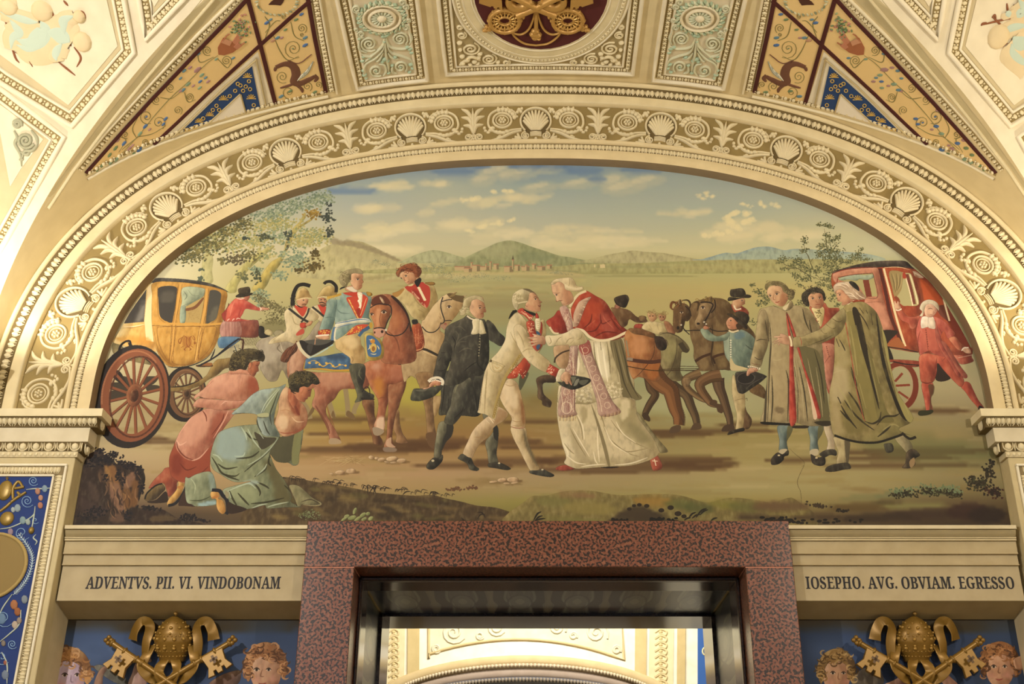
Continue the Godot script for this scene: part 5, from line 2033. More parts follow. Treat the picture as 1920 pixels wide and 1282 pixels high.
	func ring(x: float,y: float,rx: float,ry: float,w: float,col: String,tilt:=0.0,alpha:=1.0,from:=0.0,to:=1.0)->void:
		var a:=[]
		var n:=44
		for i in n+1:
			var q:=TAU*lerpf(from,to,float(i)/n)
			var v:=Vector2(rx*cos(q),ry*sin(q)).rotated(tilt)
			a.append_array([x+v.x,y+v.y])
		var c:=Color(col)
		c.a=alpha
		var p:=pts(a)
		for i in n:
			var d:=(p[i+1]-p[i])*0.16
			line(PackedVector2Array([p[i]-d,p[i+1]+d]),w/k*unit,c,false)

	# leaves: small dabs scattered in a cluster
	func lv(x: float,y: float,rx: float,ry: float,n: int,size: float,cols: Array,tilt:=0.0)->void:
		var px:=maxf(size/k*unit,2.0)
		for i in n:
			var c: String=cols[r.randi() % cols.size()]
			var key:="%s %d %d" % [c,int(px),r.randi() % 5]
			if not stamps.has(key):
				var w:=int(px*1.6)+2
				var st:=Image.create(w,w,false,Image.FORMAT_RGBA8)
				var cc:=Color(c)
				st.fill(Color(cc.r,cc.g,cc.b,0))
				var turn:=r.randf()*TAU
				for q in 3:
					var poly:=PackedVector2Array()
					var dir:=Vector2.from_angle(turn+(q-1)*0.95)
					for z in [[0.0,0.0],[0.35,0.2],[0.7,0.16],[0.98,0.0],[0.7,-0.16],[0.35,-0.2]]:
						poly.append(Vector2(w,w)/2-dir*px*0.25+dir*px*z[0]*0.85+dir.orthogonal()*px*z[1])
					fill(st,poly,cc,Vector2.ZERO)
				stamps[key]=st
			var st: Image=stamps[key]
			var q:=Vector2(r.randfn(0,0.42),r.randfn(0,0.42)).limit_length(1.05)
			q=Vector2(q.x*rx,q.y*ry).rotated(tilt)
			var p:=t(x+q.x,y+q.y)-Vector2(st.get_size())/2-off()
			target().blend_rect(st,Rect2i(Vector2i.ZERO,st.get_size()),Vector2i(p))

	# curls of hair within an oval
	func curls(x: float,y: float,rx: float,ry: float,n: int,size: float,cols: Array)->void:
		for i in n:
			var q:=Vector2(r.randfn(0,0.5),r.randfn(0,0.5)).limit_length(1.0)
			var c:=Vector2(x+q.x*rx,y+q.y*ry)
			var a0:=r.randf()*TAU
			var a:=[]
			for j in 5:
				var an:=a0+j*0.8
				a.append_array([c.x+cos(an)*size,c.y+sin(an)*size*0.8])
			s(a,size*0.5,cols[r.randi() % cols.size()],0.85)

	# a face turned by `way` (-1 left profile ... 1 right profile): skin laid in, features as touches
	func eye(x: float,y: float,size: float,dark:="2a1a12")->void:
		f(ov(x,y,size,size*0.55),"d8c8ae",0.8)
		f(ov(x,y,size*0.5,size*0.5),dark)
		s([x-size*1.2,y-size*0.1,x,y-size*0.75,x+size*1.2,y-size*0.05],size*0.5,dark,0.85)

# ---------------------------------------------------------------- the mural: a wall painting of a meeting on a country road
var mural_x0:=-2.76
var mural_x1:=2.89
var mural_top:=6.03
var mural_low:=3.44
const MURAL_W:=4096
var p: Brush

func mural()->void:
	var u:=MURAL_W/(mural_x1-mural_x0)
	var h:=int(u*(mural_top-mural_low))
	p=Brush.new()
	p.start(MURAL_W,h,func(px: float,py: float)->Vector2:
		var q:=on_wall(px,py,0.004)
		return Vector2(q.x-mural_x0,mural_top-q.y)*u,Color("b9ae7c"),2.28)
	paint_land()
	paint_left()
	paint_riders()
	paint_centre()
	paint_team()
	paint_right()
	paint_kneelers()
	# the wall it is painted on, cut to the lunette
	var poly:=PackedVector2Array()
	for i in range(0,321,2):
		var q:=arch_pts[i]+arch_nrm[i]*0.012
		poly.append(Vector2(q.x,q.y))
	poly.append(Vector2(arch_pts[320].x+0.01,mural_low+0.01))
	poly.append(Vector2(arch_pts[0].x-0.01,mural_low+0.01))
	var root:=thing("mural","wide arched wall painting of travellers meeting on a country road with carriages and horses","mural")
	var half:=MURAL_W/2
	for part in 2:
		var cut:=Geometry2D.intersect_polygons(poly,PackedVector2Array([Vector2(lerpf(mural_x0,mural_x1,part*0.5),3),Vector2(lerpf(mural_x0,mural_x1,part*0.5+0.5),3),Vector2(lerpf(mural_x0,mural_x1,part*0.5+0.5),7),Vector2(lerpf(mural_x0,mural_x1,part*0.5),7)]))
		var sh:=Shape.new()
		for piece in cut:
			var tr:=Geometry2D.triangulate_polygon(piece)
			for q in range(0,tr.size(),3):
				var a: Vector2=piece[tr[q]]
				var b: Vector2=piece[tr[q+1]]
				var c: Vector2=piece[tr[q+2]]
				var m:=sh.v.size()
				sh.tri(Vector3(a.x,a.y,0.004),Vector3(b.x,b.y,0.004),Vector3(c.x,c.y,0.004),Color.WHITE,Vector3(0,0,1))
				for z in 3:
					var w: Vector3=sh.v[m+z]
					sh.uv[m+z]=Vector2((w.x-lerpf(mural_x0,mural_x1,part*0.5))/((mural_x1-mural_x0)/2),(mural_top-w.y)/(mural_top-mural_low))
		var mat:=plain(0.8)
		var img:=p.im.get_region(Rect2i(part*half,0,half,h))
		img.convert(Image.FORMAT_RGB8)
		mat.albedo_texture=ImageTexture.create_from_image(img)
		mat.texture_repeat=false
		place("painted_plaster",sh,mat,root)
	p=null

# broad washes set down small and spread smooth: rows of colours at given heights
func wash(rows: Array,x0: float,x1: float)->void:
	var n: int=rows[0].size()-1
	var img:=Image.create(n,rows.size(),false,Image.FORMAT_RGBA8)
	for j in rows.size():
		for i in n:
			img.set_pixel(i,j,Color(rows[j][i+1]))
	# even rows in texels
	var a:=p.t(x0,rows[0][0])
	var b:=p.t(x1,rows[-1][0])
	var top:=a.y
	var low:=b.y
	var fine:=Image.create(n,96,false,Image.FORMAT_RGBA8)
	for j in 96:
		var y:=lerpf(top,low,j/95.0)
		for q in rows.size()-1:
			var ya:=p.t(1000,rows[q][0]).y
			var yb:=p.t(1000,rows[q+1][0]).y
			if y>=ya-0.01 and y<=yb+0.01:
				for i in n:
					fine.set_pixel(i,j,Color(rows[q][i+1]).lerp(Color(rows[q+1][i+1]),(y-ya)/(yb-ya)))
	fine.resize(int(MURAL_W),int(low-top),Image.INTERPOLATE_CUBIC)
	p.im.blit_rect(fine,Rect2i(Vector2i.ZERO,fine.get_size()),Vector2i(0,int(top)))

func paint_land()->void:
	p.at(0,0,1.0)
	# sky down to the plain, then the fields and the road
	wash([
		[300,"a9a98c","a5a890","8f9fa0","7489a0","7189a4","8a9a9e","9ba398","a6a88f","aca98a"],
		[345,"b3ae8c","aeb098","9aa69f","a3ab9c","92a29f","98a49d","9ca69d","a3aa98","b0ad90"],
		[390,"b9b391","b3b297","a8ada0","adb09d","a6ad9f","a5ad9e","a4ad9f","adb09a","b8b294"],
		[430,"c2bc98","bab699","b7b599","b8b699","b3b49c","b2b49a","b4b597","bab894","bcb795"],
		[470,"cdc6a2","c4bd99","beb792","bfb993","c1bc93","c3bd92","c2bd93","bcb993","b9b594"],
		[500,"d0c8a2","b9b07f","b3a978","a7a476","a6a374","a9a674","aba774","aba778","a8a57c"],
		[545,"cfc69d","b3aa77","aea36f","a59d6d","a39d6b","aba26c","aea56c","aca46e","a39d70"],
		[590,"c4bb93","a79f72","a19966","989264","979364","a39b68","a59c69","a49c6b","9c966c"],
		[660,"b9b08a","a69f78","9d9a68","8f9268","8f946f","989669","98966d","989670","989370"],
		[730,"b3a67c","a89b6e","a19554","9c9149","928a5c","8f8c63","98956b","9b9770","a19772"],
		[775,"a29268","9c8a5e","948141","8b743d","8a7847","8f8a5c","999569","958c64","8e8260"],
		[815,"ab9a70","a3905f","95783e","8a6b3a","8a7040","8a7a4e","91834f","90834f","8a7d52"],
		[855,"b09c74","ab9363","a08052","977a4c","937848","928353","988a56","93875a","83794f"],
		[890,"a38d68","a88c62","a78a60","a48861","9c8660","9a885e","9e9060","9b8f60","8b7e56"],
		[920,"8e7855","97815a","9d8458","9a8355","98865b","96895a","9a8f5f","978b5c","7b7049"],
		[945,"6b5842","7a6644","7d6b42","887a48","87803f","8a7f45","8f8148","7d7046","5b4d30"],
		[965,"4d3d2e","57462f","62522f","76693a","7b7138","766a38","75683a","5c4c2e","43341f"],
		[992,"3a2d22","44362a","4b3c28","5b4e2e","625a2c","584d2a","54472a","3f3220","33261a"]],130,1890)
	# clouds: warm tops over grey undersides
	for q in [[700,392,70,13],[690,350,90,11],[770,345,60,9],[745,425,90,14],[690,440,70,14],[905,378,90,14],[960,370,80,10],[880,420,110,16],[960,440,120,16],[1100,430,120,12],[1020,455,140,14],[770,470,130,14],[1290,400,60,10],[1385,425,90,16],[1350,440,80,14],[1450,440,100,18],[1180,450,110,12],[610,470,60,20]]:
		for j in 7:
			var x: float=q[0]+p.rn(0,0.45)*q[2]
			var y: float=q[1]+p.rn(0,0.3)*q[3]
			p.g(p.ov(x,y,q[2]*p.rr(0.18,0.42),q[3]*p.rr(0.3,0.7),p.rn(-0.08,0.1),7),["d3c9a0","cdc49e","d6cca6"][j % 3],0.5,7)
	for q in [[905,338,26,12],[925,322,30,14],[955,330,24,12],[985,322,30,14],[1010,352,40,10],[1150,340,30,16],[1170,352,44,14],[1085,345,40,10],[945,318,20,8],[1030,318,26,9],[1210,340,40,12]]:
		p.g(p.ov(q[0],q[1],q[2],q[3],-0.1,7),"b4b49c",0.55,8)
		p.g(p.ov(q[0]-4,q[1]-4,q[2]*0.6,q[3]*0.5,-0.2,7),"cfc8a6",0.5,6)
	for q in [[1010,312,60,7],[1095,320,36,9],[1210,318,50,6],[850,322,40,6],[660,358,50,8],[1120,336,20,6],[905,312,16,5]]:
		p.g(p.ov(q[0],q[1],q[2],q[3],0,7),"5f7b9d",0.6,8)
	# small bright clouds at the right
	for q in [[1310,366,9],[1322,362,9],[1334,367,8],[1323,371,10],[1395,381,8],[1408,385,7],[1426,380,10],[1432,386,8],[1360,404,14],[1378,400,16],[1400,402,16],[1372,415,18],[1396,416,18],[1384,426,16],[1410,412,12],[1345,436,16],[1322,440,14],[1368,434,12],[1455,386,12],[870,376,10],[890,372,14],[925,358,12],[945,356,10],[960,358,10],[905,425,14],[935,418,14],[960,412,10],[880,432,12]]:
		for j in 4:
			p.g(p.ov(q[0]+p.rn(0,4),q[1]+p.rn(0,2),q[2]*p.rr(0.3,0.6),q[2]*p.rr(0.2,0.35),-0.1,6),"dbd0a4",0.6,3)
	# hills of the distance
	p.o([560,520,600,468,640,455,672,452,700,462,730,478,760,490,820,500,900,520],"b5ac7c","a89f72","",0,false,0.0)
	p.at(480,240,4.0)
	for q in [[590,850,40,26],[640,862,40,20],[700,862,50,24],[770,880,50,24],[840,900,50,20],[900,922,50,18],[960,945,40,14],[1010,965,40,12],[1050,985,40,10]]:
		p.g(p.ov(q[0],q[1],q[2],q[3],0.2,7),"8b8062",0.75,14)
	p.g([560,880,700,900,900,950,1040,1010,800,1010,600,960],"aaa077",0.6,30)
	p.o([1090,1000,1150,970,1240,935,1330,915,1420,930,1500,955,1560,975,1560,1010,1090,1010],"a5a67f","949a72","",8,false,0.0)
	p.at(960,240,4.0)
	p.o([-420,1010,-330,960,-200,900,-110,860,-20,843,60,858,150,890,260,925,350,955,450,970,560,992,700,1010,760,1030,-420,1040],"8d9168","7f855c","9fa078",10,false,0.0)
	p.g([-250,935,-120,880,-20,860,60,890,20,940,-100,980],"a4a27a",0.6,30)
	p.g([80,920,200,930,330,970,200,1000,60,990],"7b8361",0.6,30)
	p.o([540,995,620,975,720,950,830,930,910,918,1000,928,1120,935,1200,948,1320,970,1440,992,1440,1015,540,1010],"aca57b","9b986f","",6,false,0.0)
	p.o([1440,980,1500,962,1600,935,1680,940,1760,915,1840,892,1940,890,2040,915,2140,905,2400,920,2700,950,2700,1000,1440,992],"9aa795","a9ad8c","8096a0",8,false,0.0)
	p.o([-1000,1060,-400,1040,0,1045,300,1040,560,1018,1000,1012,1440,992,2000,985,2600,990,2600,1080,-1000,1090],"a09b69","97965f","",8,false,0.0)
	for q in [[900,1040,300,9,"8f9063"],[1300,1010,260,8,"939564"],[300,1075,220,8,"848560"],[1500,1045,300,10,"a8a06b"],[700,1090,300,10,"969160"],[1000,1110,400,8,"8a8858"]]:
		p.g(p.ov(q[0],q[1],q[2],q[3],0,8),q[4],0.6,12)
	# the town below the hill
	p.at(480,240,4.0)
	for q in [[1490,1040,120,28],[1610,1010,16,50],[1620,1030,60,44],[1680,1040,70,26],[1720,1022,12,40],[1750,1005,18,56],[1780,1022,40,38],[1860,1040,70,40],[1920,990,14,70],[1940,1030,40,40],[1990,1040,60,30],[2020,1028,14,40],[2070,1022,30,34],[2110,1040,60,26],[2180,1028,40,26],[1560,1052,60,30]]:
		p.f([q[0],q[1],q[0]+q[2],q[1]+2,q[0]+q[2],q[1]+q[3],q[0],q[1]+q[3]],"b59f74",1,true)
		p.f([q[0]+q[2]*0.6,q[1]+2,q[0]+q[2],q[1]+2,q[0]+q[2],q[1]+q[3],q[0]+q[2]*0.6,q[1]+q[3]],"7d6f50",1,true)
		p.f([q[0]-2,q[1]-5,q[0]+q[2]+2,q[1]-5,q[0]+q[2]+2,q[1]+2,q[0]-2,q[1]+2],"a4765a",1,true)
	p.f([1918,985,1927,950,1936,985],"5f5640",1,true)
	for q in [[2535,1022,10,22],[2580,1022,38,26],[2600,1018,8,14]]:
		p.f([q[0],q[1],q[0]+q[2],q[1],q[0]+q[2],q[1]+q[3],q[0],q[1]+q[3]],"c9b98a",1,true)
	p.g([1450,1085,1700,1075,1900,1080,2200,1070,2420,1090,2420,1110,1900,1100,1450,1110],"b9a876",0.7,10)
	for q in [[1330,1035,26,20],[1390,1040,30,22],[1280,1060,50,22],[1360,1075,60,24],[1440,1095,60,20],[1560,1120,90,26],[1700,1110,90,26],[1850,1125,80,20],[1480,1150,80,22],[2250,1085,60,12],[2320,1095,80,10],[900,1000,50,20],[960,1020,50,16],[1100,1110,40,18]]:
		p.lv(q[0],q[1],q[2],q[3],46,9,["7d8463","8a9070","727a58","98997a"])
	for j in 60:
		var x:=p.rr(560,2600)
		var y:=p.rr(1100,1290)
		p.g(p.ov(x,y,p.rr(60,220),p.rr(5,14),p.rn(0,0.05),7),["8b8757","b8ab72","9a9160","a9976a"][j % 4],0.4,16)
	# fields and road bands farther down
	p.at(0,0,1.0)
	for q in [[1330,545,260,8,"b59f66"],[1250,562,220,7,"b3a069"],[1050,600,160,18,"948c5e"],[960,640,70,20,"7d8c6c"],[1230,590,180,18,"b3a36a"],[1330,610,200,14,"a9a06c"],[960,570,120,12,"8b8058"],[1260,700,160,24,"909a76"],[1270,755,160,22,"a3a27a"],[1380,745,100,30,"a09a72"],[640,740,60,40,"9d9440"],[700,720,120,30,"a59a45"],[790,735,60,30,"a69b3e"],[1000,720,40,30,"7d8566"],[1010,745,80,10,"75602f"],[1000,768,90,8,"7a6538"]]:
		p.g(p.ov(q[0],q[1],q[2],q[3],0,9),q[4],0.6,18)
	for j in 150:
		var x:=p.rr(180,1860)
		var y:=p.rr(760,925)
		p.g(p.ov(x,y,p.rr(14,70),p.rr(1.5,5),p.rn(0,0.03),7),["7a6338","b9a678","8d7a48","a28a5a","93824c"][j % 5],0.35,5)
	# cast shade across the road
	for q in [[620,786,140,5],[660,812,90,4],[700,842,170,8],[820,828,90,8],[760,836,120,9],[860,872,90,5],[960,828,60,8],[960,866,90,9],[1060,862,60,8],[1180,878,190,9],[1260,862,120,8],[1310,870,80,8],[1330,808,140,5],[1260,814,80,6],[1490,862,60,5],[1680,858,120,5],[1690,872,150,5],[1720,846,140,8],[1760,770,60,5],[1400,795,60,4],[300,828,90,4],[260,822,60,5],[1000,790,60,4],[1010,838,80,4]]:
		p.g(p.ov(q[0],q[1],q[2],q[3],-0.01,9),"4a3018",0.62,6)
	p.g(p.ov(1740,845,130,26,0.1),"5c6038",0.5,20)
	# the bank in front
	p.at(540,840,4.0)
	p.b([-200,300,-60,220,60,225,200,250,340,270,500,300,640,330,800,345,950,355,1080,350,1180,375,1300,400,1420,430,1560,445,1700,490,1830,545,1900,620,900,640,-300,640],"4a3a22","2e2415","5a4728",10,false,0.0)
	for j in 90:
		p.g(p.ov(p.rr(-100,1700),p.rr(280,560),p.rr(20,90),p.rr(6,22),p.rn(0.15,0.1),7),["2a2012","6f5d33","5f5a2c","3a2b18","7d6a3e"][j % 5],0.5,16)
	p.e()
	for j in 70:
		var x:=p.rr(-40,1250)
		var y:=228+maxf(0,x)*0.105+p.rn(0,7)
		var d:=p.rr(14,44)
		p.s([x-d*0.3,y+12,x,y-d*0.4,x+d,y-d*0.15],6,"2b2014",0.9)
	for q in [[660,340,-60,-50],[640,345,40,-60],[610,340,60,-45],[600,345,-10,-60],[1830,545,80,-80],[1835,545,70,-30],[1830,545,30,-70],[1480,520,-60,-40],[1420,530,60,-36],[1300,520,60,26],[860,350,60,-26],[1060,350,50,-24],[820,325,40,-18]]:
		p.s([q[0],q[1],q[0]+q[2]*0.4,q[1]+q[3]*0.9,q[0]+q[2],q[1]+q[3]],9,"231a10")
	p.lv(1250,310,90,14,30,22,["5a3f28","6b4a2e"])
	p.lv(1380,300,60,16,20,22,["5a3f28","6b4a2e"])
	for q in [[440,510,40,14],[500,470,50,12],[480,520,60,16],[560,500,50,14],[600,490,30,14],[620,525,40,14],[520,530,60,12],[420,530,50,10],[570,530,40,12]]:
		p.o(p.ov(q[0],q[1],q[2]*0.55,q[3],p.rn(-0.4,0.4)),"8a8e58","5f6637","a4a673",3,false,0.4)
	for j in 40:
		p.lv(170+p.rn(0,40),500+p.rn(0,16),20,12,2,12,["76805a","5e6842"])
	# stones on the road
	for q in [[625,68,22,15],[665,74,18,11],[700,84,30,15],[780,78,46,19],[850,92,36,17],[740,102,20,8],[790,106,26,8],[390,180,40,17],[470,170,38,20],[325,190,18,7],[1605,238,36,17],[1685,234,44,21],[1540,250,34,9],[1640,262,26,8],[1700,258,30,8]]:
		p.g(p.ov(q[0]+20,q[1]+10,q[2]*1.3,q[3]*0.6),"5c4424",0.6,10)
		p.o(p.ov(q[0],q[1],q[2],q[3],p.rn(0,0.1),7),"b99a74","6f5234","d6bd96",4,false,0.5)
	for j in 40:
		p.s([400+p.rn(0,90),90+p.rn(0,24),470+p.rn(0,60),84+p.rn(0,24)],7,["c9b083","7d6238"][j % 2],0.4)
	# middle and right of the bank
	p.at(1000,840,4.0)
	p.o([-40,380,100,355,240,322,420,318,560,340,660,352,840,345,1030,345,1150,365,1300,408,1420,380,1520,370,1660,388,1800,405,1960,380,2000,620,-100,620],"75683a","4f4423","8c7b48",12,false,0.15)
	for q in [[150,400,140,40,"6f6a38"],[330,350,150,18,"7f6040"],[420,450,200,50,"85783f"],[900,400,160,40,"92702f"],[1100,420,120,36,"565a2c"],[1240,450,120,40,"4c5028"],[1440,420,120,34,"75702f"],[1600,440,140,40,"5d5c2e"],[1780,430,140,24,"6d5032"],[820,500,200,34,"3e3320"],[300,540,250,20,"6f6c34"],[1700,520,200,24,"38281a"],[1120,560,400,20,"4a4020"]]:
		p.g(p.ov(q[0],q[1],q[2],q[3],0.05),q[4],0.7,30)
	p.g([560,560,700,460,800,430,900,470,980,520,1020,570,800,590],"3a2e1d",0.85,20)
	for q in [[755,430,16],[795,424,18],[850,432,20],[720,455,18],[1030,445,24],[960,465,22],[1085,490,26],[1130,510,20]]:
		p.f(p.ov(q[0],q[1],q[2],q[2]*0.72),"241a0f")
	for j in 26:
		p.f(p.ov(p.rr(880,1080),p.rr(522,550),p.rr(8,20),9),"0e0a06")
		p.f(p.ov(p.rr(1700,1930),p.rr(515,555),p.rr(8,24),10),"100b06")
		p.f(p.ov([600,630,690][j % 3]+p.rn(0,12),540+p.rn(0,5),10,7),"140e08")
	for q in [[1160,530,60,-50],[1190,525,60,-30],[1220,520,80,-70],[1250,500,60,-40],[1130,540,50,-20],[1330,545,50,-24],[0,545,60,-70],[0,550,90,-24],[10,545,60,-40]]:
		p.s([q[0],q[1],q[0]+q[2]*0.5,q[1]+q[3]*0.75,q[0]+q[2],q[1]+q[3]],14,"1f1a0e")
	p.at(1440,840,4.0)
	for q in [[100,440,220,40,"5f4a30"],[700,440,260,30,"54421f"],[1100,430,260,22,"7d7a48"],[900,400,120,16,"4d4426"],[1150,500,300,40,"33241a"],[800,520,300,30,"2e2216"],[1500,470,160,60,"2c1712"],[1640,500,140,60,"1e120d"],[350,520,200,26,"3e2e1d"],[700,370,160,14,"6d7249"],[950,350,140,14,"5d6a4c"],[1300,330,160,20,"55603f"]]:
		p.g(p.ov(q[0],q[1],q[2],q[3],-0.03),q[4],0.75,26)
	for q in [[1050,335,110,34,70],[960,345,60,24,30],[1200,320,90,36,60],[1340,325,110,30,70],[1420,350,60,20,30]]:
		p.lv(q[0],q[1]-22,q[2],q[3],int(q[4]*0.6),20,["6c7a58","5c6b4c"])
		p.lv(q[0],q[1]+6,q[2],q[3],q[4],20,["2c2a18","3a341c","211d10"])
	p.lv(1580,260,110,70,130,24,["1f1b10","2c2415","3a3a22"],0.3)
	p.lv(1660,180,60,60,50,24,["1f1b10","2c2415"])
	p.lv(1680,110,24,30,22,24,["1a160d","2c2415"])
	p.lv(1690,330,80,60,60,26,["170f0b","241710","3c1f15"])
	p.lv(380,432,100,18,30,24,["2b2114","3a2d1a"],0.2)
	p.lv(560,470,50,18,16,24,["1c150c","2b2114"])
	for j in 34:
		p.f(p.ov(p.rr(0,700),p.rr(528,560),p.rr(8,22),9),"120d08")
	p.s([250,140,270,130,250,170,222,240,226,285,242,320,250,400,234,500],4,"4a3c22",0.8)
	p.s([160,0,200,40,250,80,272,110,262,150],4,"4a3c22",0.7)
	# rocks at the left foot
	p.at(130,780,5.827)
	p.b([60,1240,90,900,110,700,150,540,200,430,280,380,330,350,380,420,470,460,520,520,620,520,740,540,810,600,830,690,800,800,770,900,760,1000,1000,1010,1200,1120,1400,1160,1500,1240],"2c2019","120c0b","3b2a20",16,false,0.0)
	for q in [[420,560,500,540,540,700,560,830,470,800,420,700],[440,740,540,740,570,880,600,1010,560,1040,480,960,440,860],[380,540,430,560,460,720,400,700],[580,690,640,640,700,600,720,700,650,790,590,780],[570,800,650,790,690,900,680,990,610,1000,590,900],[690,700,760,720,750,860,740,960,690,990,680,840],[460,1090,540,1055,590,1090,600,1150,480,1160,440,1130]]:
		p.g(q,["5b4434","7a5a46","4d392b","7d5730","8a663a","6a4826","7a5a44"][p.r.randi() % 7],0.9,22)
	for j in 60:
		var x:=p.rr(300,760)
		var y:=p.rr(560,1040)
		p.s([x,y,x+p.rn(10,12),y+50,x+p.rn(24,16),y+p.rr(70,130)],p.rr(8,26),["2a1d16","8d6a4c","4a3424","1a1210","a27a50"][j % 5],0.5)
	p.g([340,560,380,640,420,720,360,720,310,650],"4d3828",0.7,20)
	p.g([200,700,300,780,330,920,240,900],"4a3a30",0.7,30)
	p.g([130,900,300,960,420,1000,380,1080,150,1050],"3f302b",0.7,30)
	p.g([900,1090,1100,1080,1180,1130,900,1150],"5b4a30",0.7,20)
	p.e()
	for q in [[330,380,60,40,30],[480,430,110,50,60],[420,480,120,40,60],[560,510,60,26,26],[650,530,90,46,50],[770,590,70,60,50],[790,790,40,80,36],[270,500,130,90,80],[300,1030,130,50,60],[640,1080,70,60,40],[860,1000,140,30,50],[1300,1100,120,40,60],[1450,1140,100,20,30],[540,640,26,100,24],[200,1100,150,60,60],[590,720,20,90,14],[390,660,40,60,16]]:
		p.lv(q[0],q[1],q[2],q[3],q[4],30,["0f0c12","1a151a","221a18"],0.1)
	# the tree at the left
	p.at(320,340,5.333)
	p.o([310,1000,320,760,345,720,400,720,425,780,415,900,420,1010],"b9b27c","a29c6a","",8,false,0.1)
	p.o([550,1060,620,960,700,860,780,780,860,720,930,680,990,640,1040,650,960,720,880,790,800,860,720,960,670,1040,650,1110,560,1110],"b5ac68","7f7a48","c9bf80",8,false,0.3)
	p.o([810,1080,880,980,950,870,1010,800,1080,760,1130,690,1150,600,1190,540,1230,460,1290,400,1340,310,1350,360,1300,430,1400,375,1410,390,1300,460,1250,520,1210,610,1160,700,1120,790,1060,880,1000,960,960,1040,900,1100],"b39f51","6f6a3e","c7b46a",9,false,0.4)
	for q in [[1190,590,1160,680],[1180,560,1150,640],[1170,620,1140,700]]:
		p.s([q[0],q[1],(q[0]+q[2])/2+10,(q[1]+q[3])/2,q[2],q[3]],26,"4a4638",0.8)
	for q in [[1240,580,1310,565,1400,570,1440,620],[1120,780,1190,790,1280,880,1300,900],[940,700,880,760,830,800,800,840],[1180,790,1260,800,1320,850,1340,860]]:
		p.s(q,12,"5f5a3a",0.9)
	var pale:=["a89f62","949463","7f8a62","b3a76c","989158"]
	var grey:=["76856a","849074","98a07c","6a7a62"]
	var dark:=["5d5a35","6b6338","4e5138","7a7042"]
	for q in [[1500,160,190,70,110,grey],[1250,240,260,90,190,grey],[1000,340,260,90,190,grey],[1100,430,230,90,170,pale],[900,450,180,80,90,pale],[1350,540,260,110,170,pale],[1500,560,130,80,70,pale],[1300,620,200,60,90,pale],[1050,560,200,90,110,grey],[850,590,240,90,150,pale],[640,640,260,100,150,pale],[520,520,260,110,190,pale],[300,640,240,120,190,pale],[1230,740,170,90,100,grey],[1250,830,130,70,70,grey],[950,740,130,70,60,pale],[860,890,80,50,50,grey],[1100,930,100,60,50,grey],[900,1130,130,50,60,grey],[900,1200,110,50,40,grey]]:
		p.lv(q[0],q[1],q[2],q[3],q[4],34,q[5])
	for q in [[700,430,130,90,110,dark],[560,500,150,70,70,dark],[420,620,200,110,150,dark],[180,760,170,90,120,dark],[280,680,160,80,80,dark],[660,780,130,70,80,["4f4734","5e553a"]],[790,740,120,70,70,dark],[520,790,70,40,26,dark],[950,560,100,40,40,["3f4636","54583c"]],[1430,320,100,56,70,["8f7431","a1843c","7a622a"]],[1570,360,80,70,60,["333a36","42483c"]],[1590,510,60,60,36,["333a36","42483c"]],[1450,720,60,44,34,["4d4426","5b4d26"]],[1430,840,130,70,90,["4d4426","5b4d26","6b5a2e"]],[1280,890,60,30,22,["4d4426","5b4d26"]],[870,950,80,80,36,["4c5037","3c4230"]],[1170,540,50,50,24,["39413a","4c5443"]],[1590,240,30,40,10,["333a36"]],[740,570,60,20,14,["39413a"]],[740,970,40,40,14,["54593c"]],[700,920,60,60,16,["6d6c48"]],[300,980,40,30,16,["4f5a48"]],[300,880,30,40,8,["4f5a48"]]]:
		p.lv(q[0],q[1],q[2],q[3],q[4],34,q[5])
	# the young tree at the right
	p.at(1400,410,6.4)
	for q in [[1140,640,1060,540,990,430,960,330,950,220,930,120],[900,740,830,660,770,540,740,450,700,380,680,260],[900,740,800,700,700,650,600,590,480,560,400,500],[1060,540,1080,460,1040,380],[990,430,1060,340,1090,300],[1330,520,1335,420,1350,360],[600,600,500,590,400,600],[1020,760,940,740,880,730],[760,530,800,470]]:
		p.s(q,12,"4d482c",0.95)
	for q in [[880,75,50,30,34],[970,80,60,34,40],[1010,105,40,26,20],[950,200,60,40,34],[1090,220,60,40,40],[1010,260,120,60,90],[900,320,70,40,50],[960,380,130,60,100],[880,430,70,50,60],[1060,400,120,70,90],[1000,470,140,50,90],[1130,500,120,50,80],[980,560,90,60,60],[1060,590,120,50,80],[990,640,80,40,40],[1220,520,60,40,40],[690,250,50,60,40],[670,380,40,40,26],[720,370,40,40,20],[440,480,70,40,50],[400,520,50,26,30],[440,600,70,26,30],[600,500,70,60,70],[560,560,60,40,40],[680,560,100,60,80],[740,620,90,50,60],[600,690,80,50,60],[720,720,110,50,80],[860,590,40,50,30],[850,640,60,40,24],[980,720,90,60,80],[900,790,100,40,50],[640,800,50,30,20],[1010,820,60,70,60],[1040,930,60,70,50],[1280,470,70,40,40],[1340,440,80,60,60],[1430,490,80,30,40],[1380,360,40,40,20],[70,800,50,30,26],[150,870,70,50,50],[200,930,60,50,40],[190,1010,90,40,50],[250,960,40,60,30],[140,1030,50,30,20],[1080,1030,70,30,24],[620,1010,50,40,20],[90,1250,60,50,24]]:
		p.lv(q[0],q[1],q[2],q[3],int(q[4]*0.85),25,["4c5132","5b5d3a","3d4530","6b6a44","77754e"])
	# bushes and grass at mid distance, left
	p.at(420,490,6.4)
	for q in [[430,430,110,60,70],[520,500,120,50,70],[640,560,140,70,90],[720,600,120,70,70],[600,660,120,60,60],[560,720,140,50,50],[700,720,90,60,40],[470,560,60,40,30]]:
		p.lv(q[0],q[1],q[2],q[3],q[4],26,["5d5634","6b6540","7b7550","4a4428"])
	p.g([420,760,600,700,760,740,720,850,600,860,480,830],"6f6842",0.7,40)

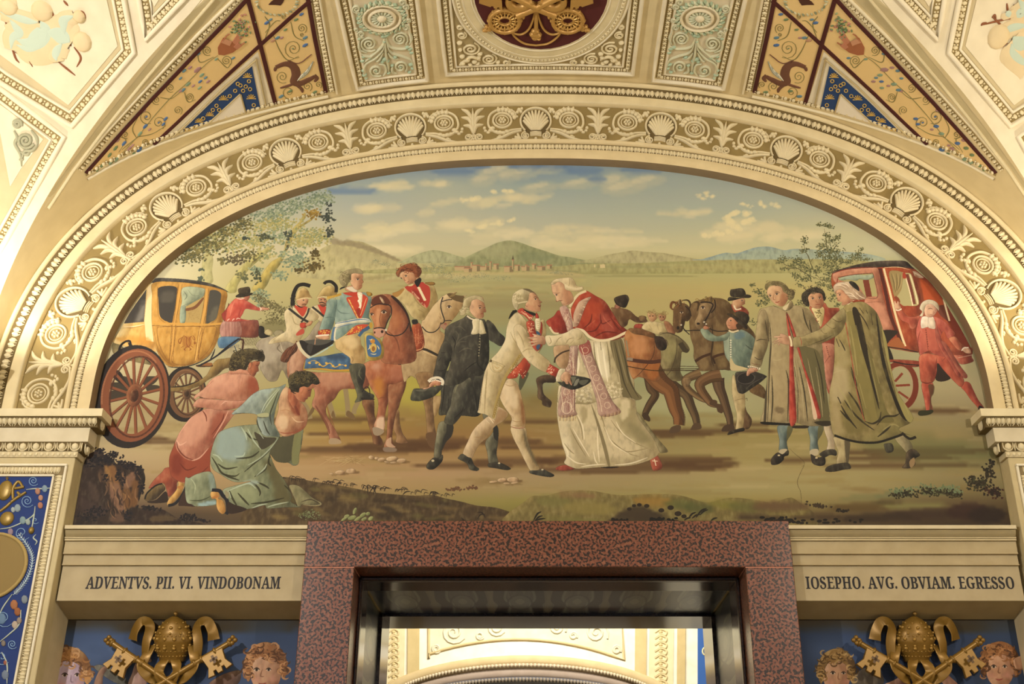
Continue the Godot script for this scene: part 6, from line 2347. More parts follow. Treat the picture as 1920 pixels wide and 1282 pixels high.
func wheel(x: float,y: float,rx: float,ry: float,rim: float,n: int,col: String,dark: String,light: String,tilt:=0.0)->void:
	p.ring(x-rim*0.3,y+rim*0.15,rx,ry,rim*1.15,"231d1a",tilt)
	for i in n:
		var a:=TAU*(i+0.3)/n
		var v:=Vector2(cos(a)*(rx-rim*0.4),sin(a)*(ry-rim*0.4)).rotated(tilt)
		var c:=Vector2(x,y)
		var e:=c+v
		var m:=c+v*0.2
		p.s([m.x+3,m.y+3,e.x+3,e.y+3],rim*0.36,dark,1.0,false)
		p.s([m.x,m.y,e.x,e.y],rim*0.3,col,1.0,false)
	p.ring(x,y,rx-rim*0.5,ry-rim*0.5,rim,col,tilt)
	p.ring(x+rim*0.28,y+rim*0.2,rx-rim*0.78,ry-rim*0.78,rim*0.22,dark,tilt,0.8)
	p.ring(x-rim*0.2,y,rx-rim*0.35,ry-rim*0.35,rim*0.2,light,tilt,0.6,0.45,0.85)
	p.o(p.ov(x,y,rx*0.24,ry*0.24,tilt),col,dark,light)
	p.o(p.ov(x-2,y+2,rx*0.13,ry*0.14,tilt),dark,"2c1a10",light)

func paint_left()->void:
	# far wheel and running gear
	p.at(250,640,6.4)
	wheel(640,620,222,300,66,14,"6a4a30","3a281b","8d6a48")
	p.o([1130,60,1500,90,1510,380,1150,380],"a49a78","","",0,false,0.0)
	p.o([430,545,620,525,780,470,880,400,940,290,1000,220,1080,205,1180,200,1180,300,1090,330,1010,400,900,460,800,530,640,580,430,600],"7d6335","3d2e18","a98c52")
	p.s([430,550,620,530,790,470],20,"2c2216")
	p.f([760,280,920,270,950,300,780,305],"4a331e")
	p.f([820,262,940,255,930,290,820,285],"8a5a30")
	# coach body
	p.at(180,500,6.4)
	p.o([200,930,260,910,420,1040,640,1110,740,1180,620,1170,420,1130,260,1080,200,1020],"8b7c52","4b432b")
	p.b([610,230,690,195,740,600,740,1000,560,960,420,970,300,940,200,900,240,830,330,680,420,520],"d3a658","a87634","f0dca2")
	p.f([606,270,575,660,335,680,400,560,480,440],"4a4640",1,true)
	p.g([560,400,590,420,570,620,480,640],"7d786c",0.7,40)
	p.f([625,240,690,215,680,640,690,900,600,880,580,640],"e9d3a0",0.9,true)
	p.s([330,720,450,715,580,690],14,"efdcae",0.9)
	p.s([320,735,450,728,580,702],7,"8a5c28",0.9)
	p.g([260,840,600,840,640,930,300,900],"c88a34",0.6,30)
	p.e()
	p.o([650,205,690,165,730,135,900,138,1100,152,1300,182,1450,226,1590,300,1500,280,1300,225,1000,185,690,190],"3f3b36","1e1b19","5a564e")
	p.b([690,190,1000,183,1300,220,1480,262,1575,315,1550,480,1510,700,1460,880,1390,1020,1290,1110,1140,1175,980,1200,870,1192,800,1130,740,1030,695,880,668,650,672,350],"bd8d40","7f5720","cf9f50",14)
	p.f([752,250,965,245,960,420,920,655,850,655,790,620,760,560,750,400],"3a3630")
	p.g([800,300,940,300,920,420,780,420],"5a5548",0.6,40)
	p.f([1045,245,1310,262,1300,420,1262,670,1005,665,1030,440],"a98f56",1,true)
	p.f([1370,285,1500,320,1470,520,1440,620,1380,660,1312,680,1340,460],"45423a")
	p.g([1400,500,1470,480,1430,640,1350,650],"6a6552",0.6,30)
	p.b([1045,248,1308,262,1290,350,1200,410,1070,480,1012,500,1030,420],"99a184","6a7460","b6bd9c")
	p.s([1050,290,1090,350,1060,400],12,"5c6652",0.8)
	p.s([1100,270,1160,340,1240,340,1290,280],10,"737d64",0.8)
	p.s([1060,460,1160,420,1260,350],10,"5c6652",0.8)
	p.e()
	p.o([1015,490,1075,480,1070,660,1008,665],"8c9a84","5f6c5c","b0bba2")
	p.f([1080,500,1180,470,1280,370,1285,400,1200,500,1090,530],"6a3f24",0.9)
	for j in 26:
		p.s([1100+p.ru()*150,470+p.ru()*180,1110+p.ru()*150,480+p.ru()*180],7,"8d7340",0.5)
	for q in [[1015,210,975,460,935,680,900,1150],[1330,260,1310,480,1270,690,1200,1130]]:
		p.s(q,34,"c9984a",0.9,false)
		p.s([q[0]-22,q[1],q[2]-22,q[3],q[4]-22,q[5],q[6]-22,q[7]],6,"6b4518",0.8,false)
		p.s([q[0]+20,q[1],q[2]+20,q[3],q[4]+20,q[5],q[6]+20,q[7]],6,"6b4518",0.8,false)
	for q in [[740,240,745,560,800,650,870,680,930,670,980,240],[1365,280,1320,670,1420,650,1470,560,1510,320]]:
		p.s(q,7,"8a5f24",0.9,false)
	p.s([665,665,800,680,1000,685,1280,695,1510,680],30,"c69544",0.9,false)
	p.s([665,705,900,712,1280,712,1500,700],7,"6f4a1a",0.9,false)
	for q in [[735,725,905,720,915,780,880,1110,820,1060,760,930,735,800],[965,720,1250,720,1240,850,1190,1140,920,1150,940,940],[1300,725,1440,720,1420,850,1380,960,1300,1060,1230,1100,1260,920]]:
		q.append_array([q[0],q[1]])
		p.s(q,7,"7a4f1c",0.85,false)
	p.s([690,720,730,950,820,1110,920,1180],8,"6f4a1a",0.7)
	p.s([1245,740,1225,920,1190,1130],9,"e3bd74",0.7)
	# device on the door: a small spread bird in red-brown
	for q in [[1060,820,1030,860,1010,920,990,880,1040,840],[1160,820,1185,860,1180,920,1195,910,1150,840],[1090,850,1085,920,1110,960,1130,920,1110,860],[1100,950,1060,990,1080,1000],[1110,960,1140,990,1115,1000],[1050,950,1020,970],[1140,950,1165,965],[1060,830,1090,850,1080,880],[1150,830,1125,850,1130,880]]:
		p.s(q,13,"7d4318",0.9)
	p.g(p.ov(1095,900,60,70),"8d5220",0.5,20)
	p.g([700,1000,760,1060,860,1180,980,1195,900,1120,780,990],"7a5019",0.6,40)
	p.e()
	p.s([860,1198,980,1208,1140,1184,1300,1115,1400,1020],14,"1d1a18")
	p.s([1230,1190,1400,1100,1600,960,1730,870],24,"1c1b20",1,false)
	p.s([1430,980,1400,1060,1370,1110],20,"1c1b20")
	p.s([265,1080,290,960,340,905,400,890,420,940,460,1000],30,"1e1a17",1,false)
	p.f([380,900,430,960,460,1010,420,1000],"1e1a17")
	p.s([560,1060,650,1130,720,1190],40,"25201b",1,false)
	p.f([180,1300,230,1240,300,1270,380,1430,320,1420],"201b18")
	# box seat and its hangings
	p.at(420,490,6.4)
	p.o([-10,725,200,712,370,700,415,730,412,900,200,910,150,915,-20,905],"7a4030","451f18","a5675a")
	p.b([-20,725,180,715,195,905,-30,905],"a8776a","74473c","c39a8a")
	for q in [20,60,95,130,165]:
		p.s([q,725,q+4,900],12,"7d4b42",0.8)
	p.e()
	p.o([-50,910,190,908,170,960,60,1030,-60,1030],"4d6f8c","324a62","6d8ca4")
	for j in 16:
		p.s([-50+j*15,995,-48+j*15,1035],6,"26333f")
	for j in 14:
		p.s([200+j*16,900,200+j*16+20,1010],6,"3c2a1c",0.9)
		p.s([220+j*14,900,200+j*14,1000],4,"3c2a1c",0.9)
	p.s([180,930,230,950,220,1060],24,"3f2418",1,false)
	p.s([-60,1110,60,1010,180,925],24,"17181e",1,false)
	p.s([125,1010,150,1080],20,"2b3a4c")
	# driver in red
	p.o([-30,640,0,600,40,545,60,500,70,640,10,720],"8f352b","5f211b")
	p.b([20,690,30,600,50,540,100,475,150,440,220,440,290,480,400,545,440,560,435,592,340,580,260,570,225,630,200,670,215,690,310,705,340,712,40,722],"b94c3c","84302a","d07058")
	p.s([210,560,180,640,190,680],20,"93362c",0.8)
	p.s([130,470,90,560,70,660],18,"d8836c",0.6)
	for q in [[40,715,70,690],[100,712,130,690],[150,700,200,690]]:
		p.s([q[0],q[1],q[0]+12,q[1]-20,q[2],q[3]],12,"e6c2ac")
	p.e()
	p.o([430,560,450,545,540,560,535,580,480,585,435,590],"c69072","8a5a44")
	p.s([425,545,445,570,430,590],16,"e4cdb8")
	p.o([230,400,300,390,310,420,300,450,280,472,250,460],"a86a50","7a4434")
	p.s([150,440,200,450,250,440],20,"d9b0a0")
	p.o([172,330,240,310,305,308,312,375,250,395,185,392],"3c3222","1e1910","5a4c34")
	p.o([140,415,190,385,260,395,320,375,345,385,320,405,240,425,160,432],"2f281c","17130c")
	# grey horse of the near soldier
	p.at(420,490,6.4)
	p.b([380,1010,440,930,520,905,700,900,830,950,980,920,1100,760,1200,650,1240,620,1240,900,1000,1100,880,1300,780,1420,700,1300,640,1420,560,1440,500,1400,440,1290,430,1200,450,1100],"8d806a","5c4f3c","ab9f88",22)
	p.g([460,980,600,950,680,1100,560,1220,460,1180],"b5aa94",0.5,60)
	p.s([690,980,640,1040,700,1100],14,"5f543f",0.8)
	p.s([670,960,700,1060,740,1100],10,"c2b79c",0.8)
	p.e()
	p.o([420,780,480,790,490,870,560,890,470,920,420,900],"2a2420","120f0d")
	p.o([490,830,540,810,580,840,570,890,490,870],"b5a57a","7a6a48")
	p.o([590,870,620,830,700,825,720,870,640,900],"8e8464","5c533c")
	# soldiers
	p.b([1050,550,1120,520,1200,520,1260,560,1240,700,1160,720,1090,660,1030,600],"bfae86","84734f","d8caa4")
	p.f([1125,515,1220,540,1210,650,1180,630],"b5402e")
	p.s([1060,545,1130,600,1200,660],28,"2e2a22",1,false)
	p.e()
	p.o([1135,440,1220,445,1230,520,1190,540,1150,510],"b07a58","7d4a34")
	p.s([1140,500,1175,490,1225,510],16,"3a2418")
	p.f([1150,515,1180,545,1210,540,1220,515],"4d3020",0.7)
	p.eye(1165,462,12)
	p.eye(1210,464,12)
	p.o([1115,430,1150,370,1200,310,1270,285,1340,330,1350,400,1250,420,1130,440],"ad9258","66522c","d9c48c")
	p.s([1115,440,1180,425,1250,425],14,"d9cba0")
	p.s([1200,270,1230,245,1290,245,1345,300,1345,370],44,"1e1a15",1,false)
	p.b([720,640,745,580,830,540,870,510,1000,545,1050,580,1140,660,1080,720,1030,740,980,800,960,860,900,960,860,990,750,960,640,975,560,990,530,985,570,930,660,880,740,830,735,740],"c5b48c","8c7850","dfd0a8",10)
	p.f([840,510,870,530,920,545,985,520,1000,560,950,660,900,620,850,550],"b3402c")
	p.s([770,555,850,620,930,680,1010,725],32,"2b2822",1,false)
	p.s([1020,560,1000,630,960,690,925,730],24,"2b2822",1,false)
	p.s([820,650,850,740,940,770],12,"8a7a54",0.7)
	p.f([945,800,960,860,880,890,870,860],"b04a38")
	p.s([735,830,640,900,560,960],8,"8a7648",0.7)
	p.e()
	p.o([915,740,980,735,985,790,920,795],"b33c2a","7a2419")
	p.o([980,750,1040,715,1065,720,1040,765,990,775],"c08a64","7e5138")
	p.o([870,470,900,450,1000,445,1010,480,980,530,930,545,885,520],"bb8a66","80543a","d4aa84")
	p.s([930,520,965,510,985,520],12,"4a2d1c")
	p.eye(955,468,12)
	p.s([865,515,910,545,950,550],14,"17140f")
	p.o([860,465,870,390,900,335,960,315,1010,350,1030,400,1055,440,960,440],"b0915a","6a4f28","dcc48a")
	p.s([865,465,950,440,1050,440],14,"d7c694")
	p.s([1035,295,960,275,890,290,850,350,830,420,820,530],54,"1f1b16",1,false)
	for j in 30:
		p.s([830+p.rr(-34,34),380+j*5,825+p.rr(-34,40),430+j*5],7,["3a342a","120f0c"][j % 2])

func paint_riders()->void:
	# the bay horse: hind part and far legs first
	p.at(540,660,6.4)
	for q in [[170,590,240,700,265,800],[480,560,520,680,550,780],[690,440,715,640,720,770],[860,560,800,680,790,740]]:
		p.s(q,62,"8c7a54",1,false)
	for q in [[225,800,300,700],[700,760,790,800],[520,760,560,790]]:
		p.f([q[0],q[1],q[0]+20,q[1]-60,q[2],q[3]-50,q[2]+10,q[3]+10],"6d5634")
	p.o([0,60,100,20,200,60,180,200,340,240,560,240,780,240,900,230,960,260,960,430,800,440,640,450,560,560,470,640,460,740,520,850,570,930,610,1010,630,1060,600,1100,510,1090,490,1000,460,900,400,760,300,660,290,600,320,480,240,300,120,260,0,300],"9c6248","5a2f1e","c08c6c",16)
	p.g([360,280,700,260,740,380,560,430,400,390],"b98a6c",0.6,50)
	p.f([500,1040,560,1030,620,1050,635,1095,500,1100],"a08a6a")
	p.s([330,640,400,760,470,880,500,980],34,"5d2f1c",0.6)
	p.s([460,610,500,760,560,900],18,"7e4a30",0.7)
	# hind quarter at the left, tail
	p.at(420,490,6.4)
	p.o([780,1290,790,1180,830,1100,880,1020,960,1000,1000,1150,960,1290,900,1350,800,1400],"b08468","7a4d38","cba588")
	p.o([875,950,840,1000,760,1040,700,1110,680,1190,760,1210,800,1140,880,1060],"54301f","2c170e","7a4a30")
	for j in 12:
		p.s([850+p.ru()*30,980,760+p.ru()*60,1080,690+p.ru()*80,1200],8,["3a2014","7d4e34"][j % 2],0.8)
	# front of the bay: chest, legs
	p.at(540,660,6.4)
	p.o([900,560,960,540,1030,570,1040,760,1080,900,1100,1000,1130,1050,1130,1110,1030,1100,1010,1010,970,880,930,720,890,620],"71492c","3d2314","8e6440")
	p.o([1270,700,1330,700,1340,820,1370,960,1420,1040,1430,1090,1300,1085,1300,1000,1260,900],"8a6642","533820","a9845c")
	p.o([1200,380,1400,320,1410,420,1360,560,1330,660,1300,720,1270,860,1250,1000,1260,1090,1290,1140,1290,1190,1160,1190,1150,1120,1180,1030,1190,860,1200,720,1200,560],"8d5a3c","4d2a18","a87452",8)
	p.f([1180,1060,1240,1020,1240,1090,1290,1140,1190,1130],"c2a284",0.8)
	p.f([1150,1140,1290,1150,1290,1192,1160,1192],"7d6a58")
	p.b([920,130,1160,60,1480,40,1515,120,1500,240,1430,320,1280,380,1210,390,1200,470,1200,600,1180,680,1160,800,1165,880,1130,960,1030,900,1060,790,1080,680,1080,580,1040,500,990,420,950,320,920,240],"9e5c3c","5a2c1a","b97c58",16)
	p.g([1020,330,1130,320,1160,440,1120,540,1050,480],"b0742e",0.8,50)
	p.g([1010,150,1120,120,1100,220,1020,210],"d0a588",0.6,40)
	p.g([1200,200,1440,160,1400,300,1260,350],"a4684e",0.6,60)
	p.s([1200,390,1215,480,1195,640],16,"4e2818",0.8)
	p.s([1080,560,1150,540,1200,580],12,"6d3c22",0.7)
	p.g([1070,790,1150,780,1150,930,1050,900],"d8bea0",0.8,24)
	p.s([1150,40,1250,90,1340,130,1440,110,1515,85],50,"1d1814",1,false)
	p.e()
	p.f([1015,910,1060,900,1140,930,1150,960,1090,1000,1030,985],"938168")
	# saddle cloth
	p.b([180,215,210,90,260,70,460,40,640,10,800,40,800,210,600,232,400,215,250,205],"3f5f80","26384f","5e7f9c",10)
	p.s([175,215,400,205,560,222,740,215],32,"b58d2e",1,false)
	p.s([200,90,180,210],26,"a5852f",1,false)
	p.s([230,130,300,100,360,120,420,170,500,130,560,180,640,150,700,170],14,"c9a13f")
	for q in [[260,130],[340,130],[460,130],[540,165],[620,150],[690,160],[380,150]]:
		p.f(p.ov(q[0],q[1],16,12),"d2aa4a")
	p.g([440,30,640,20,700,80,520,90],"27394f",0.7,30)
	p.e()
	# cream horse and its rider, behind
	p.at(540,480,6.4)
	p.at(760,520,6.4)
	p.o([-20,860,400,900,430,1280,300,1280,170,1290,130,1220,60,1180,-20,1240],"a48a62","6f5734","c2a87c",24)
	p.at(760,700,6.4)
	p.o([130,0,330,0,340,200,330,320,340,460,350,620,370,740,350,860,250,800,260,700,250,560,230,400,200,300,170,160],"80603c","4c3520","a5855a",10)
	p.f([250,720,360,720,380,880,330,900,270,840],"5f452a")
	p.o([335,280,420,260,440,130,470,50,440,300,380,480,340,500],"a98d62","7d6238")
	p.at(760,520,6.4)
	p.b([190,560,230,440,290,360,380,290,440,230,520,190,620,175,600,205,680,220,740,215,700,250,690,330,640,420,560,520,500,590,470,630,430,600,420,640,480,700,470,900,400,960,200,880,180,700],"b89c70","84663c","d6bd92",16)
	p.f([500,200,560,190,640,200,720,240,700,300,640,290,560,260],"5d4a2c")
	p.f([530,235,560,200,630,172,590,220],"7d6840")
	p.s([450,235,425,330,440,420,470,520,430,560],14,"201d1c",1,false)
	p.s([440,290,500,270,560,265],12,"201d1c",1,false)
	p.s([470,520,540,515,580,540],12,"201d1c",1,false)
	p.s([200,590,260,650,340,655,400,610,430,540],14,"24201c",1,false)
	p.eye(525,355,26)
	p.f(p.ov(480,560,18,16),"8a4f40")
	p.g([420,560,500,580,470,640,420,620],"9c7660",0.8,20)
	p.g([280,420,380,340,400,480,300,580],"d2b88c",0.6,50)
	p.s([400,460,430,500,410,420],10,"8b6c44",0.7)
	p.s([180,855,260,870,400,940],34,"2b241a",1,false)
	p.e()
	p.b([60,780,70,640,100,540,180,560,220,700,230,800,200,870,110,890],"954226","5c2514","b8683c")
	p.s([75,800,110,870,200,850,220,780],12,"d09a6a")
	for j in 14:
		p.s([90+p.ru()*110,600+p.ru()*240,110+p.ru()*110,620+p.ru()*240],8,"c78a62",0.7)
	p.e()
	p.f([80,510,140,505,150,550,90,560],"25221e")
	# rider in cream
	p.at(540,480,6.4)
	p.b([1240,460,1320,420,1400,370,1500,330,1640,310,1740,350,1780,430,1795,530,1740,600,1660,720,1620,770,1500,740,1440,660,1370,560],"baa672","7b6538","d8c695",14)
	p.s([1500,470,1560,560,1660,640],18,"8a7544",0.7)
	p.s([1560,640,1640,680],14,"84703f",0.8)
	p.f([1395,345,1480,360,1580,290,1640,330,1700,380,1705,520,1665,620,1600,570,1500,460,1420,400],"a83a2c")
	p.g([1480,420,1560,420,1640,560,1600,570],"7d241c",0.6,30)
	for j in 40:
		var a:=p.ru()
		p.s([1480+a*170,400+a*180+p.ru()*40,1490+a*170,410+a*180+p.ru()*40],9,"e0c49a",0.8)
	for j in 10:
		p.f(p.ov(1570+j*8,380+j*16,18,12),"ded0a8")
	p.f([1250,450,1340,400,1400,390,1340,470,1290,490],"9a6a2c",0.8)
	p.e()
	p.o([1640,320,1740,310,1765,340,1700,350],"8d6a34","5a4018")
	p.o([1500,250,1560,240,1590,270,1560,330,1520,340,1490,320],"b98d68","80583c")
	p.f([1520,300,1580,260,1600,290,1560,370,1530,340],"1c1918")
	p.o([1335,240,1370,190,1480,170,1540,230,1530,290,1480,330,1430,335,1390,290,1370,270],"c3946c","8a5a3e","dab38c")
	p.eye(1415,240,16)
	p.eye(1360,268,12)
	p.s([1390,250,1400,290,1420,285],8,"7d4a30")
	p.s([1420,315,1440,310,1455,300],9,"6f3424")
	p.b([1295,200,1340,140,1420,95,1500,90,1580,130,1605,190,1570,250,1530,250,1500,200,1400,180,1350,200,1330,250,1310,240],"7d4428","4f2814","a4643c")
	p.e()
	p.curls(1450,150,140,60,40,20,["6b381f","8f5230","4a2412"])
	# bay horse: neck and head
	p.b([990,560,1000,500,1060,470,1160,455,1240,465,1320,520,1400,620,1450,720,1480,850,1510,980,1520,1260,1150,1280,1120,1100,1150,960,1200,860,1220,780,1230,680],"94573a","522a1a","b37a54",20)
	p.g([1240,560,1320,640,1380,760,1300,900,1230,800],"a4663f",0.6,60)
	p.s([1250,470,1340,560,1420,660,1470,780,1490,900],50,"2a1712",1,false)
	p.s([1200,900,1300,1000,1340,1150],18,"5c301e",0.6)
	p.e()
	p.b([975,640,985,580,1010,520,1060,480,1140,465,1210,520,1240,600,1225,700,1200,790,1170,850,1175,930,1130,970,1080,985,1030,950,1020,880,1030,830,1010,760,985,700],"a2653f","5f351f","c08458",12)
	p.f([1000,530,1040,480,1140,460,1230,520,1200,590,1100,580,1010,590],"5a2e1c")
	p.g([1060,640,1110,640,1110,800,1070,860,1050,760],"d29c70",0.6,24)
	p.s([1120,660,1100,760,1120,850],12,"6a3a20",0.7)
	p.g([1040,870,1150,870,1150,960,1080,980,1030,940],"c69880",0.8,20)
	p.eye(1150,672,32)
	p.eye(1005,700,24)
	p.f(p.ov(1130,905,16,18),"2b1610")
	p.f(p.ov(1040,915,10,14),"4b281c")
	p.e()
	p.o([1095,495,1120,490,1160,550,1140,570],"d0b490","6d4a30")
	p.o([975,590,985,510,1010,500,1000,560],"cbb08c","6d4a30")
	p.s([985,620,1060,580,1150,575,1230,600,1240,690,1190,790,1165,870],14,"1f1b1c",1,false)
	p.s([1030,870,1090,858,1160,872,1190,930,1280,955,1370,930,1430,860,1450,800],15,"1f1b1c",1,false)
	p.f(p.ov(1175,885,16,16),"b9b09a")
	# rider in pale blue
	p.b([570,980,640,960,780,930,860,960,880,1060,920,1130,915,1290,760,1290,740,1220,640,1150,570,1090],"bd9d66","7d5f34","d9c08c",16)
	p.s([760,1200,780,1240,760,1280],12,"8c6c40",0.8)
	p.g([640,990,800,970,860,1060,760,1120],"dcc595",0.6,50)
	p.e()
	p.at(540,660,6.4)
	p.b([745,150,915,150,925,300,900,420,960,480,1030,510,1020,560,920,570,860,590,800,600,830,530,800,420,750,270],"3c3a2e","1b1a17","6c6a50")
	p.s([880,180,850,260,890,330],14,"767458",0.6)
	p.s([800,200,820,330,850,420],16,"5d5b46",0.6)
	p.e()
	p.s([890,480,930,420,970,430,985,500],12,"1a1613",1,false)
	p.f([885,545,1020,555,1030,570,900,570],"241d18")
	p.at(540,480,6.4)
	p.b([575,1000,570,870,560,760,560,640,480,640,460,560,520,500,600,460,660,440,760,430,880,430,960,450,1000,500,990,600,970,720,1000,780,960,830,880,900,760,940,660,960],"7d9488","4a5f5a","9db0a2",16)
	p.g([620,640,780,600,800,720,680,740,600,720],"8fa398",0.6,40)
	p.s([590,640,640,680,740,690],16,"566b66",0.7)
	p.f([700,505,790,480,850,440,950,490,950,560,880,745,830,745,760,620],"b8412a")
	p.g([820,640,870,640,860,740,830,740],"7d2418",0.7,20)
	p.f([655,440,680,390,760,400,800,430,850,420,880,410,890,440,830,480,760,480],"b23a26")
	p.f([830,440,890,445,885,560,870,640,860,560],"dccfb0")
	for j in 70:
		var a:=p.ru()
		p.s([720+a*110,510+a*220,730+a*110+p.ru()*14,530+a*220],9,["d0a03c","e6c878"][j % 2],0.9)
		p.s([945-a*70,500+a*200,935-a*70,520+a*200],8,"e2c78c",0.8)
	for j in 12:
		p.f(p.ov(860+p.rn(0,10),460+j*14,14,9),"e9dfc4")
	p.f([700,930,820,830,960,820,960,850,870,900,770,945],"b8472c")
	for j in 26:
		p.f(p.ov(p.rr(740,950),p.rr(840,920),8,6),"d9a846")
	p.s([590,1000,680,950,820,840],10,"c9a95a")
	p.e()
	p.b([455,640,470,560,530,500,590,540,570,680,560,760,540,840,500,900,380,900,400,800,430,720],"7a9184","475a56","9aac9c",12)
	p.s([440,740,500,730,560,740],10,"4e625c",0.8)
	p.e()
	p.o([375,890,500,880,500,940,440,960,365,940],"b5432a","7a2818")
	for j in 16:
		p.f(p.ov(p.rr(385,495),p.rr(890,930),8,6),"d3a24a")
	p.s([470,500,560,480,640,455],34,"b18a30",1,false)
	for j in 14:
		p.s([470+j*12,480,465+j*12,520],6,"dcbb62")
	p.o([330,960,400,945,480,940,500,985,460,1005,400,1000,350,985],"c39672","80583e","ddb890")
	p.s([335,960,400,950,490,945],22,"ded3bc",1,false)
	p.s([330,985,325,1050],22,"b98b68")
	# hat held out
	p.f([150,1010,300,1030,540,1000,530,1060,420,1120,260,1200,190,1140,150,1060],"211d1a")
	p.f([200,1020,330,1000,520,1010,430,1060,300,1065],"4a4840")
	p.f([240,1060,300,1060,270,1170,230,1120],"3a3732")
	p.s([330,985,322,1060],20,"b98b68")
	p.s([115,1030,150,1110,210,1180,260,1215],40,"c7bd9c",1,false)
	p.s([250,1225,400,1150,540,1060],16,"a3bab4",1,false)
	for j in 10:
		p.s([490+j*7,1080,480+j*8,1170],8,"a59a56")
	# sash
	p.b([560,850,580,800,700,770,850,745,960,750,1000,790,960,800,800,810,680,840,580,880],"d2cdb4","8d937c","e6e2cc")
	p.s([570,810,700,785,860,760,980,770],16,"3a628c",0.9)
	p.s([580,865,700,825,850,805],14,"4d7194",0.9)
	p.e()
	p.s([560,850,540,940,530,1010],40,"52718c",1,false)
	p.s([575,860,560,940,560,1020],22,"d6cfb0",1,false)
	# head
	p.o([700,370,800,350,830,420,760,430,690,410],"c09472","805a40")
	p.f([700,380,790,370,830,420,780,430],"d5ccb4",0.9)
	p.b([750,220,860,190,900,230,895,280,908,310,890,330,890,370,850,405,800,395,760,340,740,280],"c99a74","90603f","dcb48e")
	p.g([850,240,895,240,890,380,840,400],"8a5a3c",0.45,24)
	p.s([880,270,905,312,880,325],8,"7a4c30")
	p.s([850,360,885,350],10,"86402c")
	p.e()
	p.eye(838,280,18)
	p.s([815,262,840,250,870,260],8,"5a3c26")
	p.b([615,290,620,240,680,180,760,155,850,150,900,190,890,215,800,205,760,220,755,290,720,330,700,370,660,360,630,330],"8f825c","5d5236","b0a47c")
	p.e()
	p.curls(690,260,70,80,26,18,["7a6d48","a99d74","5f5436"])
	p.s([620,400,650,380,690,370],26,"23201c")
	p.o([940,430,1000,440,1010,470,960,480],"a9822f","6d4f18")
	# sabretache
	p.b([925,930,1020,920,1040,960,1110,1000,1150,1100,1140,1210,1060,1250,960,1245,935,1180,920,1040],"a98f3e","6a5520","cdb56a")
	p.f([945,960,1020,960,1100,1040,1120,1130,1090,1200,970,1200,945,1080],"3f628a")
	p.f(p.ov(1025,1100,40,56),"c3a455")
	p.f(p.ov(1025,1110,20,30),"8a5d2a")
	p.f(p.ov(1015,1020,30,26),"b87f32")
	for q in [[980,1060,960,1120],[1070,1070,1090,1120],[990,1170,1060,1170],[970,1000,1010,990]]:
		p.s([q[0],q[1],(q[0]+q[2])/2+10,(q[1]+q[3])/2+8,q[2],q[3]],12,"e0cf96")
	p.e()
	p.s([890,900,960,860,1000,840],46,"35506e",1,false)
	p.s([850,960,900,900,960,870],40,"3a5878",1,false)
	p.f(p.ov(995,830,22,36),"b08c34")

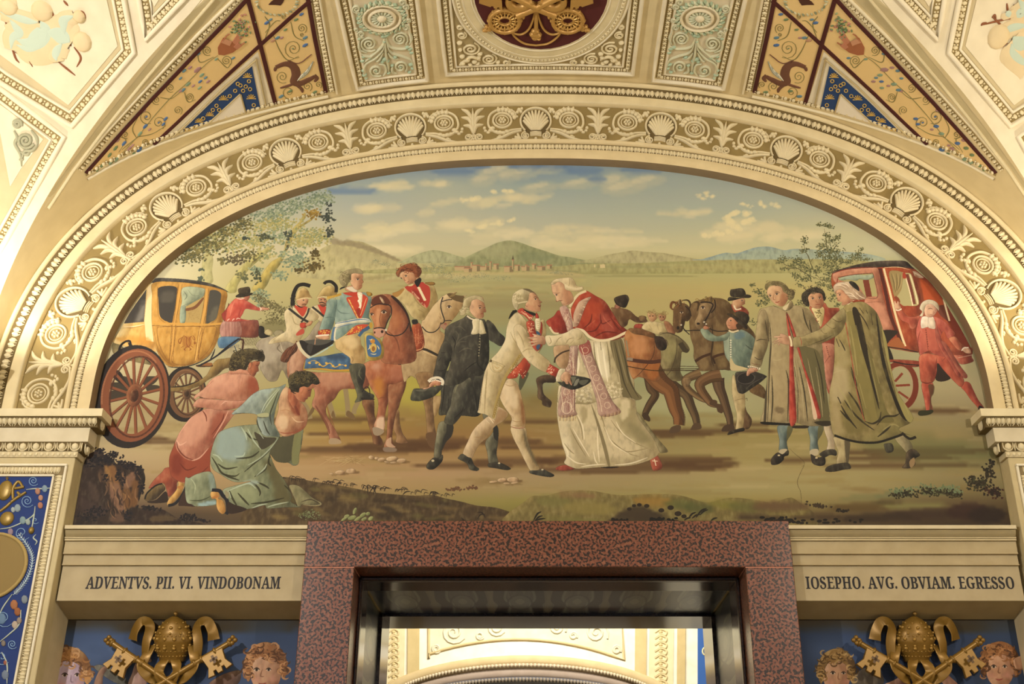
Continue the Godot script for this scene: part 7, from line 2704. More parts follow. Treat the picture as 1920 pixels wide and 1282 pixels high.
func paint_centre()->void:
	# ---- man in black
	p.at(760,520,6.4)
	p.o([980,510,1060,560,1120,650,1195,720,1180,790,1140,825,1060,780,1000,740,960,640],"3a372e","1d1b17","565144")
	p.at(760,700,6.4)
	p.o([930,480,990,500,1110,640,1115,800,1095,960,1110,1075,1010,1085,985,960,960,820,1030,730,1060,640,950,560],"55523f","26241d","8a866c")
	p.f([1060,620,1110,650,1112,800,1060,760],"23221d")
	p.o([990,1085,1030,1070,1110,1062,1180,1085,1265,1135,1220,1158,1080,1135,1000,1120],"2f2b22","14120e","514a3a")
	p.f(p.ov(1125,1075,14,10),"c9bc96")
	p.o([460,-20,940,-20,930,200,900,490,720,508,640,500,490,496,400,486,430,300],"32302a","16150f","4a473b")
	for q in [[470,20,460,250,430,470],[700,500,740,300,800,120],[860,480,850,300,830,200],[780,490,790,400],[520,300,510,480]]:
		p.s(q,14,"161510",0.8)
	for q in [[455,40,440,250],[820,260,860,460]]:
		p.s(q,8,"6a675a",0.5)
	p.o([400,600,470,570,510,600,575,620,560,740,490,820,440,900,430,1000,350,1035,348,900,370,750],"57543f","211f18","918c70",12)
	p.f([500,600,575,620,560,740,490,820,440,920,450,800,490,700],"282620",0.9)
	p.b([560,250,600,140,680,70,780,50,810,160,790,260,760,340,700,450,660,520,580,610,520,612,465,575,500,470,540,380],"46443a","1e1d18","67634f",16)
	p.s([590,240,620,150,660,100],16,"8a8662",0.6)
	p.s([700,400,680,450,630,500,580,540],12,"16150f",0.9)
	p.e()
	p.o([258,1090,330,1012,400,1010,448,975,445,1045,390,1110,330,1150,262,1140],"26231c","0e0d0a","4a4436")
	p.f(p.ov(330,1045,18,14),"b9ad8a")
	p.at(760,520,6.4)
	p.b([690,490,740,450,800,480,900,500,960,520,1000,700,1005,980,960,1110,900,1180,800,1180,640,1280,470,1290,490,1200,545,1010,530,1000,440,860,470,720,480,620,540,560],"3b382f","181712","575244",20)
	p.s([880,680,890,800,865,960,870,1040,940,1120],10,"12110d",1,false)
	p.s([890,680,900,800,880,940],6,"77725c",0.8)
	for j in 8:
		p.f(p.ov(895-j*2,700+j*34,8,8),"8d8668")
	for q in [[600,600,660,590,720,640],[620,780,700,720,800,690],[560,880,640,780,740,770],[600,640,640,700,600,800],[640,900,720,850,800,860]]:
		p.s(q,16,"6b6653",0.5)
	for q in [[450,880,480,900,530,910],[540,930,545,980,520,1040],[700,1130,780,1060,860,1010],[960,540,980,640,1000,680],[560,700,600,780,580,860]]:
		p.s(q,14,"100f0c",0.9)
	p.e()
	p.b([470,760,560,840,545,980,490,1130,450,1235,340,1200,360,1060,400,900],"3a372f","191813","514d40",14)
	for q in [[380,1110,430,1120,480,1100],[400,1000,430,960],[430,900,480,900]]:
		p.s(q,10,"14130f",0.8)
	p.e()
	p.o([800,520,850,490,895,510,890,600,880,670,790,680,810,600],"d3c6a0","958863","e8ddbd")
	p.o([895,510,930,530,965,650,970,670,890,680,885,600],"cdbf98","8d7f5b","e2d6b4")
	p.s([740,460,790,495,850,510],22,"d6c9a8",1,false)
	p.b([790,280,870,230,930,240,950,320,970,400,960,420,940,420,940,470,900,495,840,480,790,430,770,380],"c59a74","8a5d40","dab592")
	p.s([930,350,960,405,930,415],10,"7a4c32")
	p.s([900,440,925,432,945,438],10,"7d3a2a")
	p.g([930,300,960,320,950,480,920,480],"7d5237",0.4,20)
	p.e()
	p.eye(895,368,16)
	p.eye(950,365,9)
	p.s([870,345,900,335,925,348],8,"4a3020")
	p.b([690,320,710,260,780,225,850,215,920,240,950,310,920,290,860,260,800,280,780,340,740,380,720,440,670,455,650,430,690,380],"b7a67a","7a6a45","d6c8a0")
	p.e()
	p.curls(710,400,50,40,16,16,["8a7a52","d3c59c"])
	# hat in his hand
	p.at(760,700,6.4)
	p.o([62,310,90,200,130,178,250,180,440,140,420,200,330,280,200,325,130,330],"3a3a30","191914","58574a")
	p.f([130,195,250,185,300,150,240,210,150,212],"6a6858",0.7)
	p.o([290,130,330,90,400,80,430,110,410,145,340,145,270,180,215,190,220,175,280,160],"c48a66","84523a","dcb090")
	p.s([275,95,320,60,400,50,450,90,440,140],34,"d9ceb4",1,false)
	for j in 9:
		p.f(p.ov(290+j*18,75+absf(j-4)*6,8,8),"f0e8d4")
	# ---- ruler in white: legs
	p.o([1110,400,1230,470,1190,560,1070,640,990,760,890,850,830,950,790,1015,690,965,750,810,820,670,930,560,1010,505,1080,525],"c3a983","7e6440","dcc6a2",18)
	p.g([1100,420,1220,480,1100,600,1060,560],"8a6742",0.6,30)
	for q in [[1000,520,1040,570,1060,600],[970,560,1010,600],[1040,530,1070,570]]:
		p.s(q,10,"e6d6b6",0.8)
	p.s([820,760,900,760,960,700],10,"94764e",0.7)
	p.o([632,1010,680,962,750,1000,795,1020,830,1100,885,1140,860,1168,775,1150,740,1080,650,1032],"35332a","15140f","5a5646")
	p.s([790,1020,760,1060,780,1090],10,"12110e")
	p.o([1270,640,1430,640,1470,800,1530,1000,1610,1135,1560,1165,1500,1165,1440,1060,1360,900,1290,760],"c0a980","7b653f","d9c59f",16)
	p.g([1420,660,1480,840,1590,1100,1540,1060,1440,860],"5a5038",0.75,18)
	p.o([1498,1165,1600,1160,1640,1142,1720,1178,1788,1218,1740,1242,1600,1222,1498,1196],"34322a","14130f","575345")
	p.f(p.ov(1645,1152,14,10),"b9ad90")
	p.b([1150,160,1200,90,1260,60,1340,110,1380,210,1420,380,1440,500,1430,650,1270,640,1275,530,1200,420,1140,310,1128,210],"c9ae85","86683f","dcc8a4",18)
	p.g([1190,140,1300,160,1360,360,1300,420,1200,300],"dbc9a6",0.6,40)
	for q in [[1280,560,1340,580,1420,560],[1270,500,1300,540],[1290,620,1360,630,1420,615],[1200,130,1260,150,1330,130]]:
		p.s(q,9,"94744a",0.8)
	p.s([1270,640,1350,655,1430,648],12,"a8765a",1,false)
	p.g([1380,300,1430,420,1430,600,1400,560],"7a4f2a",0.7,20)
	p.e()
	p.f([1390,0,1480,-10,1440,100,1380,200,1360,120],"4a4a34")
	# coat
	p.at(760,520,6.4)
	p.o([1340,390,1290,400,1260,440,1240,500,1290,450],"191713","0c0b09")
	p.o([1640,500,1680,540,1690,680,1640,840,1580,900,1560,700,1600,560],"b7a272","6f5c36","d2bf94")
	p.b([1340,420,1260,490,1215,610,1195,750,1120,880,1020,990,960,1110,920,1270,880,1560,868,1620,950,1640,1010,1670,1070,1705,1085,1690,1110,1580,1150,1380,1230,1200,1320,1080,1430,960,1500,880,1520,700,1470,560,1400,460],"c4b186","87744b","ddcda6",22)
	p.g([1240,560,1340,560,1300,760,1180,900,1080,1010],"ddd0ac",0.6,60)
	p.g([1310,760,1400,860,1380,980,1280,1020],"9c885c",0.5,40)
	p.s([950,1120,920,1300,890,1600],10,"7d6a45",0.9)
	p.s([985,1100,960,1400,950,1640],16,"9c885e",0.8)
	p.s([1385,920,1300,1040,1210,1170,1140,1340,1090,1500,1060,1690],34,"a58e4f",0.8,false)
	for j in 26:
		var tt:=j/25.0
		var q:=Vector2(lerpf(1370,1060,tt)+30*sin(tt*PI)*-1.0,lerpf(950,1660,tt))
		p.ring(q.x,q.y,12,15,5,"7a6228",0,0.9)
	p.s([1430,960,1330,1090,1240,1200,1160,1370,1110,1560,1090,1690],8,"dccb98",0.9)
	p.b([1020,990,1190,1055,1180,1080,1140,1140,1080,1140,1040,1120,1015,1070],"c9b98e","9c8656","d8c9a0",4)
	p.s([1040,1020,1060,1110,1130,1120,1160,1070,1040,1020],6,"a07c46",0.9)
	p.s([1070,1060,1100,1090,1130,1070],9,"b08d50",0.9)
	p.e()
	p.f([1015,985,1040,990,1035,1015,1010,1010],"4a3c24")
	p.s([1260,650,1300,740,1380,850,1440,900],10,"8f7a4e",0.7)
	p.e()
	# red waistcoat and collar
	p.o([1430,960,1480,1020,1500,1060,1440,1180,1405,1215,1370,1150,1330,1205,1220,1205,1290,1110,1370,1030],"a93c26","6b2215","c45a3c")
	for j in 26:
		p.f(p.ov(p.rr(1260,1450),p.rr(1060,1190),5,4),"e3c8a0")
	p.o([1450,540,1540,520,1560,620,1600,740,1660,700,1640,820,1580,885,1530,850,1490,700],"a63a28","6b2217","c05a40")
	for j in 30:
		p.f(p.ov(p.rr(1470,1540),p.rr(550,660),6,4),"dcbc94")
	p.o([1620,540,1645,560,1640,680,1610,700],"9c3526","641f16")
	p.o([1560,500,1610,480,1625,560,1610,640,1570,620,1560,560],"ddd0ac","9c8c64","f0e6c8")
	for j in 5:
		p.s([1575,520+j*24,1600,530+j*24,1612,516+j*24],7,"a39468",0.8)
	p.f([1570,640,1610,660,1620,690,1580,680],"34506c")
	p.f([1570,830,1600,800,1620,820,1590,870],"34506c")
	p.b([1345,400,1400,365,1480,410,1540,450,1520,500,1495,525,1430,460,1370,430],"a83a2a","6f2218","c25a44",4)
	p.s([1370,410,1440,440,1500,500,1530,460],10,"dcae88",0.9)
	for j in 14:
		p.f(p.ov(1400+j*9,400+j*7+p.rn(0,10),6,5),"e0bd96")
	p.e()
	p.o([1570,420,1600,460,1600,490,1560,480],"a63a2a","6f2218")
	# head
	p.f([1410,380,1470,400,1560,430,1550,460,1480,430],"15140f")
	p.b([1440,330,1470,250,1480,180,1540,170,1590,230,1610,270,1642,296,1620,310,1628,335,1622,360,1620,400,1570,412,1500,400,1440,370],"bd8f6a","85573b","d8b08a")
	p.s([1590,240,1640,294,1600,305],9,"6f4228")
	p.s([1590,335,1610,345,1625,336],12,"5a2418")
	p.g([1440,340,1500,330,1560,390,1500,400],"c08a68",0.5,16)
	p.s([1440,330,1455,345,1470,345],8,"7d5038")
	p.e()
	p.eye(1562,262,15)
	p.s([1535,240,1565,232,1590,248],8,"4a2f1e")
	p.b([1280,280,1290,210,1340,160,1410,135,1480,138,1540,175,1600,245,1540,185,1490,190,1480,250,1460,300,1400,310,1360,330,1340,390,1310,370,1290,330],"b9aa80","7a6b48","dacda8")
	p.f([1400,132,1480,135,1545,172,1600,240,1530,190,1460,160],"5f5238",0.9)
	p.s([1350,310,1400,300,1470,290],26,"cabc94",1,false)
	for j in 12:
		p.s([1350+j*10,290,1346+j*10,330],4,"8a7a54",0.8)
	p.e()
	p.curls(1340,240,60,70,26,16,["d9cca6","93855e"])
	p.f([1290,395,1340,400,1330,420,1280,430],"16140f")
	# ---- old man in white and red: skirts first
	p.at(980,690,6.4)
	p.o([395,1215,420,1180,500,1160,600,1170,610,1215,480,1230],"8c4030","56241a","a65a46")
	p.o([1530,1090,1600,1040,1640,1080,1675,1160,1660,1210,1600,1228,1555,1215],"9a4a36","5f2a1d","b8674e")
	p.s([1580,1090,1600,1170],12,"dccbaa",1,false)
	p.s([1555,1110,1620,1115],10,"dccbaa",1,false)
	p.b([430,220,470,200,1100,0,1300,0,1350,300,1370,520,1470,660,1580,800,1680,920,1740,985,1700,1010,1640,1020,1600,1060,1480,1120,1280,1170,1050,1180,900,1190,700,1205,620,1200,500,1140,520,1060,470,900,430,700,410,500],"c4b48e","85754f","ddd0ae",26)
	p.g([1180,400,1350,500,1420,700,1560,880,1560,960,1380,900,1200,760,1120,600],"94875e",0.75,60)
	p.g([1240,640,1420,720,1540,880,1380,860],"7d744f",0.6,50)
	p.g([1180,400,1280,380,1270,560,1180,620],"d6c8a2",0.7,30)
	p.f([820,430,880,560,950,760,1010,960,1050,1160,1020,1160,950,900,880,640],"6f6241",0.8)
	p.g([560,700,640,800,740,960,800,1100,700,1120,600,940],"a39470",0.7,40)
	p.g([700,480,760,470,780,560,720,660],"9a8b64",0.7,24)
	for q in [[640,560,700,700,720,860],[570,720,640,860,760,1060],[500,900,560,980,620,1030],[1060,620,1150,740,1320,880,1500,960],[960,680,1060,860,1250,1010,1400,1060],[900,440,960,620,1000,760],[1360,540,1440,640,1560,820,1640,960],[1100,900,1250,1000,1500,960]]:
		p.s(q,13,"7d6f49",0.75)
	for q in [[660,560,720,700,740,860],[600,720,680,860,800,1060],[520,1040,640,1130,760,1150],[480,900,540,1000,540,1060],[1120,640,1200,780,1360,900],[900,700,900,900,920,1130],[980,700,1080,900,1280,1030],[1100,1160,1300,1140,1500,1070],[850,1000,870,1100,900,1150],[700,1180,850,1160,1000,1150]]:
		p.s(q,18,"eadfc0",0.7)
	p.e()
	p.f([930,1190,1060,1180,1160,1186,1050,1200],"1d140c")
	p.o([1370,520,1470,640,1600,820,1740,985,1690,1015,1640,1000,1580,860,1480,720,1390,600],"7e7250","4f462c","a39870",8)
	# rochet with lace, then the long olive mantle behind
	p.at(960,500,6.4)
	p.b([740,930,900,880,1040,880,1320,850,1370,1080,1420,1330,1480,1480,1560,1570,1480,1600,1330,1560,1180,1600,1110,1590,980,1630,900,1650,740,1640,550,1630,590,1440,660,1200],"c0b18a","7e704c","d9ccaa",26)
	p.g([960,960,1100,940,1180,1300,1060,1300],"e2d8b8",0.7,40)
	for q in [[1090,980,1120,1200,1150,1380],[1020,960,1050,1200,1080,1300],[780,1040,800,1160,780,1300],[860,1030,880,1200]]:
		p.s(q,26,"eee4c6",0.8)
	for q in [[980,900,1000,1100,1060,1290],[1140,900,1170,1120,1180,1290],[800,960,770,1200,780,1290],[1060,900,1070,1000]]:
		p.s(q,18,"716544",0.75)
	p.f([1180,880,1310,855,1370,1080,1420,1330,1480,1480,1565,1565,1500,1600,1420,1570,1330,1560,1290,1300,1220,1100],"6b6040")
	for q in [[1230,900,1290,1150,1350,1400,1440,1580],[1300,880,1360,1120,1410,1360,1520,1570]]:
		p.s(q,20,"413a24",0.9)
	for q in [[1260,900,1320,1150,1390,1400],[1200,900,1250,1200,1300,1500]]:
		p.s(q,16,"8f8560",0.7)
	# lace
	for j in 120:
		var x:=p.rr(1120,1320)
		p.ring(x,p.rr(1390,1570),9,9,4,["eadfbe","9a8c64"][j % 2],0,0.8)
	for j in 110:
		p.ring(p.rr(740,960),p.rr(1430,1620),9,9,4,["eadfbe","9a8f74"][j % 2],0,0.8)
	p.e()
	# stole
	p.b([700,950,790,940,770,1300,760,1500,760,1700,770,1780,560,1790,580,1500,630,1250],"a9887a","75564a","c4a694",6)
	for j in 110:
		p.s([580+p.ru()*190,960+p.ru()*800,590+p.ru()*190,970+p.ru()*800],7,["d8c4a4","8a4c42","8a665c"][j % 3],0.8)
	p.s([585,1500,620,1740],8,"dcc9aa",0.9,false)
	p.s([735,960,735,1740],8,"dcc9aa",0.9,false)
	for j in 6:
		p.ring(690-j*8,1000+j*100,34,34,6,"dac6a6",0,0.8)
	p.ring(655,1690,60,70,7,"e0ceae",0,0.9)
	p.e()
	p.b([800,950,920,880,980,1080,1080,1330,1200,1600,1305,1750,1060,1790,1010,1600,920,1300,840,1100],"a98676","77564a","c6a996",6)
	p.f([800,950,920,880,960,1000,860,1060],"8c3a34",0.7)
	for j in 130:
		var tt:=p.ru()
		var x:=lerpf(810,1080,tt)+p.ru()*170
		p.s([x,930+tt*800,x+10,942+tt*800],7,["dcc8a8","8f5248","8a685e"][j % 3],0.8)
	p.s([830,960,920,1240,1040,1560,1080,1740],8,"e0ceae",0.9,false)
	p.s([910,900,1000,1140,1120,1400,1270,1720],8,"6f4a3e",0.9,false)
	for j in 7:
		p.ring(880+j*44,1000+j*110,36,36,6,"dcc8a8",0,0.8)
	p.e()
	for j in 16:
		p.s([570+j*13,1780,568+j*13,1850],8,["a07c3c","5a3e20","cdb27a"][j % 3])
		p.s([1065+j*15,1790-j*4,1062+j*15,1840-j*5],8,["a07c3c","5a3e20","cdb27a"][j % 3])
	# hat held by the ruler, with his hand
	p.at(980,690,6.4)
	p.o([375,85,420,120,470,170,560,90,700,100,790,120,818,145,790,185,690,235,600,258,520,235,440,190],"24241f","0c0c0a","4a4a40")
	p.f([580,105,640,110,600,190,590,150],"6d6c58",0.9)
	p.f([680,150,790,140,740,200,690,190],"5b5a4a",0.9)
	p.f([610,210,640,140,680,130,650,200],"8a8876",0.8)
	p.at(760,520,6.4)
	p.b([1300,610,1360,560,1440,620,1490,740,1540,850,1640,930,1745,1030,1690,1135,1560,1075,1440,970,1390,900,1330,780],"cbb88e","8b774e","e0d0aa",18)
	for q in [[1400,900,1460,860,1530,860],[1480,960,1540,940],[1340,640,1400,740,1430,840]]:
		p.s(q,12,"97845a",0.7)
	p.e()
	p.o([1735,1035,1855,1105,1800,1205,1685,1130],"a93a28","6d2217","c15a42",6,true)
	for j in 24:
		p.f(p.ov(p.rr(1710,1790),p.rr(1060,1150),6,5),"e0bfa0")
	p.o([1850,1100,1920,1100,1880,1240,1800,1240,1810,1190],"d9ccaa","8f8360","ece2c6")
	for j in 6:
		p.s([1855+j*10,1110,1812+j*13,1230],5,"7d7350",0.8)
	p.at(980,690,6.4)
	p.o([450,110,490,50,540,40,580,90,575,130,595,200,575,200,545,160,550,190,520,190,500,160,470,150],"c59a76","84583e","deb898")
	for q in [[500,130,520,180],[530,120,555,180],[480,120,495,155]]:
		p.s(q,5,"7a4c34",0.9)
	# red cape
	p.at(960,500,6.4)
	p.o([560,520,500,590,410,655,450,720,520,790,640,800,680,740,640,600],"8f2f22","591a12","ab4634")
	p.b([700,520,760,400,850,300,900,288,1000,345,1110,410,1190,520,1290,670,1380,760,1445,800,1410,850,1320,850,1230,880,1100,890,980,870,900,800,830,755,740,745,700,700,680,600],"97331f","5d1c12","b34c33",24)
	p.g([900,420,1080,420,1080,560,980,640,860,700,840,600],"b04a2a",0.55,60)
	p.g([1060,540,1160,600,1240,760,1120,790,1060,680],"a05648",0.5,40)
	for q in [[1060,560,1080,680,1180,640],[880,780,1000,760,1080,640],[980,850,1120,780,1290,800],[1180,600,1260,720,1340,790],[860,740,940,660,960,560]]:
		p.s(q,20,"55180f",0.7)
	for q in [[1090,580,1120,640,1220,740],[900,720,1000,640],[1230,640,1310,730]]:
		p.s(q,16,"c87458",0.5)
	p.e()
	p.s([690,480,740,400,800,330,890,290],34,"d4c49c",1,false)
	p.s([690,500,700,600,740,720],34,"d0bf98",1,false)
	p.s([760,745,850,765,930,840,1030,880,1140,878,1250,845,1340,800,1400,775],36,"d9caa4",1,false)
	p.s([1340,850,1420,845,1440,805,1400,785],30,"b09c70",1,false)
	p.s([450,720,500,790,560,800],26,"d4c49c",1,false)
	p.b([570,490,650,470,700,560,735,740,670,775,640,680,600,590],"b48f80","7d5a50","cdac98",6)
	for j in 40:
		p.s([590+p.ru()*110,500+p.ru()*250,600+p.ru()*110,510+p.ru()*250],7,["e2d0b0","96564c"][j % 2],0.8)
	p.e()
	p.b([740,560,790,440,850,390,950,360,900,440,850,560,800,690,750,720,735,640],"b8967c","7f5e4c","d2b49a",6)
	for j in 50:
		var tt:=p.ru()
		p.s([lerpf(860,750,tt)+p.ru()*70,390+tt*300,lerpf(860,750,tt)+8+p.ru()*70,402+tt*300],7,["e4d4b2","8f5a48"][j % 2],0.8)
	p.e()
	# arm and hand on the other's arm
	p.b([400,830,520,820,640,790,740,740,820,760,880,830,900,900,820,935,680,950,520,945,430,945],"cdbc94","8d7b52","e4d6b2",14)
	for q in [[520,920,560,860,600,840],[640,930,680,870,740,850],[780,880,830,850,840,800],[450,840,470,900,440,930],[700,920,740,880]]:
		p.s(q,10,"85744c",0.8)
	p.e()
	p.b([180,850,260,835,240,800,330,825,390,840,400,930,330,930,250,950,200,945,260,915,180,905,250,880],"c49a78","835a40","dcb898")
	for q in [[190,860,260,850,310,850],[190,900,260,885,310,880],[220,940,280,912,320,900]]:
		p.s(q,6,"6f4832",0.8)
	p.e()
	# head in profile
	p.b([475,260,480,200,560,160,640,200,680,280,720,320,740,400,690,450,620,468,590,430,580,410,530,418,525,380,515,350,490,320],"c79d78","8d6144","deb995")
	p.g([620,260,700,300,690,420,620,420],"b07a58",0.5,30)
	p.s([520,370,535,415,570,405],9,"7d4e34")
	p.s([560,400,590,405,605,400],9,"6d3424")
	p.s([490,310,540,318,580,310],9,"7f5a40")
	p.s([580,440,640,450,690,420],10,"8a5c42",0.6)
	p.e()
	p.eye(535,340,14)
	p.b([465,200,500,160,560,140,700,128,750,170,780,230,850,240,845,275,790,300,700,290,640,270,620,210,560,180,490,215],"cdb98e","8f7a50","e2d2ab",8)
	p.s([690,130,690,200,670,250],6,"7d6a42",0.8)
	p.s([630,215,690,250,780,265,845,255],34,"d8c8a0",1,false)
	for j in 16:
		p.s([640+j*13,250,645+j*13,295],5,"93804f",0.7)
	p.e()
	p.f(p.ov(690,315,16,26),"b27e5c")

func limb(q: Array,w: float,col: String,dark: String,light: String)->void:
	# a tapering leg along a line: drawn as a closed shape
	var c:=p.pts(q)
	c=p.curve(c,false,5)
	var l:=[]
	var r:=[]
	var m:=c.size()
	for i in m:
		var d:=(c[mini(i+1,m-1)]-c[maxi(i-1,0)]).normalized()
		var ww:=w/p.k*p.unit*lerpf(0.6,0.24,pow(float(i)/(m-1),0.7))
		var a:=c[i]+Vector2(-d.y,d.x)*ww
		var b:=c[i]-Vector2(-d.y,d.x)*ww
		l.append(a)
		r.append(b)
	r.reverse()
	var poly:=PackedVector2Array(l+r)
	p.lay(poly,Color(col))
	var rim:=PackedVector2Array(l)
	p.line(rim,p.unit*1.2,Color(dark,0.9),false)
	p.line(PackedVector2Array(r),p.unit*1.2,Color(dark,0.9),false)
	for i in m-1:
		p.line(PackedVector2Array([c[i].lerp(l[i],0.45),c[i+1].lerp(l[i+1],0.45)]),w/p.k*p.unit*0.2,Color(light,0.4),false)
		p.line(PackedVector2Array([c[i].lerp(r[m-1-i],0.7),c[i+1].lerp(r[m-2-i],0.7)]),w/p.k*p.unit*0.3,Color(dark,0.55),false)

func paint_team()->void:
	# far rider and the two onlookers
	p.at(960,500,6.4)
	p.o([1190,500,1240,490,1340,500,1420,530,1500,600,1600,620,1620,660,1500,670,1410,630,1380,700,1320,720,1260,640],"5f4428","362416","806040")
	p.o([1230,470,1250,450,1300,480,1290,500,1240,500],"94604a","5a3424")
	p.o([1225,380,1280,350,1370,335,1405,380,1390,440,1360,490,1300,480,1240,430],"2f251b","15100b","4d3e2e")
	p.s([1225,385,1250,440,1310,475],14,"15100b")
	p.o([1460,720,1490,685,1570,690,1560,740,1480,740],"963c2e","5c2219")
	p.o([1520,600,1560,585,1610,600,1600,640,1540,650],"7a5f3c","463520")
	p.o([1560,740,1590,680,1650,650,1740,660,1830,690,1870,790,1780,820,1680,790],"c0ae7e","7d6d46","d9c99c")
	for q in [[1640,690,1680,750],[1740,690,1760,760],[1800,700,1820,770]]:
		p.s(q,8,"8a7a50",0.7)
	p.o([1820,660,1880,660,1940,730,1960,800,1880,800],"8d5f42","5b3a27","a87a58")
	p.o([1625,560,1680,540,1730,570,1735,620,1690,660,1650,640],"b98d66","7d5738","d0a880")
	p.o([1755,570,1820,560,1850,590,1830,640,1780,650],"a87a58","6d4a30","c49a78")
	for q in [[1655,590],[1690,590],[1780,600],[1815,602]]:
		p.f(p.ov(q[0],q[1],9,7),"3a2416")
	p.s([1660,625,1690,625],7,"7d4a34")
	p.curls(1680,545,56,26,26,16,["9a8552","7d6a40","b7a572"])
	p.curls(1810,560,56,24,24,16,["7d6a40","94804e"])
	p.curls(1735,590,14,40,10,14,["7d6a40"])
	# chestnut horse at the pole, quarters
	p.at(960,500,6.4)
	p.o([500,960,620,940,690,960,660,1200,560,1200,510,1090],"b2906a","7d6040","c9aa84")
	p.s([510,1150,525,1090,600,1030,690,1000],22,"40301f",1,false)
	p.at(980,690,6.4)
	p.o([160,140,200,100,280,80,380,95,390,170,260,175,240,230,250,300,280,340,345,400,340,450,320,470,240,440,230,390,180,350,180,240],"3f2f20","211710","6a523a")
	p.at(1180,640,6.4)
	# grey-brown horse behind
	for q in [[430,470,560,560,680,640,740,780,790,900,810,1000]]:
		limb(q,150,"55422a","2c2013","7d6644")
	p.f([740,1040,780,980,850,985,865,1040,800,1060,735,1060],"4d3a26")
	p.at(1160,530,6.4)
	p.b([480,620,560,600,700,640,790,700,850,790,820,840,760,830,750,900,740,1060,780,1150,700,1180,560,1160,500,1120,500,900],"776b46","443a23","968a62",18)
	p.g([560,680,680,700,690,860,620,960,540,900],"96905f",0.5,40)
	p.s([690,640,700,760,680,900,620,1060,540,1140],10,"3d3220",0.9)
	p.s([740,720,790,800,830,830],70,"3a3120",1,false)
	p.e()
	p.s([490,620,600,600,720,650,790,720],16,"403622",0.9)
	# chestnut
	p.at(1180,640,6.4)
	limb([240,420,260,560,310,640,240,760,190,870,210,930],120,"4d3821","2a1d10","6d5434")
	p.f([150,880,200,850,250,920,240,960,180,930],"3a2a1a")
	limb([250,330,360,480,480,570,510,640,550,800,590,900,590,1000],250,"6f4826","38220f","976a3e")
	p.f([480,1090,500,1030,580,1000,620,1020,600,1080,520,1100],"4f3c28")
	p.s([620,900,650,980,640,1010],12,"3a2a1a")
	p.at(1160,530,6.4)
	p.b([110,560,200,560,320,600,420,650,480,740,510,860,505,960,480,1060,500,1150,420,1180,250,1130,170,1150,110,1000,80,800,70,640],"9a6236","58341a","bd8350",24)
	p.g([180,640,320,650,350,800,240,880,150,800],"c08a5c",0.7,60)
	p.g([300,980,480,940,480,1120,360,1150],"a9652c",0.6,30)
	p.s([420,660,430,800,400,900,330,1000,240,1100,170,1150],10,"3f2413",0.9)
	p.s([100,915,250,940,400,950,510,935],52,"45261a",1,false)
	p.s([100,910,170,920],44,"8a7a66",1,false)
	p.s([90,690,120,880],22,"8a7c60",1,false)
	p.e()
	p.o([120,550,240,545,360,580,440,620,420,660,300,630,180,610],"6d4a2c","36230f","8d6840")
	p.o([430,650,480,640,540,660,580,740,560,800,500,810,450,760],"241812","0e0a08","46342a")
	for j in 8:
		p.s([460,650+j*8,520+j*6,680,570+j*4,740+p.ru()*20],6,"3a2a22",0.8)
	# traces
	p.s([100,1000,400,1050,700,1050,1000,1050,1320,1035],12,"35240f",1,false)
	p.s([480,1040,760,1030,960,1030],10,"3a2a14",1,false)
	p.s([740,1000,960,1005],8,"4a3820",1,false)
	# dark pair coming up: necks, heads, chests, legs
	p.at(1180,640,6.4)
	limb([1060,440,1080,560,1120,660,1170,820,1200,920,1210,1000],140,"55402a","2a1d10","7d6444")
	p.f([1105,1070,1140,1010,1230,990,1265,1030,1250,1070,1150,1080],"42301f")
	limb([860,380,740,420,670,470,700,560,790,640,870,690,920,710],110,"6d5536","3a2a17","96794f")
	p.o([650,440,720,430,740,480,700,540,660,530,645,480],"7a6142","4a3823","a88a60")
	limb([1100,400,960,430,850,500,860,580,930,680,980,740,1050,760],150,"66492c","36250f","92704a")
	p.f([960,750,1000,700,1050,710,1050,740,1110,760,1130,820,1110,860,1060,840,1040,790],"4a3521")
	p.o([1440,590,1520,500,1620,560,1640,680,1560,660],"5b4326","35240f","7a5c38")
	p.o([1380,760,1410,840,1470,940,1440,1040,1370,1040,1360,940],"5a4229","35240f","7d6040")
	p.at(1160,530,6.4)
	p.b([840,380,860,280,900,230,1000,200,1100,180,1240,190,1330,240,1400,340,1480,420,1560,520,1640,640,1600,800,1500,1000,1340,1050,1240,1040,1000,1060,950,1000,900,900,900,780,860,640,850,500],"5e482c","33240f","7d6440",26)
	p.g([960,780,1080,760,1100,860,980,920],"8a7450",0.5,40)
	p.g([1150,740,1240,740,1260,860,1140,900],"94804f",0.5,40)
	p.g([960,920,1060,900,1080,1010,1000,1050],"8d7650",0.5,30)
	p.g([1180,920,1290,900,1300,1000,1200,1020],"857048",0.5,30)
	p.g([1170,480,1290,560,1280,700,1180,640],"86704a",0.5,40)
	p.s([1120,500,1130,700,1110,880,1140,1000],24,"2c1f10",0.8)
	p.s([910,950,1000,890,1110,850],36,"3c2413",1,false)
	p.s([1120,900,1190,870,1270,850],36,"3c2413",1,false)
	p.s([910,930,930,1000],20,"2c1a0e",1,false)
	p.s([1130,900,1155,970],24,"2c1a0e",1,false)
	p.s([880,230,960,240,940,340],30,"33240f",0.8)
	p.e()
	p.b([655,370,660,300,720,250,800,250,850,300,870,400,830,460,800,460,790,500,760,580,700,600,660,560,650,500],"533b22","2c1e10","7a5c38",12)
	p.g([740,340,760,340,740,500,720,500],"9a7c54",0.5,14)
	p.f(p.ov(712,540,16,22),"1f150d")
	p.e()
	p.eye(755,355,22)
	p.s([720,260,650,230,625,290,660,330],34,"5b3216",0.9)
	p.curls(700,250,70,40,22,18,["6d3c18","3f2310","8d5a2a"])
	p.s([840,330,860,260,830,210,760,210],26,"32220f",0.9)
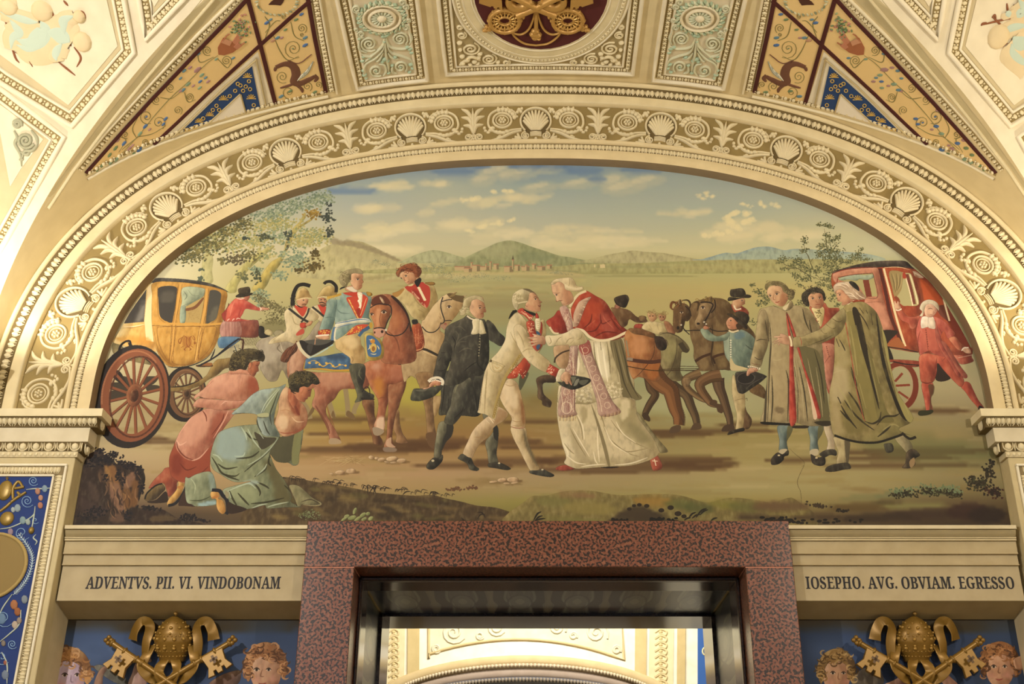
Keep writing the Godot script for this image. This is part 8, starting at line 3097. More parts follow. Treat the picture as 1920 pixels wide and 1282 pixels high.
	p.b([910,470,950,380,960,300,990,250,1080,240,1140,280,1160,380,1120,420,1060,440,1040,500,1000,550,950,550,920,520],"7d6444","45331d","a08660",14)
	p.g([960,400,1000,380,970,480,940,500],"b09870",0.5,16)
	p.s([1060,400,1020,440,1000,500],10,"4a3822",0.7)
	p.f(p.ov(955,490,20,14),"231810")
	p.e()
	p.eye(1010,300,26)
	p.curls(1060,200,120,30,30,18,["4a371c","6b5226","8a6c34"])
	for q in [[1110,180],[740,215]]:
		p.o([q[0],q[1]-20,q[0]+14,q[1]+20,q[0]+4,q[1]+60,q[0]-30,q[1]+20],"5d472b","33240f","b49c72")
	p.s([980,235,1060,230,1130,260,1100,340,1060,420,1020,470],18,"221812",1,false)
	p.s([1150,200,1160,290,1110,360],16,"221812",1,false)
	p.s([1030,480,1080,540,1180,580,1310,575],14,"1c1512",1,false)
	p.s([760,500,800,570,900,570,990,570],13,"1c1512",1,false)
	p.s([800,280,850,330,870,400],14,"221812",1,false)
	p.s([780,560,850,620],13,"1c1512",1,false)
	for q in [[1025,470],[1050,495],[750,505],[1080,540]]:
		p.f(p.ov(q[0],q[1],12,10),"bcb29a")
	# second driver in a tall hat
	p.o([1350,260,1400,250,1500,290,1560,350,1540,420,1440,380,1380,340],"8d3a26","512015","a85a40")
	p.o([1360,260,1380,200,1440,180,1510,190,1510,250,1470,280,1440,320,1400,330],"b88c68","7a5238","d4ae88")
	p.s([1385,270,1410,320,1470,310],18,"dccdb0",1,false)
	p.eye(1480,215,12)
	p.s([1500,225,1515,250,1495,255],7,"7a4c34")
	p.o([1340,90,1380,75,1490,68,1525,150,1440,175,1345,160],"312a20","16110c","50473a")
	p.o([1310,215,1330,170,1440,180,1530,140,1590,155,1570,180,1480,185,1380,210],"2a231a","120e0a","463c2e")
	# groom in grey-blue with a black hat
	p.at(1180,640,6.4)
	p.o([1240,400,1300,470,1380,620,1390,760,1380,900,1360,1040,1280,1060,1290,900,1260,760,1230,600],"b39f72","74623c","cfbd92")
	p.s([1260,710,1330,690,1390,690],9,"7d6a44",0.9)
	p.o([1178,1110,1200,1080,1270,1055,1370,1035,1378,1070,1290,1090,1190,1120],"211a12","0e0b08","3c3224")
	p.s([1390,690,1410,680,1415,715],8,"4a3c24")
	p.at(1160,530,6.4)
	p.b([1330,580,1400,600,1470,560,1560,600,1640,680,1640,780,1600,900,1570,1000,1540,1040,1400,1060,1340,1040,1330,960,1280,880,1260,760,1260,640],"6f7f70","3f4c44","94a08a",20)
	p.g([1280,660,1340,640,1340,860,1300,880],"a8b096",0.5,30)
	p.g([1380,620,1480,580,1520,640,1420,680],"4d6a80",0.5,26)
	p.f([1345,900,1400,980,1500,1010,1560,1040,1400,1070,1340,1050,1330,980],"bfae82")
	p.s([1330,580,1335,760,1350,900],8,"3d4840",0.8)
	for j in 8:
		p.f(p.ov(1345,690+j*28,10,9),"d8d2b8")
	p.s([1520,740,1580,790,1640,800],20,"36423a",0.7)
	p.e()
	p.b([980,560,1040,540,1110,600,1180,640,1260,620,1330,600,1300,680,1220,700,1110,700,1040,670,1000,620],"7a8872","46534a","98a58c",10)
	p.e()
	p.o([1010,540,1040,510,1090,540,1060,560,1030,560],"b47c5c","744a34")
	p.o([1290,470,1330,415,1400,420,1460,480,1440,540,1370,560,1320,550,1300,520],"b87e5c","7a4a34","d4a482")
	p.eye(1345,455,12)
	p.s([1305,505,1335,515],9,"6d2c20")
	p.s([1320,570,1370,590,1440,570],22,"d0c29c",1,false)
	p.f([1410,500,1470,480,1490,540,1430,560],"3a2818")
	p.o([1400,360,1460,340,1540,370,1570,430,1530,500,1460,450],"2f261b","15110c","4d4030")
	p.o([1300,375,1360,375,1460,440,1540,520,1530,555,1450,500,1380,430],"2a2118","110d09","483c2c")

func paint_right()->void:
	# ---- red coach
	p.at(1600,640,6.4)
	p.ring(560,530,190,265,70,"6b2a18",0,1.0)
	for q in [[500,480,590,380],[510,530,680,520],[540,600,670,690]]:
		p.s(q,30,"7a3420",1,false)
	p.ring(545,530,160,226,8,"b08a70",0,0.8)
	p.f([360,80,420,60,480,200,460,240,420,230],"1c1712")
	p.o([430,215,790,235,790,300,640,300,560,260,440,245],"7d3322","45190f","a04d38")
	p.s([480,240,620,270,790,285],16,"1f1410",1,false)
	p.o([1200,130,1420,70,1420,180,1440,240,1300,275,1240,220],"8d4232","55221a","b06a54")
	p.s([1260,195,1430,160],14,"b8a890",0.8)
	p.f([1000,220,1180,300,1160,450,990,460],"241610")
	p.at(1560,470,6.4)
	p.b([0,270,120,215,300,165,500,130,700,118,880,124,960,190,1080,290,1180,380,1320,560,1440,760,1560,960,1680,1200,1660,1240,1460,1250,1020,1220,880,1200,640,1140,600,960,400,700,40,500],"8d3d22","5a2213","a0522e",20,false)
	p.g([1040,340,1160,400,1320,580,1330,660,1100,600],"a6491f",0.8,30)
	p.f([1260,680,1350,660,1420,860,1380,840,1290,760],"5a2c1e")
	p.g([1400,700,1560,960,1660,1200,1500,1180,1440,960],"6b2a1c",0.8,40)
	p.s([1335,560,1370,700,1410,840],24,"d8c7a0",1,false)
	p.f([960,250,1010,250,1100,320,1040,325,980,300],"a58a72")
	p.s([980,260,1040,290,1090,320],12,"cdbca0")
	p.g([980,330,1040,320,1100,600,1050,600],"5c2c18",0.6,20)
	# side panel, pink
	p.b([10,275,120,235,300,212,545,205,600,480,660,720,725,940,600,940,400,660,380,560,200,400,40,380],"b57a5f","7d4a38","d09a80",10)
	p.f([70,320,280,285,490,270,545,545,400,555,320,420,80,350],"a39a68",1,true)
	p.f([370,350,440,345,480,550,410,555],"6f3222",1,true)
	p.o([80,335,160,305,270,285,390,290,490,285,500,320,420,350,330,340,290,360,200,345,120,355],"94a088","5f6e5c","b8c0a4")
	p.s([70,320,280,283,490,268],10,"5c2a1a",1,false)
	p.s([490,270,548,550,400,560],8,"5c3a28",1,false)
	p.s([400,625,520,612,640,618],7,"6b3f2e",0.8)
	p.g([420,640,600,640,680,880,560,860],"c48a70",0.5,30)
	p.s([70,330,60,380],20,"7d2f1e")
	p.e()
	p.s([575,210,640,480,700,760,790,1000,850,1130],46,"4a1c14",1,false)
	# open door
	p.b([620,205,700,198,820,200,950,235,985,290,1030,420,1070,600,1060,660,1060,1180,880,1150,800,940,740,720,680,480],"8d3a1f","5c2312","a85430",14)
	p.f([690,250,800,250,880,265,950,285,1000,450,1040,640,900,660,840,650,760,560,720,400],"a59c6e")
	p.f([690,250,850,262,845,380,830,470,770,555,745,540,720,440],"8f7c50")
	for q in [[710,270,740,380,750,480],[770,270,780,400,760,500],[820,280,810,400,780,480]]:
		p.s(q,12,"5e5030",0.8)
		p.s([q[0]+20,q[1],q[2]+20,q[3],q[4]+14,q[5]],10,"b8a574",0.6)
	p.s([755,550,790,580,800,620],40,"7a3a22",1,false)
	p.s([900,280,950,460,990,640],40,"6b3426",1,false)
	p.s([870,270,930,480,970,660],16,"ddcca6",1,false)
	p.s([935,285,990,460,1030,640],14,"ddcca6",1,false)
	p.f([850,265,880,270,890,330,850,325],"9c3a26")
	p.e()
	p.s([620,210,690,480,760,760,830,1000,880,1145],30,"d9c69a",1,false)
	p.s([620,205,720,196,830,200,940,230],10,"d9c69a",0.9)
	p.o([0,270,60,220,200,165,400,128,600,116,780,115,890,125,960,190,1000,220,900,205,760,190,640,195,540,200,300,212,120,235],"3d332c","1a1512","5c5148",8)
	p.s([0,278,120,235,300,205,540,195],14,"7d2a1e",0.9)
	p.f([640,1140,780,1040,830,1080,870,1150,760,1170],"94562e")
	p.f([600,960,720,950,790,975,700,1070,640,1130,600,1050],"231b14")
	p.s([660,1150,860,1180,1030,1215],14,"1d1512",1,false)
	p.e()
	# ---- servant in red
	p.at(1600,640,6.4)
	p.o([1290,540,1340,480,1400,500,1440,580,1500,700,1560,780,1590,840,1510,845,1490,790,1410,700,1340,600],"9c4030","571e17","bb6048")
	p.f([1500,785,1530,770,1595,830,1590,848,1510,846],"15120e")
	p.o([820,500,950,495,960,600,930,690,950,830,880,840,850,700],"a34534","5f2119","c46a52")
	p.f([900,520,970,530,965,620,935,680,940,830,915,830,920,660],"4a3a24",0.7)
	p.f([775,860,800,830,880,825,950,820,955,850,900,880,800,890],"2a2a16")
	p.b([790,180,880,140,1000,160,1120,150,1200,240,1300,400,1330,480,1290,545,1200,470,1080,340,1010,260,1000,380,950,490,820,490,795,350],"a34a36","642519","bd664c",16)
	p.s([1000,200,990,300,960,420],12,"5e2218",0.8)
	p.s([820,480,880,500,950,490],14,"5e2218",0.9)
	p.s([1130,170,1060,240],10,"6b281c",0.8)
	p.e()
	p.at(1560,470,6.4)
	p.o([740,620,790,690,830,700,900,780,990,790,1060,780,1000,920,940,930,910,870,830,830,780,740],"a04a38","632619","bb6a52")
	p.o([745,610,760,600,775,630,790,600,810,640,830,690,770,710,750,680],"c49a7c","865a44","deb99c")
	p.s([765,710,800,715,835,695],16,"e4d6c0",1,false)
	p.b([1060,790,1120,780,1240,790,1340,840,1420,920,1480,1000,1400,1050,1380,1040,1340,960,1300,1060,1340,1180,1380,1270,1220,1240,1160,1200,1060,1250,1040,1200,1010,1000,1020,900],"a34a3a","6a291e","bd665a",18)
	p.g([1080,940,1240,940,1300,1160,1200,1200,1080,1180],"ab5a46",0.6,40)
	p.s([1130,940,1140,1080,1155,1200],6,"5a2018",0.9)
	for j in 8:
		p.f(p.ov(1125+j*4,950+j*28,6,6),"5a2018")
	p.s([1060,960,1030,1080,1050,1240],12,"6a281d",0.7)
	p.s([1280,920,1330,1000,1380,1040],12,"5e2018",0.8)
	p.e()
	p.o([1240,830,1290,1000,1360,1160,1440,1290,1540,1480,1500,1500,1400,1330,1310,1200,1250,1050],"8d3c30","55201a","a85a48",8)
	p.at(1600,640,6.4)
	p.o([1050,0,1110,20,1200,160,1290,300,1370,410,1330,440,1240,330,1140,160],"8a4232","51221a","a25c4a",8)
	p.at(1560,470,6.4)
	p.o([1400,1050,1480,1030,1540,1100,1600,1150,1560,1200,1500,1180,1440,1110],"97503a","5c2a1c","b5704f")
	p.o([1560,1180,1600,1150,1660,1180,1665,1230,1600,1225],"c2997c","80583f","dab89a")
	p.s([1555,1200,1580,1165,1640,1160],14,"ddd0bc",1,false)
	p.o([1075,800,1150,785,1220,800,1240,930,1160,925,1150,915,1070,925],"cfc0ac","94826f","e8decf")
	p.s([1155,800,1150,920],6,"7d6654",0.8)
	p.b([1105,700,1120,650,1180,630,1240,660,1260,720,1230,770,1200,795,1150,795,1115,770],"c49c80","84594a","dcb9a0")
	p.s([1150,700,1180,690,1210,700],9,"4a2f22")
	p.s([1235,710,1250,715],7,"4a2f22")
	p.s([1215,720,1225,745,1210,750],6,"7a4c3a")
	p.s([1175,765,1215,770],7,"5c2a20")
	p.e()
	p.b([1050,690,1080,620,1150,585,1230,600,1280,650,1280,720,1255,690,1190,640,1130,650,1110,700,1090,780,1050,780,1080,730],"b3a58a","7a6c54","d4c8b0")
	p.e()
	# ---- companion in red between the two
	p.at(1380,500,6.4)
	p.o([880,500,920,460,1060,430,1110,490,1240,500,1200,620,1190,900,1180,1100,1180,1500,1100,1500,1060,1200,1000,900,960,640],"9a4530","5c2417","b5614a")
	p.o([1000,930,1170,930,1180,1060,1170,1200,1130,1500,1060,1300,1040,1100],"b0705a","703f30","c8907a")
	for j in 6:
		p.f(p.ov(1085+j*6,960+j*22,7,7),"6b3a2c")
	p.s([1060,1160,1110,1090,1150,1060],8,"6b3a2c",0.8)
	p.at(1380,690,6.4)
	p.o([1050,700,1130,680,1170,800,1185,920,1180,990,1090,990,1100,880],"b2a184","7a6a50","cfc0a6")
	p.o([1000,1030,1080,980,1180,975,1210,1010,1200,1050,1130,1040,1060,1070],"2f2a22","14110d","4d463a")
	p.at(1380,500,6.4)
	p.o([910,490,1040,480,1060,560,1020,720,970,640,930,560],"cbbb84","8f7d4e","e2d6a8")
	for j in 26:
		var y:=p.rr(510,690)
		p.f(p.ov(985+p.rn(0,26)*(1-(y-510)/250),y,9,6),"5c4e2c",0.8)
	p.b([860,360,880,310,960,290,1030,310,1050,380,1050,450,1010,500,950,500,890,470,860,420],"bd8c68","80543c","d6aa84")
	p.g([1000,310,1050,330,1050,480,1010,500],"7d4c34",0.5,20)
	p.s([965,390,960,420,985,425],9,"84523a")
	p.s([950,455,985,450,1010,455],11,"7d3328")
	p.e()
	p.eye(922,382,18)
	p.eye(1005,375,16)
	p.s([890,360,930,350],9,"2f2018")
	p.s([985,355,1020,355],9,"2f2018")
	p.b([790,400,790,330,830,290,880,260,950,245,1030,270,1070,330,1070,400,1050,400,1030,330,960,310,900,320,865,370,880,440,870,480,820,450],"2f2a20","15120c","524a38")
	p.e()
	p.curls(930,280,120,40,34,18,["1c1812","4a4230"])
	p.curls(830,390,40,70,26,18,["1c1812","4a4230"])
	p.curls(1065,370,14,50,12,14,["1c1812"])
	# ---- cleric facing us, long grey-brown coat
	p.at(1380,690,6.4)
	for q in [[500,700,1.0],[870,700,1.0]]:
		p.b([q[0],q[1]-10,q[0]+170,q[1]-10,q[0]+165,q[1]+80,q[0]+110,q[1]+180,q[0]+120,q[1]+290,q[0]+20,q[1]+300,q[0]+20,q[1]+160],"5d6c68","343d38","859490",10)
		p.f([q[0]+120,q[1],q[0]+175,q[1],q[0]+165,q[1]+80,q[0]+115,q[1]+180,q[0]+110,q[1]+100],"5c5630",0.8)
		p.e()
		p.f([q[0]+25,q[1]+280,q[0]+110,q[1]+270,q[0]+110,q[1]+340,q[0]+20,q[1]+340],"b0a384")
	p.o([418,1110,440,1060,500,1010,560,1030,625,980,630,1040,580,1060,570,1100,510,1150,430,1158],"26201a","0d0b09","4a4236")
	p.f(p.ov(515,1045,16,10),"c2b48e")
	p.o([898,1060,900,1030,980,1070,1060,1060,1075,1120,1060,1160,1000,1172,930,1150,905,1110],"26201a","0d0b09","4a4236")
	p.f(p.ov(965,1075,16,10),"c2b48e")
	p.at(1380,500,6.4)
	p.b([280,520,350,490,440,470,560,500,700,460,800,480,880,520,960,640,1010,740,1050,1100,1090,1500,1130,1860,1120,1900,860,1910,720,1870,560,1880,310,1870,330,1700,380,1300,400,1000,380,860,260,700],"958560","5a4e34","b3a27a",22)
	p.g([420,560,580,560,600,900,540,1080,420,1000],"a99870",0.6,60)
	p.g([430,1120,600,1120,620,1500,560,1800,450,1800],"a8966e",0.6,50)
	p.f([740,940,860,960,1000,1040,1080,1400,1120,1850,1000,1850,900,1500,820,1200],"5c5636",0.9)
	p.f([370,620,395,700,400,1000,380,1300,360,1860,330,1860,370,1300,380,1000],"3a3222",0.9)
	for q in [[400,660,420,900,400,1240,380,1860],[430,1300,440,1600,420,1870],[600,1240,630,1400,620,1860],[700,1200,740,1500,740,1870],[760,1200,820,1500,860,1850],[940,1000,1020,1300,1060,1640],[880,640,900,760,920,800],[800,500,830,640,880,760]]:
		p.s(q,18,"2e2818",0.85)
	for q in [[680,1000,720,1300,760,1860],[720,1100,790,1500,820,1860],[860,1100,940,1500,980,1800],[560,1100,500,1120,430,1110],[420,700,430,900,440,1080],[960,1200,1020,1600,1040,1800]]:
		p.s(q,14,"b5a67e",0.6)
	p.g([480,1680,580,1700,560,1760,480,1740],"5c4c34",0.6,20)
	p.s([610,540,640,660,700,800,720,900,760,1000],14,"3c2a18",0.8)
	p.e()
	p.f([310,1858,560,1872,700,1880,690,1905,560,1900,330,1890],"15120c")
	p.f([690,1905,860,1905,850,1935,690,1935],"2a2216")
	p.f([940,1860,1130,1850,1135,1900,1040,1910],"2c2618")
	# red bands
	p.o([600,560,615,580,660,820,690,960,690,1190,720,1660,720,1862,640,1855,640,1200,640,960,620,760],"a83a2c","6f1f18","c05844",5)
	p.o([615,560,640,600,700,760,760,960,820,1190,940,1500,1020,1795,960,1815,930,1820,900,1600,830,1300,740,1000,660,740],"a83a2c","6f1f18","c05844",5)
	p.f([845,1340,865,1400,935,1640,975,1800,930,1820,900,1620],"d6c2a2",0.9)
	p.s([600,540,660,760,720,960],8,"25180f",0.9)
	# his arm and hat
	p.b([260,640,290,540,350,520,390,640,395,800,380,950,330,1090,290,1200,170,1180,200,1000,230,860,240,760],"94845e","584b32","b3a27a",14)
	for q in [[240,890,300,870,380,880],[220,1080,270,1110,320,1100],[350,640,370,760,380,860]]:
		p.s(q,12,"332a1a",0.85)
	p.s([180,1150,230,1170,290,1170],8,"6b3a28",0.7)
	p.e()
	p.s([140,1195,200,1200,290,1225],22,"ded3ba",1,false)
	for j in 6:
		p.f(p.ov(160+j*22,1198+j*4,7,7),"6a5c44")
	p.o([140,1230,180,1210,250,1220,260,1250,200,1270,150,1300,130,1290],"c28f70","80543e","dab094")
	p.at(1380,690,6.4)
	p.b([-8,60,60,40,220,40,360,90,350,120,280,180,190,240,100,300,60,305,20,280,0,180],"2a2621","100e0c","4a443c",6)
	p.f([20,110,60,60,200,60,220,110,160,170,80,195,40,180],"1d1916")
	p.ring(120,120,104,68,8,"575048",-0.1,0.9)
	p.s([120,250,200,180,330,110],12,"5a5248",0.6)
	p.e()
	p.o([140,20,200,10,230,40,180,60,150,90,125,85],"c28f70","80543e","dab094")
	# his head
	p.at(1380,500,6.4)
	p.o([440,460,520,500,590,530,650,510,690,460,660,400,620,430,560,490],"8a7a54","504430","a8986c")
	p.f([560,490,640,430,650,410,600,520],"cabb94")
	p.b([370,310,400,240,480,220,560,240,600,300,630,340,620,400,570,470,510,470,460,440,410,390],"c39a74","84593e","dcb992")
	p.g([540,330,600,340,570,460,520,460],"9a6644",0.6,24)
	p.s([450,330,450,390,480,395],9,"87583c")
	p.s([470,425,500,425,525,410],11,"8a3a2c")
	p.e()
	p.eye(410,350,16)
	p.eye(490,328,18)
	p.s([390,330,420,325],8,"4a3020")
	p.s([465,305,500,300,530,312],8,"4a3020")
	p.b([345,240,370,195,450,172,540,180,610,230,640,270,690,280,705,330,680,390,630,395,620,330,570,300,540,240,450,220,400,230,365,280],"6d6040","3c3422","918458")
	p.e()
	p.curls(650,320,50,60,22,18,["4c422a","857850"])
	p.curls(470,195,110,22,20,16,["857850","5c5034"])
	# ---- cleric from behind, arm out
	p.at(1440,640,4.0)
	p.o([870,780,880,765,930,765,940,820,890,832],"3a372c","1c1a14","555040")
	p.o([950,720,1020,690,1060,740,1085,800,1050,840,1010,800],"8f8462","4a4430","b5a87c")
	p.o([1040,830,1090,805,1140,850,1100,880,1105,920,1060,950,1005,945,1030,910],"28221a","100d0a","6a5640")
	p.f([1060,900,1090,870,1100,880,1100,920,1070,945],"8d7450")
	p.o([495,715,610,740,605,850,590,925,515,920,525,830,505,770],"a6966c","5c5036","c2b288",8)
	p.f([575,740,612,745,605,900,590,920,580,840],"4a4230",0.8)
	p.o([428,960,450,935,520,915,600,910,622,950,570,960,500,975,440,975],"2c261e","100e0a","4d4638")
	p.at(1380,500,6.4)
	p.b([1300,470,1400,430,1520,420,1620,480,1700,570,1760,740,1810,900,1850,1150,1940,1500,2130,1820,1950,1950,2160,2040,2000,2000,1900,2040,1700,2100,1500,2100,1330,2070,1180,2020,1140,1900,1120,1700,1120,1500,1160,1300,1180,1100,1180,880,1220,760,1260,620],"86774a","484024","a3945f",26)
	p.g([1180,1200,1330,1240,1360,1500,1280,1620,1130,1600],"b0a078",0.8,60)
	p.g([1180,900,1320,960,1360,1150,1230,1180],"a3946a",0.6,50)
	p.g([1140,1660,1240,1700,1260,1980,1170,1990],"a8966c",0.7,50)
	p.g([1340,1500,1480,1700,1600,1900,1420,2020,1300,1900],"6f6438",0.8,60)
	p.g([1700,1900,1900,1800,2040,1950,1880,2030,1700,2060],"827848",0.6,50)
	p.g([1600,1980,1760,2000,1700,2090,1500,2080],"8d8250",0.6,30)
	p.f([1300,560,1330,560,1420,1180,1500,1600,1550,1840,1700,1820,1640,1500,1540,1000,1420,560],"7d7240",1)
	p.f([1540,980,1600,960,1700,1300,1800,1700,1900,1850,1760,1870,1700,1820,1620,1400],"696036",0.95)
	p.f([1420,480,1480,560,1560,900,1640,1300,1720,1700,1680,1600,1600,1300,1500,960,1400,560],"241d10")
	p.f([1680,580,1700,640,1760,1000,1860,1400,1980,1700,2060,1850,1960,1760,1840,1450,1740,1100],"1f190e")
	p.f([1750,740,1800,860,1880,1180,1990,1500,2150,1830,2060,1850,1960,1650,1870,1330,1800,1060],"8f8650")
	for q in [[1420,480,1540,640,1600,760],[1480,490,1530,560],[1560,520,1580,560],[1620,560,1640,700],[1240,870,1290,960,1310,1010],[1200,860,1240,960],[1380,1250,1430,1400,1480,1560,1550,1860]]:
		p.s(q,16,"241d10",0.9)
	for q in [[1260,1660,1340,1800,1450,1940],[1300,1600,1400,1740,1520,1860,1660,1960],[1250,1720,1330,1810,1390,1860],[1350,1500,1450,1640,1520,1780],[1690,1900,1780,1800,1900,1790,1960,1760],[1700,2040,1800,1960,1860,1900],[1540,1850,1640,1880,1720,1830,1740,1740],[1220,1560,1260,1640],[1380,1200,1440,1400,1440,1460]]:
		p.s(q,26,"1f1a0f",0.85)
	for q in [[1370,700,1420,1000,1460,1300],[1580,1000,1640,1300,1720,1620],[1640,1100,1720,1400],[1440,700,1500,1000],[1230,1440,1330,1600,1420,1800],[1760,1960,1880,1890,1960,1920],[1480,1400,1560,1700],[1860,1160,1960,1480,2080,1780]]:
		p.s(q,22,"aaa068",0.5)
	p.s([1290,560,1330,760,1400,1180,1440,1440,1520,1780,1550,1850],10,"a04030",0.95,false)
	p.s([1160,1280,1230,1250,1320,1240],12,"b5a57c",0.7)
	for j in 60:
		p.g(p.ov(p.rr(1340,1850),p.rr(560,1900),20,60,-0.2),["6d643a","948a54"][j % 2],0.25,30)
	p.e()
	p.s([1180,2020,1330,2072,1500,2105,1700,2104,1900,2045,2010,2004],30,"15110a",1,false)
	p.s([1990,1990,2080,2060,2160,2040],34,"1c170e",1,false)
	# arm and hand
	p.b([690,850,800,830,900,790,1000,750,1080,680,1180,580,1280,500,1320,560,1310,680,1250,790,1150,860,1040,910,900,940,780,960,690,960],"8b7d54","514729","ab9c70",16)
	for q in [[1010,750,1060,800,1100,790],[1080,690,1150,740,1200,730],[900,930,1040,880,1160,820],[1150,620,1230,660,1280,640],[840,900,900,900]]:
		p.s(q,10,"3a3018",0.8)
	p.g([760,850,1000,780,1140,680,1180,720,1000,840],"a99a6c",0.6,26)
	p.e()
	p.s([765,840,785,900,780,950],9,"9c4030",0.9)
	p.s([640,830,660,890,665,955],26,"dccfa8",1,false)
	p.b([440,840,520,825,530,800,580,810,630,840,650,930,580,930,530,915,520,940,500,935,520,900,470,925,460,920,510,880,440,910,440,900,500,860],"c49878","80563e","dcb698")
	for q in [[450,850,520,850,570,850],[450,905,510,880,560,880],[470,925,520,900,560,900]]:
		p.s(q,6,"6b4430",0.8)
	p.e()
	# head turned away to the left
	p.f([1330,440,1400,400,1500,400,1420,400,1350,450],"dccfb4")
	p.b([1200,300,1210,260,1280,240,1340,300,1400,350,1400,410,1330,450,1280,465,1265,440,1270,425,1220,410,1210,370],"c08c6a","82533c","d8ac88")
	p.s([1220,370,1225,405,1250,400],8,"7d4c34")
	p.s([1255,425,1275,430],8,"5c241a")
	p.e()
	p.eye(1245,340,14)
	p.s([1210,325,1240,315,1265,322],8,"4a2e20")
	p.b([1170,230,1210,195,1290,180,1380,180,1440,230,1490,290,1540,340,1560,380,1500,395,1420,390,1370,380,1340,340,1310,320,1290,290,1250,270,1200,290,1190,330,1170,270],"b59c80","7d6048","dccab0",10)
	p.e()
	for q in [[1190,220,1260,220,1330,260],[1320,310,1380,320,1440,370],[1330,340,1400,350,1470,390],[1400,260,1440,320,1520,370],[1250,200,1320,210,1360,250],[1440,300,1480,350,1550,380]]:
		p.s(q,14,"e6d8c0",0.7)
		p.s([q[0]+10,q[1]+20,q[2]+10,q[3]+20,q[4],q[5]+16],8,"8a6a50",0.7)
	p.o([1355,185,1390,172,1440,200,1475,250,1478,290,1440,270,1390,230],"1d1a16","0a0908","3a362f")

func paint_kneelers()->void:
	# ---- near wheel of the coach
	p.at(0,640,4.0)
	for q in [[880,280,930,260,1000,290,980,330,900,300],[1080,270,1150,260,1190,270,1150,320,1080,330],[830,310,940,310,1000,340,960,370,830,360],[1100,330,1190,330,1200,370,1110,375],[830,370,960,380,940,410,830,440]]:
		p.f(q,"2f281f",0.9)
	wheel(1008,402,252,356,66,16,"7f4a2e","4a2818","a8714c",0.16)
	p.at(250,640,6.4)
	# ---- kneeling man in pink cape
	p.at(130,780,5.827)
	p.o([870,790,920,700,1010,610,1060,560,1200,560,1250,660,1180,720,1170,800,1090,880,1060,800,1020,730],"94492f","55221a","aa6048",14)
	p.o([820,900,860,830,950,750,1010,735,1050,790,1000,850,940,905,860,925],"5c4a2c","2c2218","7d683e")
	p.s([825,905,850,840,940,760,1015,735],18,"14110f",1,false)
	p.f([850,930,950,910,1050,820,1080,900,1060,940,900,950],"2c2018")
	p.o([1065,960,1090,900,1150,830,1190,760,1190,700,1230,690,1256,720,1240,790,1220,850,1150,930,1100,975],"c0924a","7d5a28","d8b06c")
	p.f([1180,765,1240,760,1235,790,1190,790],"a8743c")
	p.s([1262,690,1285,740,1240,850,1160,950,1080,975],34,"17151a",1,false)
	p.f([1190,960,1270,800,1290,900,1400,980,1250,980],"38261c")
	p.at(250,640,6.4)
	p.b([820,830,900,800,1100,820,1230,830,1190,900,1060,1080,960,1240,940,1300,920,1500,940,1640,800,1680,620,1700,480,1640,440,1560,430,1400,480,1260,520,1160,560,1080,680,920],"b3765e","6d3524","cf9a80",30)
	p.f([470,1230,500,1190,520,1290,600,1390,700,1430,800,1400,960,1230,930,1400,950,1620,800,1690,560,1680,440,1600,430,1420],"8a3f28",0.9)
	p.g([700,880,860,860,900,1000,780,1200,640,1240,560,1160],"cc977c",0.7,60)
	p.g([980,880,1120,860,1080,980,960,1160,900,1200],"8f4a34",0.7,40)
	p.g([460,1400,540,1340,600,1440,560,1600,460,1560],"702c1c",0.7,40)
	for q in [[520,1200,540,1290,620,1380,720,1420],[1090,860,1060,960,940,1120],[560,1460,640,1540,760,1500],[620,1640,780,1600,900,1500],[830,830,870,890,880,960]]:
		p.s(q,16,"5e2415",0.8)
	for q in [[520,1180,560,1240,640,1200],[530,1130,620,1000,720,880],[1140,830,1080,960,960,1160],[700,1430,800,1390,900,1280]]:
		p.s(q,18,"e0b096",0.7)
	p.e()
	p.b([720,780,760,700,820,680,1100,700,1380,680,1330,760,1230,800,1060,825,900,800],"b97f66","7a422f","d2a084",10)
	p.s([740,780,900,805,1060,826,1220,800],12,"703a28",0.7)
	p.s([1050,760,1100,720,1130,720],14,"ddb298",0.7)
	p.e()
	p.b([730,655,850,560,940,450,1040,400,1140,370,1300,360,1420,400,1480,460,1505,540,1500,590,1400,690,1200,710,1000,690,880,690,790,660,740,690],"bf8468","7a4029","d6a488",26)
	p.g([940,480,1200,440,1260,560,1100,660,900,640],"cf9a80",0.5,60)
	p.g([1380,420,1480,460,1500,590,1420,650,1380,560],"8d442c",0.7,40)
	p.s([740,690,800,675,900,692,1050,706,1200,714,1350,700],14,"6b3422",0.8)
	for q in [[1160,600,1180,640,1160,690],[1310,440,1290,560],[880,540,960,470]]:
		p.s(q,12,"a06048",0.6)
	p.e()
	p.o([1160,340,1260,310,1380,350,1430,400,1300,390,1150,390],"bf8468","7a4230","d8a888")
	p.b([1370,330,1400,260,1480,230,1520,250,1500,300,1505,350,1480,370,1465,400,1440,420,1390,380],"9a5a3c","5c2f1e","b87a58")
	p.s([1470,290,1500,285],9,"1f120c")
	p.s([1450,390,1470,385],8,"54241a")
	p.e()
	p.b([1150,340,1160,230,1190,150,1260,110,1360,85,1460,90,1540,120,1580,180,1560,240,1520,230,1480,220,1420,230,1380,280,1350,340,1280,330,1220,350],"3d3420","1a150c","685c3a")
	p.e()
	p.curls(1300,200,130,110,90,20,["17120a","2f2614","6d6038","544828"])
	p.curls(1500,170,70,60,40,20,["17120a","2f2614"])
	p.curls(1200,300,50,50,30,18,["17120a","2f2614","6d6038"])
	p.o([1380,290,1400,250,1425,260,1420,300,1395,330],"b5714c","6d3a26","cf9470")
	# ---- kneeling man in blue-grey
	p.at(330,800,6.4)
	p.b([110,620,160,610,260,560,420,540,480,700,480,860,490,930,260,955,190,930,120,880],"7d8466","484c36","a2aa8c",16)
	p.s([160,880,300,880,420,830],14,"33371f",0.8)
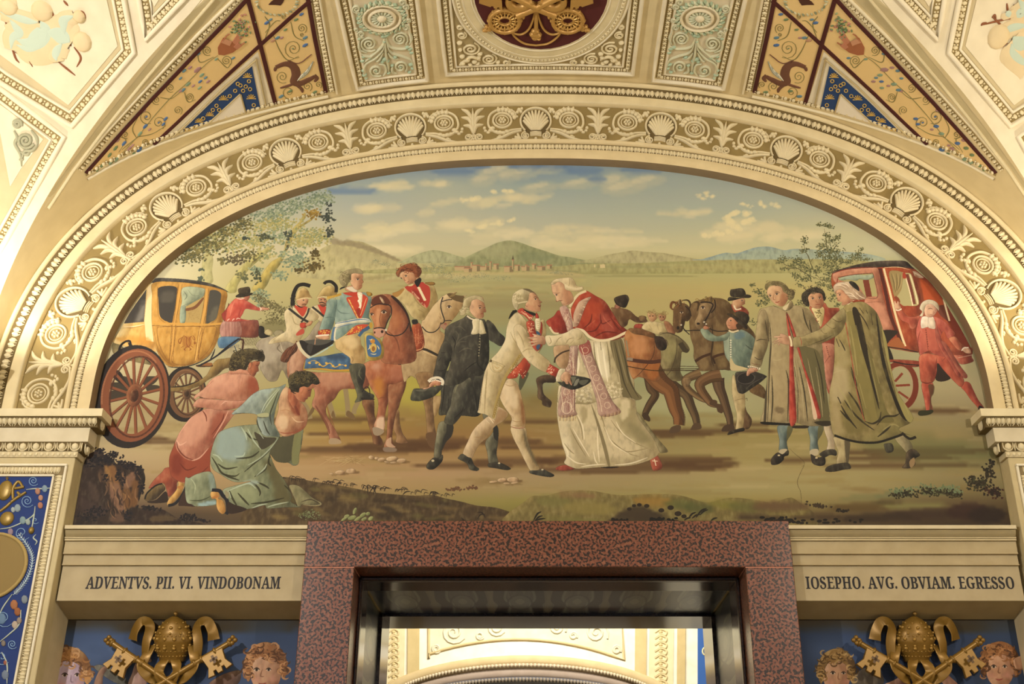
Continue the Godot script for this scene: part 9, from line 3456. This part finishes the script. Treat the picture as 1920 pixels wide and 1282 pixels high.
	p.g([260,920,380,890,470,880,480,930,300,955],"94aeb0",0.8,24)
	p.s([180,620,230,700,220,800],14,"b4ba98",0.7)
	p.g([390,580,460,570,470,780,420,780],"8fa5a2",0.5,26)
	p.e()
	p.b([810,-20,1230,-20,1240,110,1300,100,1480,-20,1530,-20,1510,200,1480,330,1470,440,1410,465,1350,430,1290,430,1200,410,1130,330,1200,500,1290,620,1340,710,1390,830,1380,900,1500,960,1300,965,1100,980,1060,940,900,980,700,990,620,900,560,760,720,700,900,650,700,660,520,560,440,500,410,380,430,260,480,120,560,40],"7a8060","3e402c","9aa284",28)
	p.g([560,20,760,0,860,160,840,320,700,420,540,380,460,260],"8ea09a",0.85,60)
	p.g([430,340,600,400,760,460,720,540,520,520],"8a9270",0.7,40)
	p.f([940,60,1060,120,1200,130,1160,200,1030,270,980,180],"3a3424",0.9)
	p.f([1240,120,1420,60,1460,120,1400,360,1320,430,1180,400,1120,320],"44402a",0.85)
	p.f([1430,60,1500,30,1490,300,1470,430,1400,440,1390,300],"77774c",0.9)
	p.g([1060,420,1180,440,1290,640,1380,860,1200,900,1160,700],"57502f",0.8,50)
	p.g([620,760,800,700,900,720,1000,860,900,940,720,900],"8f9670",0.7,50)
	for q in [[430,360,480,440,560,560,700,590,760,560],[500,440,600,500,740,480],[560,560,640,600,760,640],[1240,120,1100,300,960,420,820,540],[740,790,820,880,880,940],[640,760,680,860,740,960],[880,650,960,700,1010,780,1000,830],[970,660,1060,700,1120,740],[1130,330,1110,420,1140,470],[900,920,1100,900,1300,850],[460,560,540,640,560,720],[480,600,480,720],[940,600,1060,520,1090,460],[840,60,900,130,980,160],[720,380,900,360,1000,290],[1300,700,1400,800,1450,950]]:
		p.s(q,24,"25230f",0.8)
	for q in [[700,350,800,350,830,300],[440,330,500,350,560,420],[860,20,930,160,1020,270],[1230,130,1130,260,1000,380,860,460],[960,590,1060,500,1090,440],[600,780,760,710,880,680,960,740],[780,0,830,80,850,160],[1000,70,1050,140],[640,780,660,850],[1100,960,1200,930,1350,900],[900,980,1000,940,1100,920]]:
		p.s(q,18,"b4c0a8",0.75)
	p.g([800,650,960,640,1000,680,900,690],"9fb0a8",0.6,20)
	p.e()
	p.o([1360,700,1480,710,1640,850,1740,900,1745,930,1700,945,1520,930,1500,950,1460,950,1430,880,1390,790],"7a7552","3f3a26","9a9268",10)
	p.s([1500,900,1620,870,1720,920],16,"3a3020",0.8)
	p.s([1520,930,1640,945,1740,930,1700,890],10,"b0a478",0.8)
	# shoes
	p.o([412,800,440,760,500,760,520,820,510,860,560,880,590,960,590,1020,555,1045,510,1010,485,950,480,870,425,850],"c2904a","8a5f2a","d8ae6a")
	p.f([430,845,500,820,515,840,440,862],"a87038")
	p.s([430,757,520,765,560,820,610,880,625,1000,600,1045],44,"17161e",1,false)
	p.f([590,760,640,800,620,860,590,820],"8d8668")
	p.f([620,900,700,930,850,990,640,1040],"2c1f16")
	# hood, arm, head
	p.at(250,640,6.4)
	p.b([1180,870,1300,760,1420,640,1530,580,1660,560,1760,540,1830,510,1790,600,1740,700,1700,850,1690,1000,1760,1130,1700,1140,1560,1120,1480,980,1480,880,1330,860],"869286","4a5247","a9b8b0",20)
	p.g([1660,600,1760,560,1700,760,1640,880,1560,860],"8a9068",0.7,30)
	p.s([1210,862,1340,862,1460,880,1520,880],12,"2f3228",0.9)
	p.f([1470,880,1540,860,1620,860,1610,910,1500,905],"a3a37a")
	p.s([1480,900,1540,912,1620,905],10,"3a3a26",0.9)
	for q in [[1530,860,1600,720,1740,560],[1560,840,1650,700,1760,560]]:
		p.s(q,14,"c0c8b0",0.7)
	for q in [[1740,600,1680,760,1640,880,1660,1000],[1480,920,1500,1020,1540,1090],[1560,950,1600,1060,1640,1120]]:
		p.s(q,18,"2f3022",0.85)
	p.e()
	p.b([1790,580,1840,545,1900,600,1960,680,2010,720,2080,820,2090,950,2050,1040,1960,1100,1840,1140,1770,1120,1710,1020,1700,960,1740,820,1750,680],"b58a64","743f28","d4b08a",20)
	p.g([1880,640,1990,720,2000,880,1920,860,1860,740],"7d3c24",0.8,30)
	p.f([1870,700,1920,740,1960,860,2000,880,1960,780],"6a2f1e",0.8)
	p.g([1760,880,1840,900,1860,1000,1800,1060,1730,1000],"dcc29c",0.6,30)
	p.s([1760,830,1840,820,1900,850],10,"a3744c",0.7)
	p.s([1740,1080,1820,1100,1960,1080,2060,1010],14,"87402a",0.8)
	p.s([1900,900,1960,960,2050,960],14,"e2c8a2",0.6)
	p.e()
	p.at(540,660,6.4)
	p.b([10,430,60,460,100,500,110,580,80,680,40,640,0,560],"a35f40","6d3522","bd7a58")
	p.e()
	p.b([70,480,130,420,200,400,290,370,330,410,290,440,275,500,270,530,240,540,235,560,215,570,190,600,130,580,90,540],"ab6a48","683624","c88c66")
	p.s([240,460,290,445],9,"1f140e")
	p.s([200,560,235,555],9,"54261a")
	p.f(p.ov(160,450,16,30,0.4),"bd7a58")
	p.e()
	p.b([0,330,40,270,100,235,200,225,300,250,360,310,380,370,340,390,290,380,240,420,190,410,140,430,130,480,100,480,60,470,20,420],"37301d","17130b","5e5434")
	p.e()
	p.curls(180,310,150,80,90,20,["14110a","2a2414","67592f","4d4426"])
	p.curls(70,420,50,50,26,18,["14110a","2a2414"])
	for q in [[10,420,60,480,100,500],[330,350,390,370]]:
		p.s(q,12,"17130b",0.9)
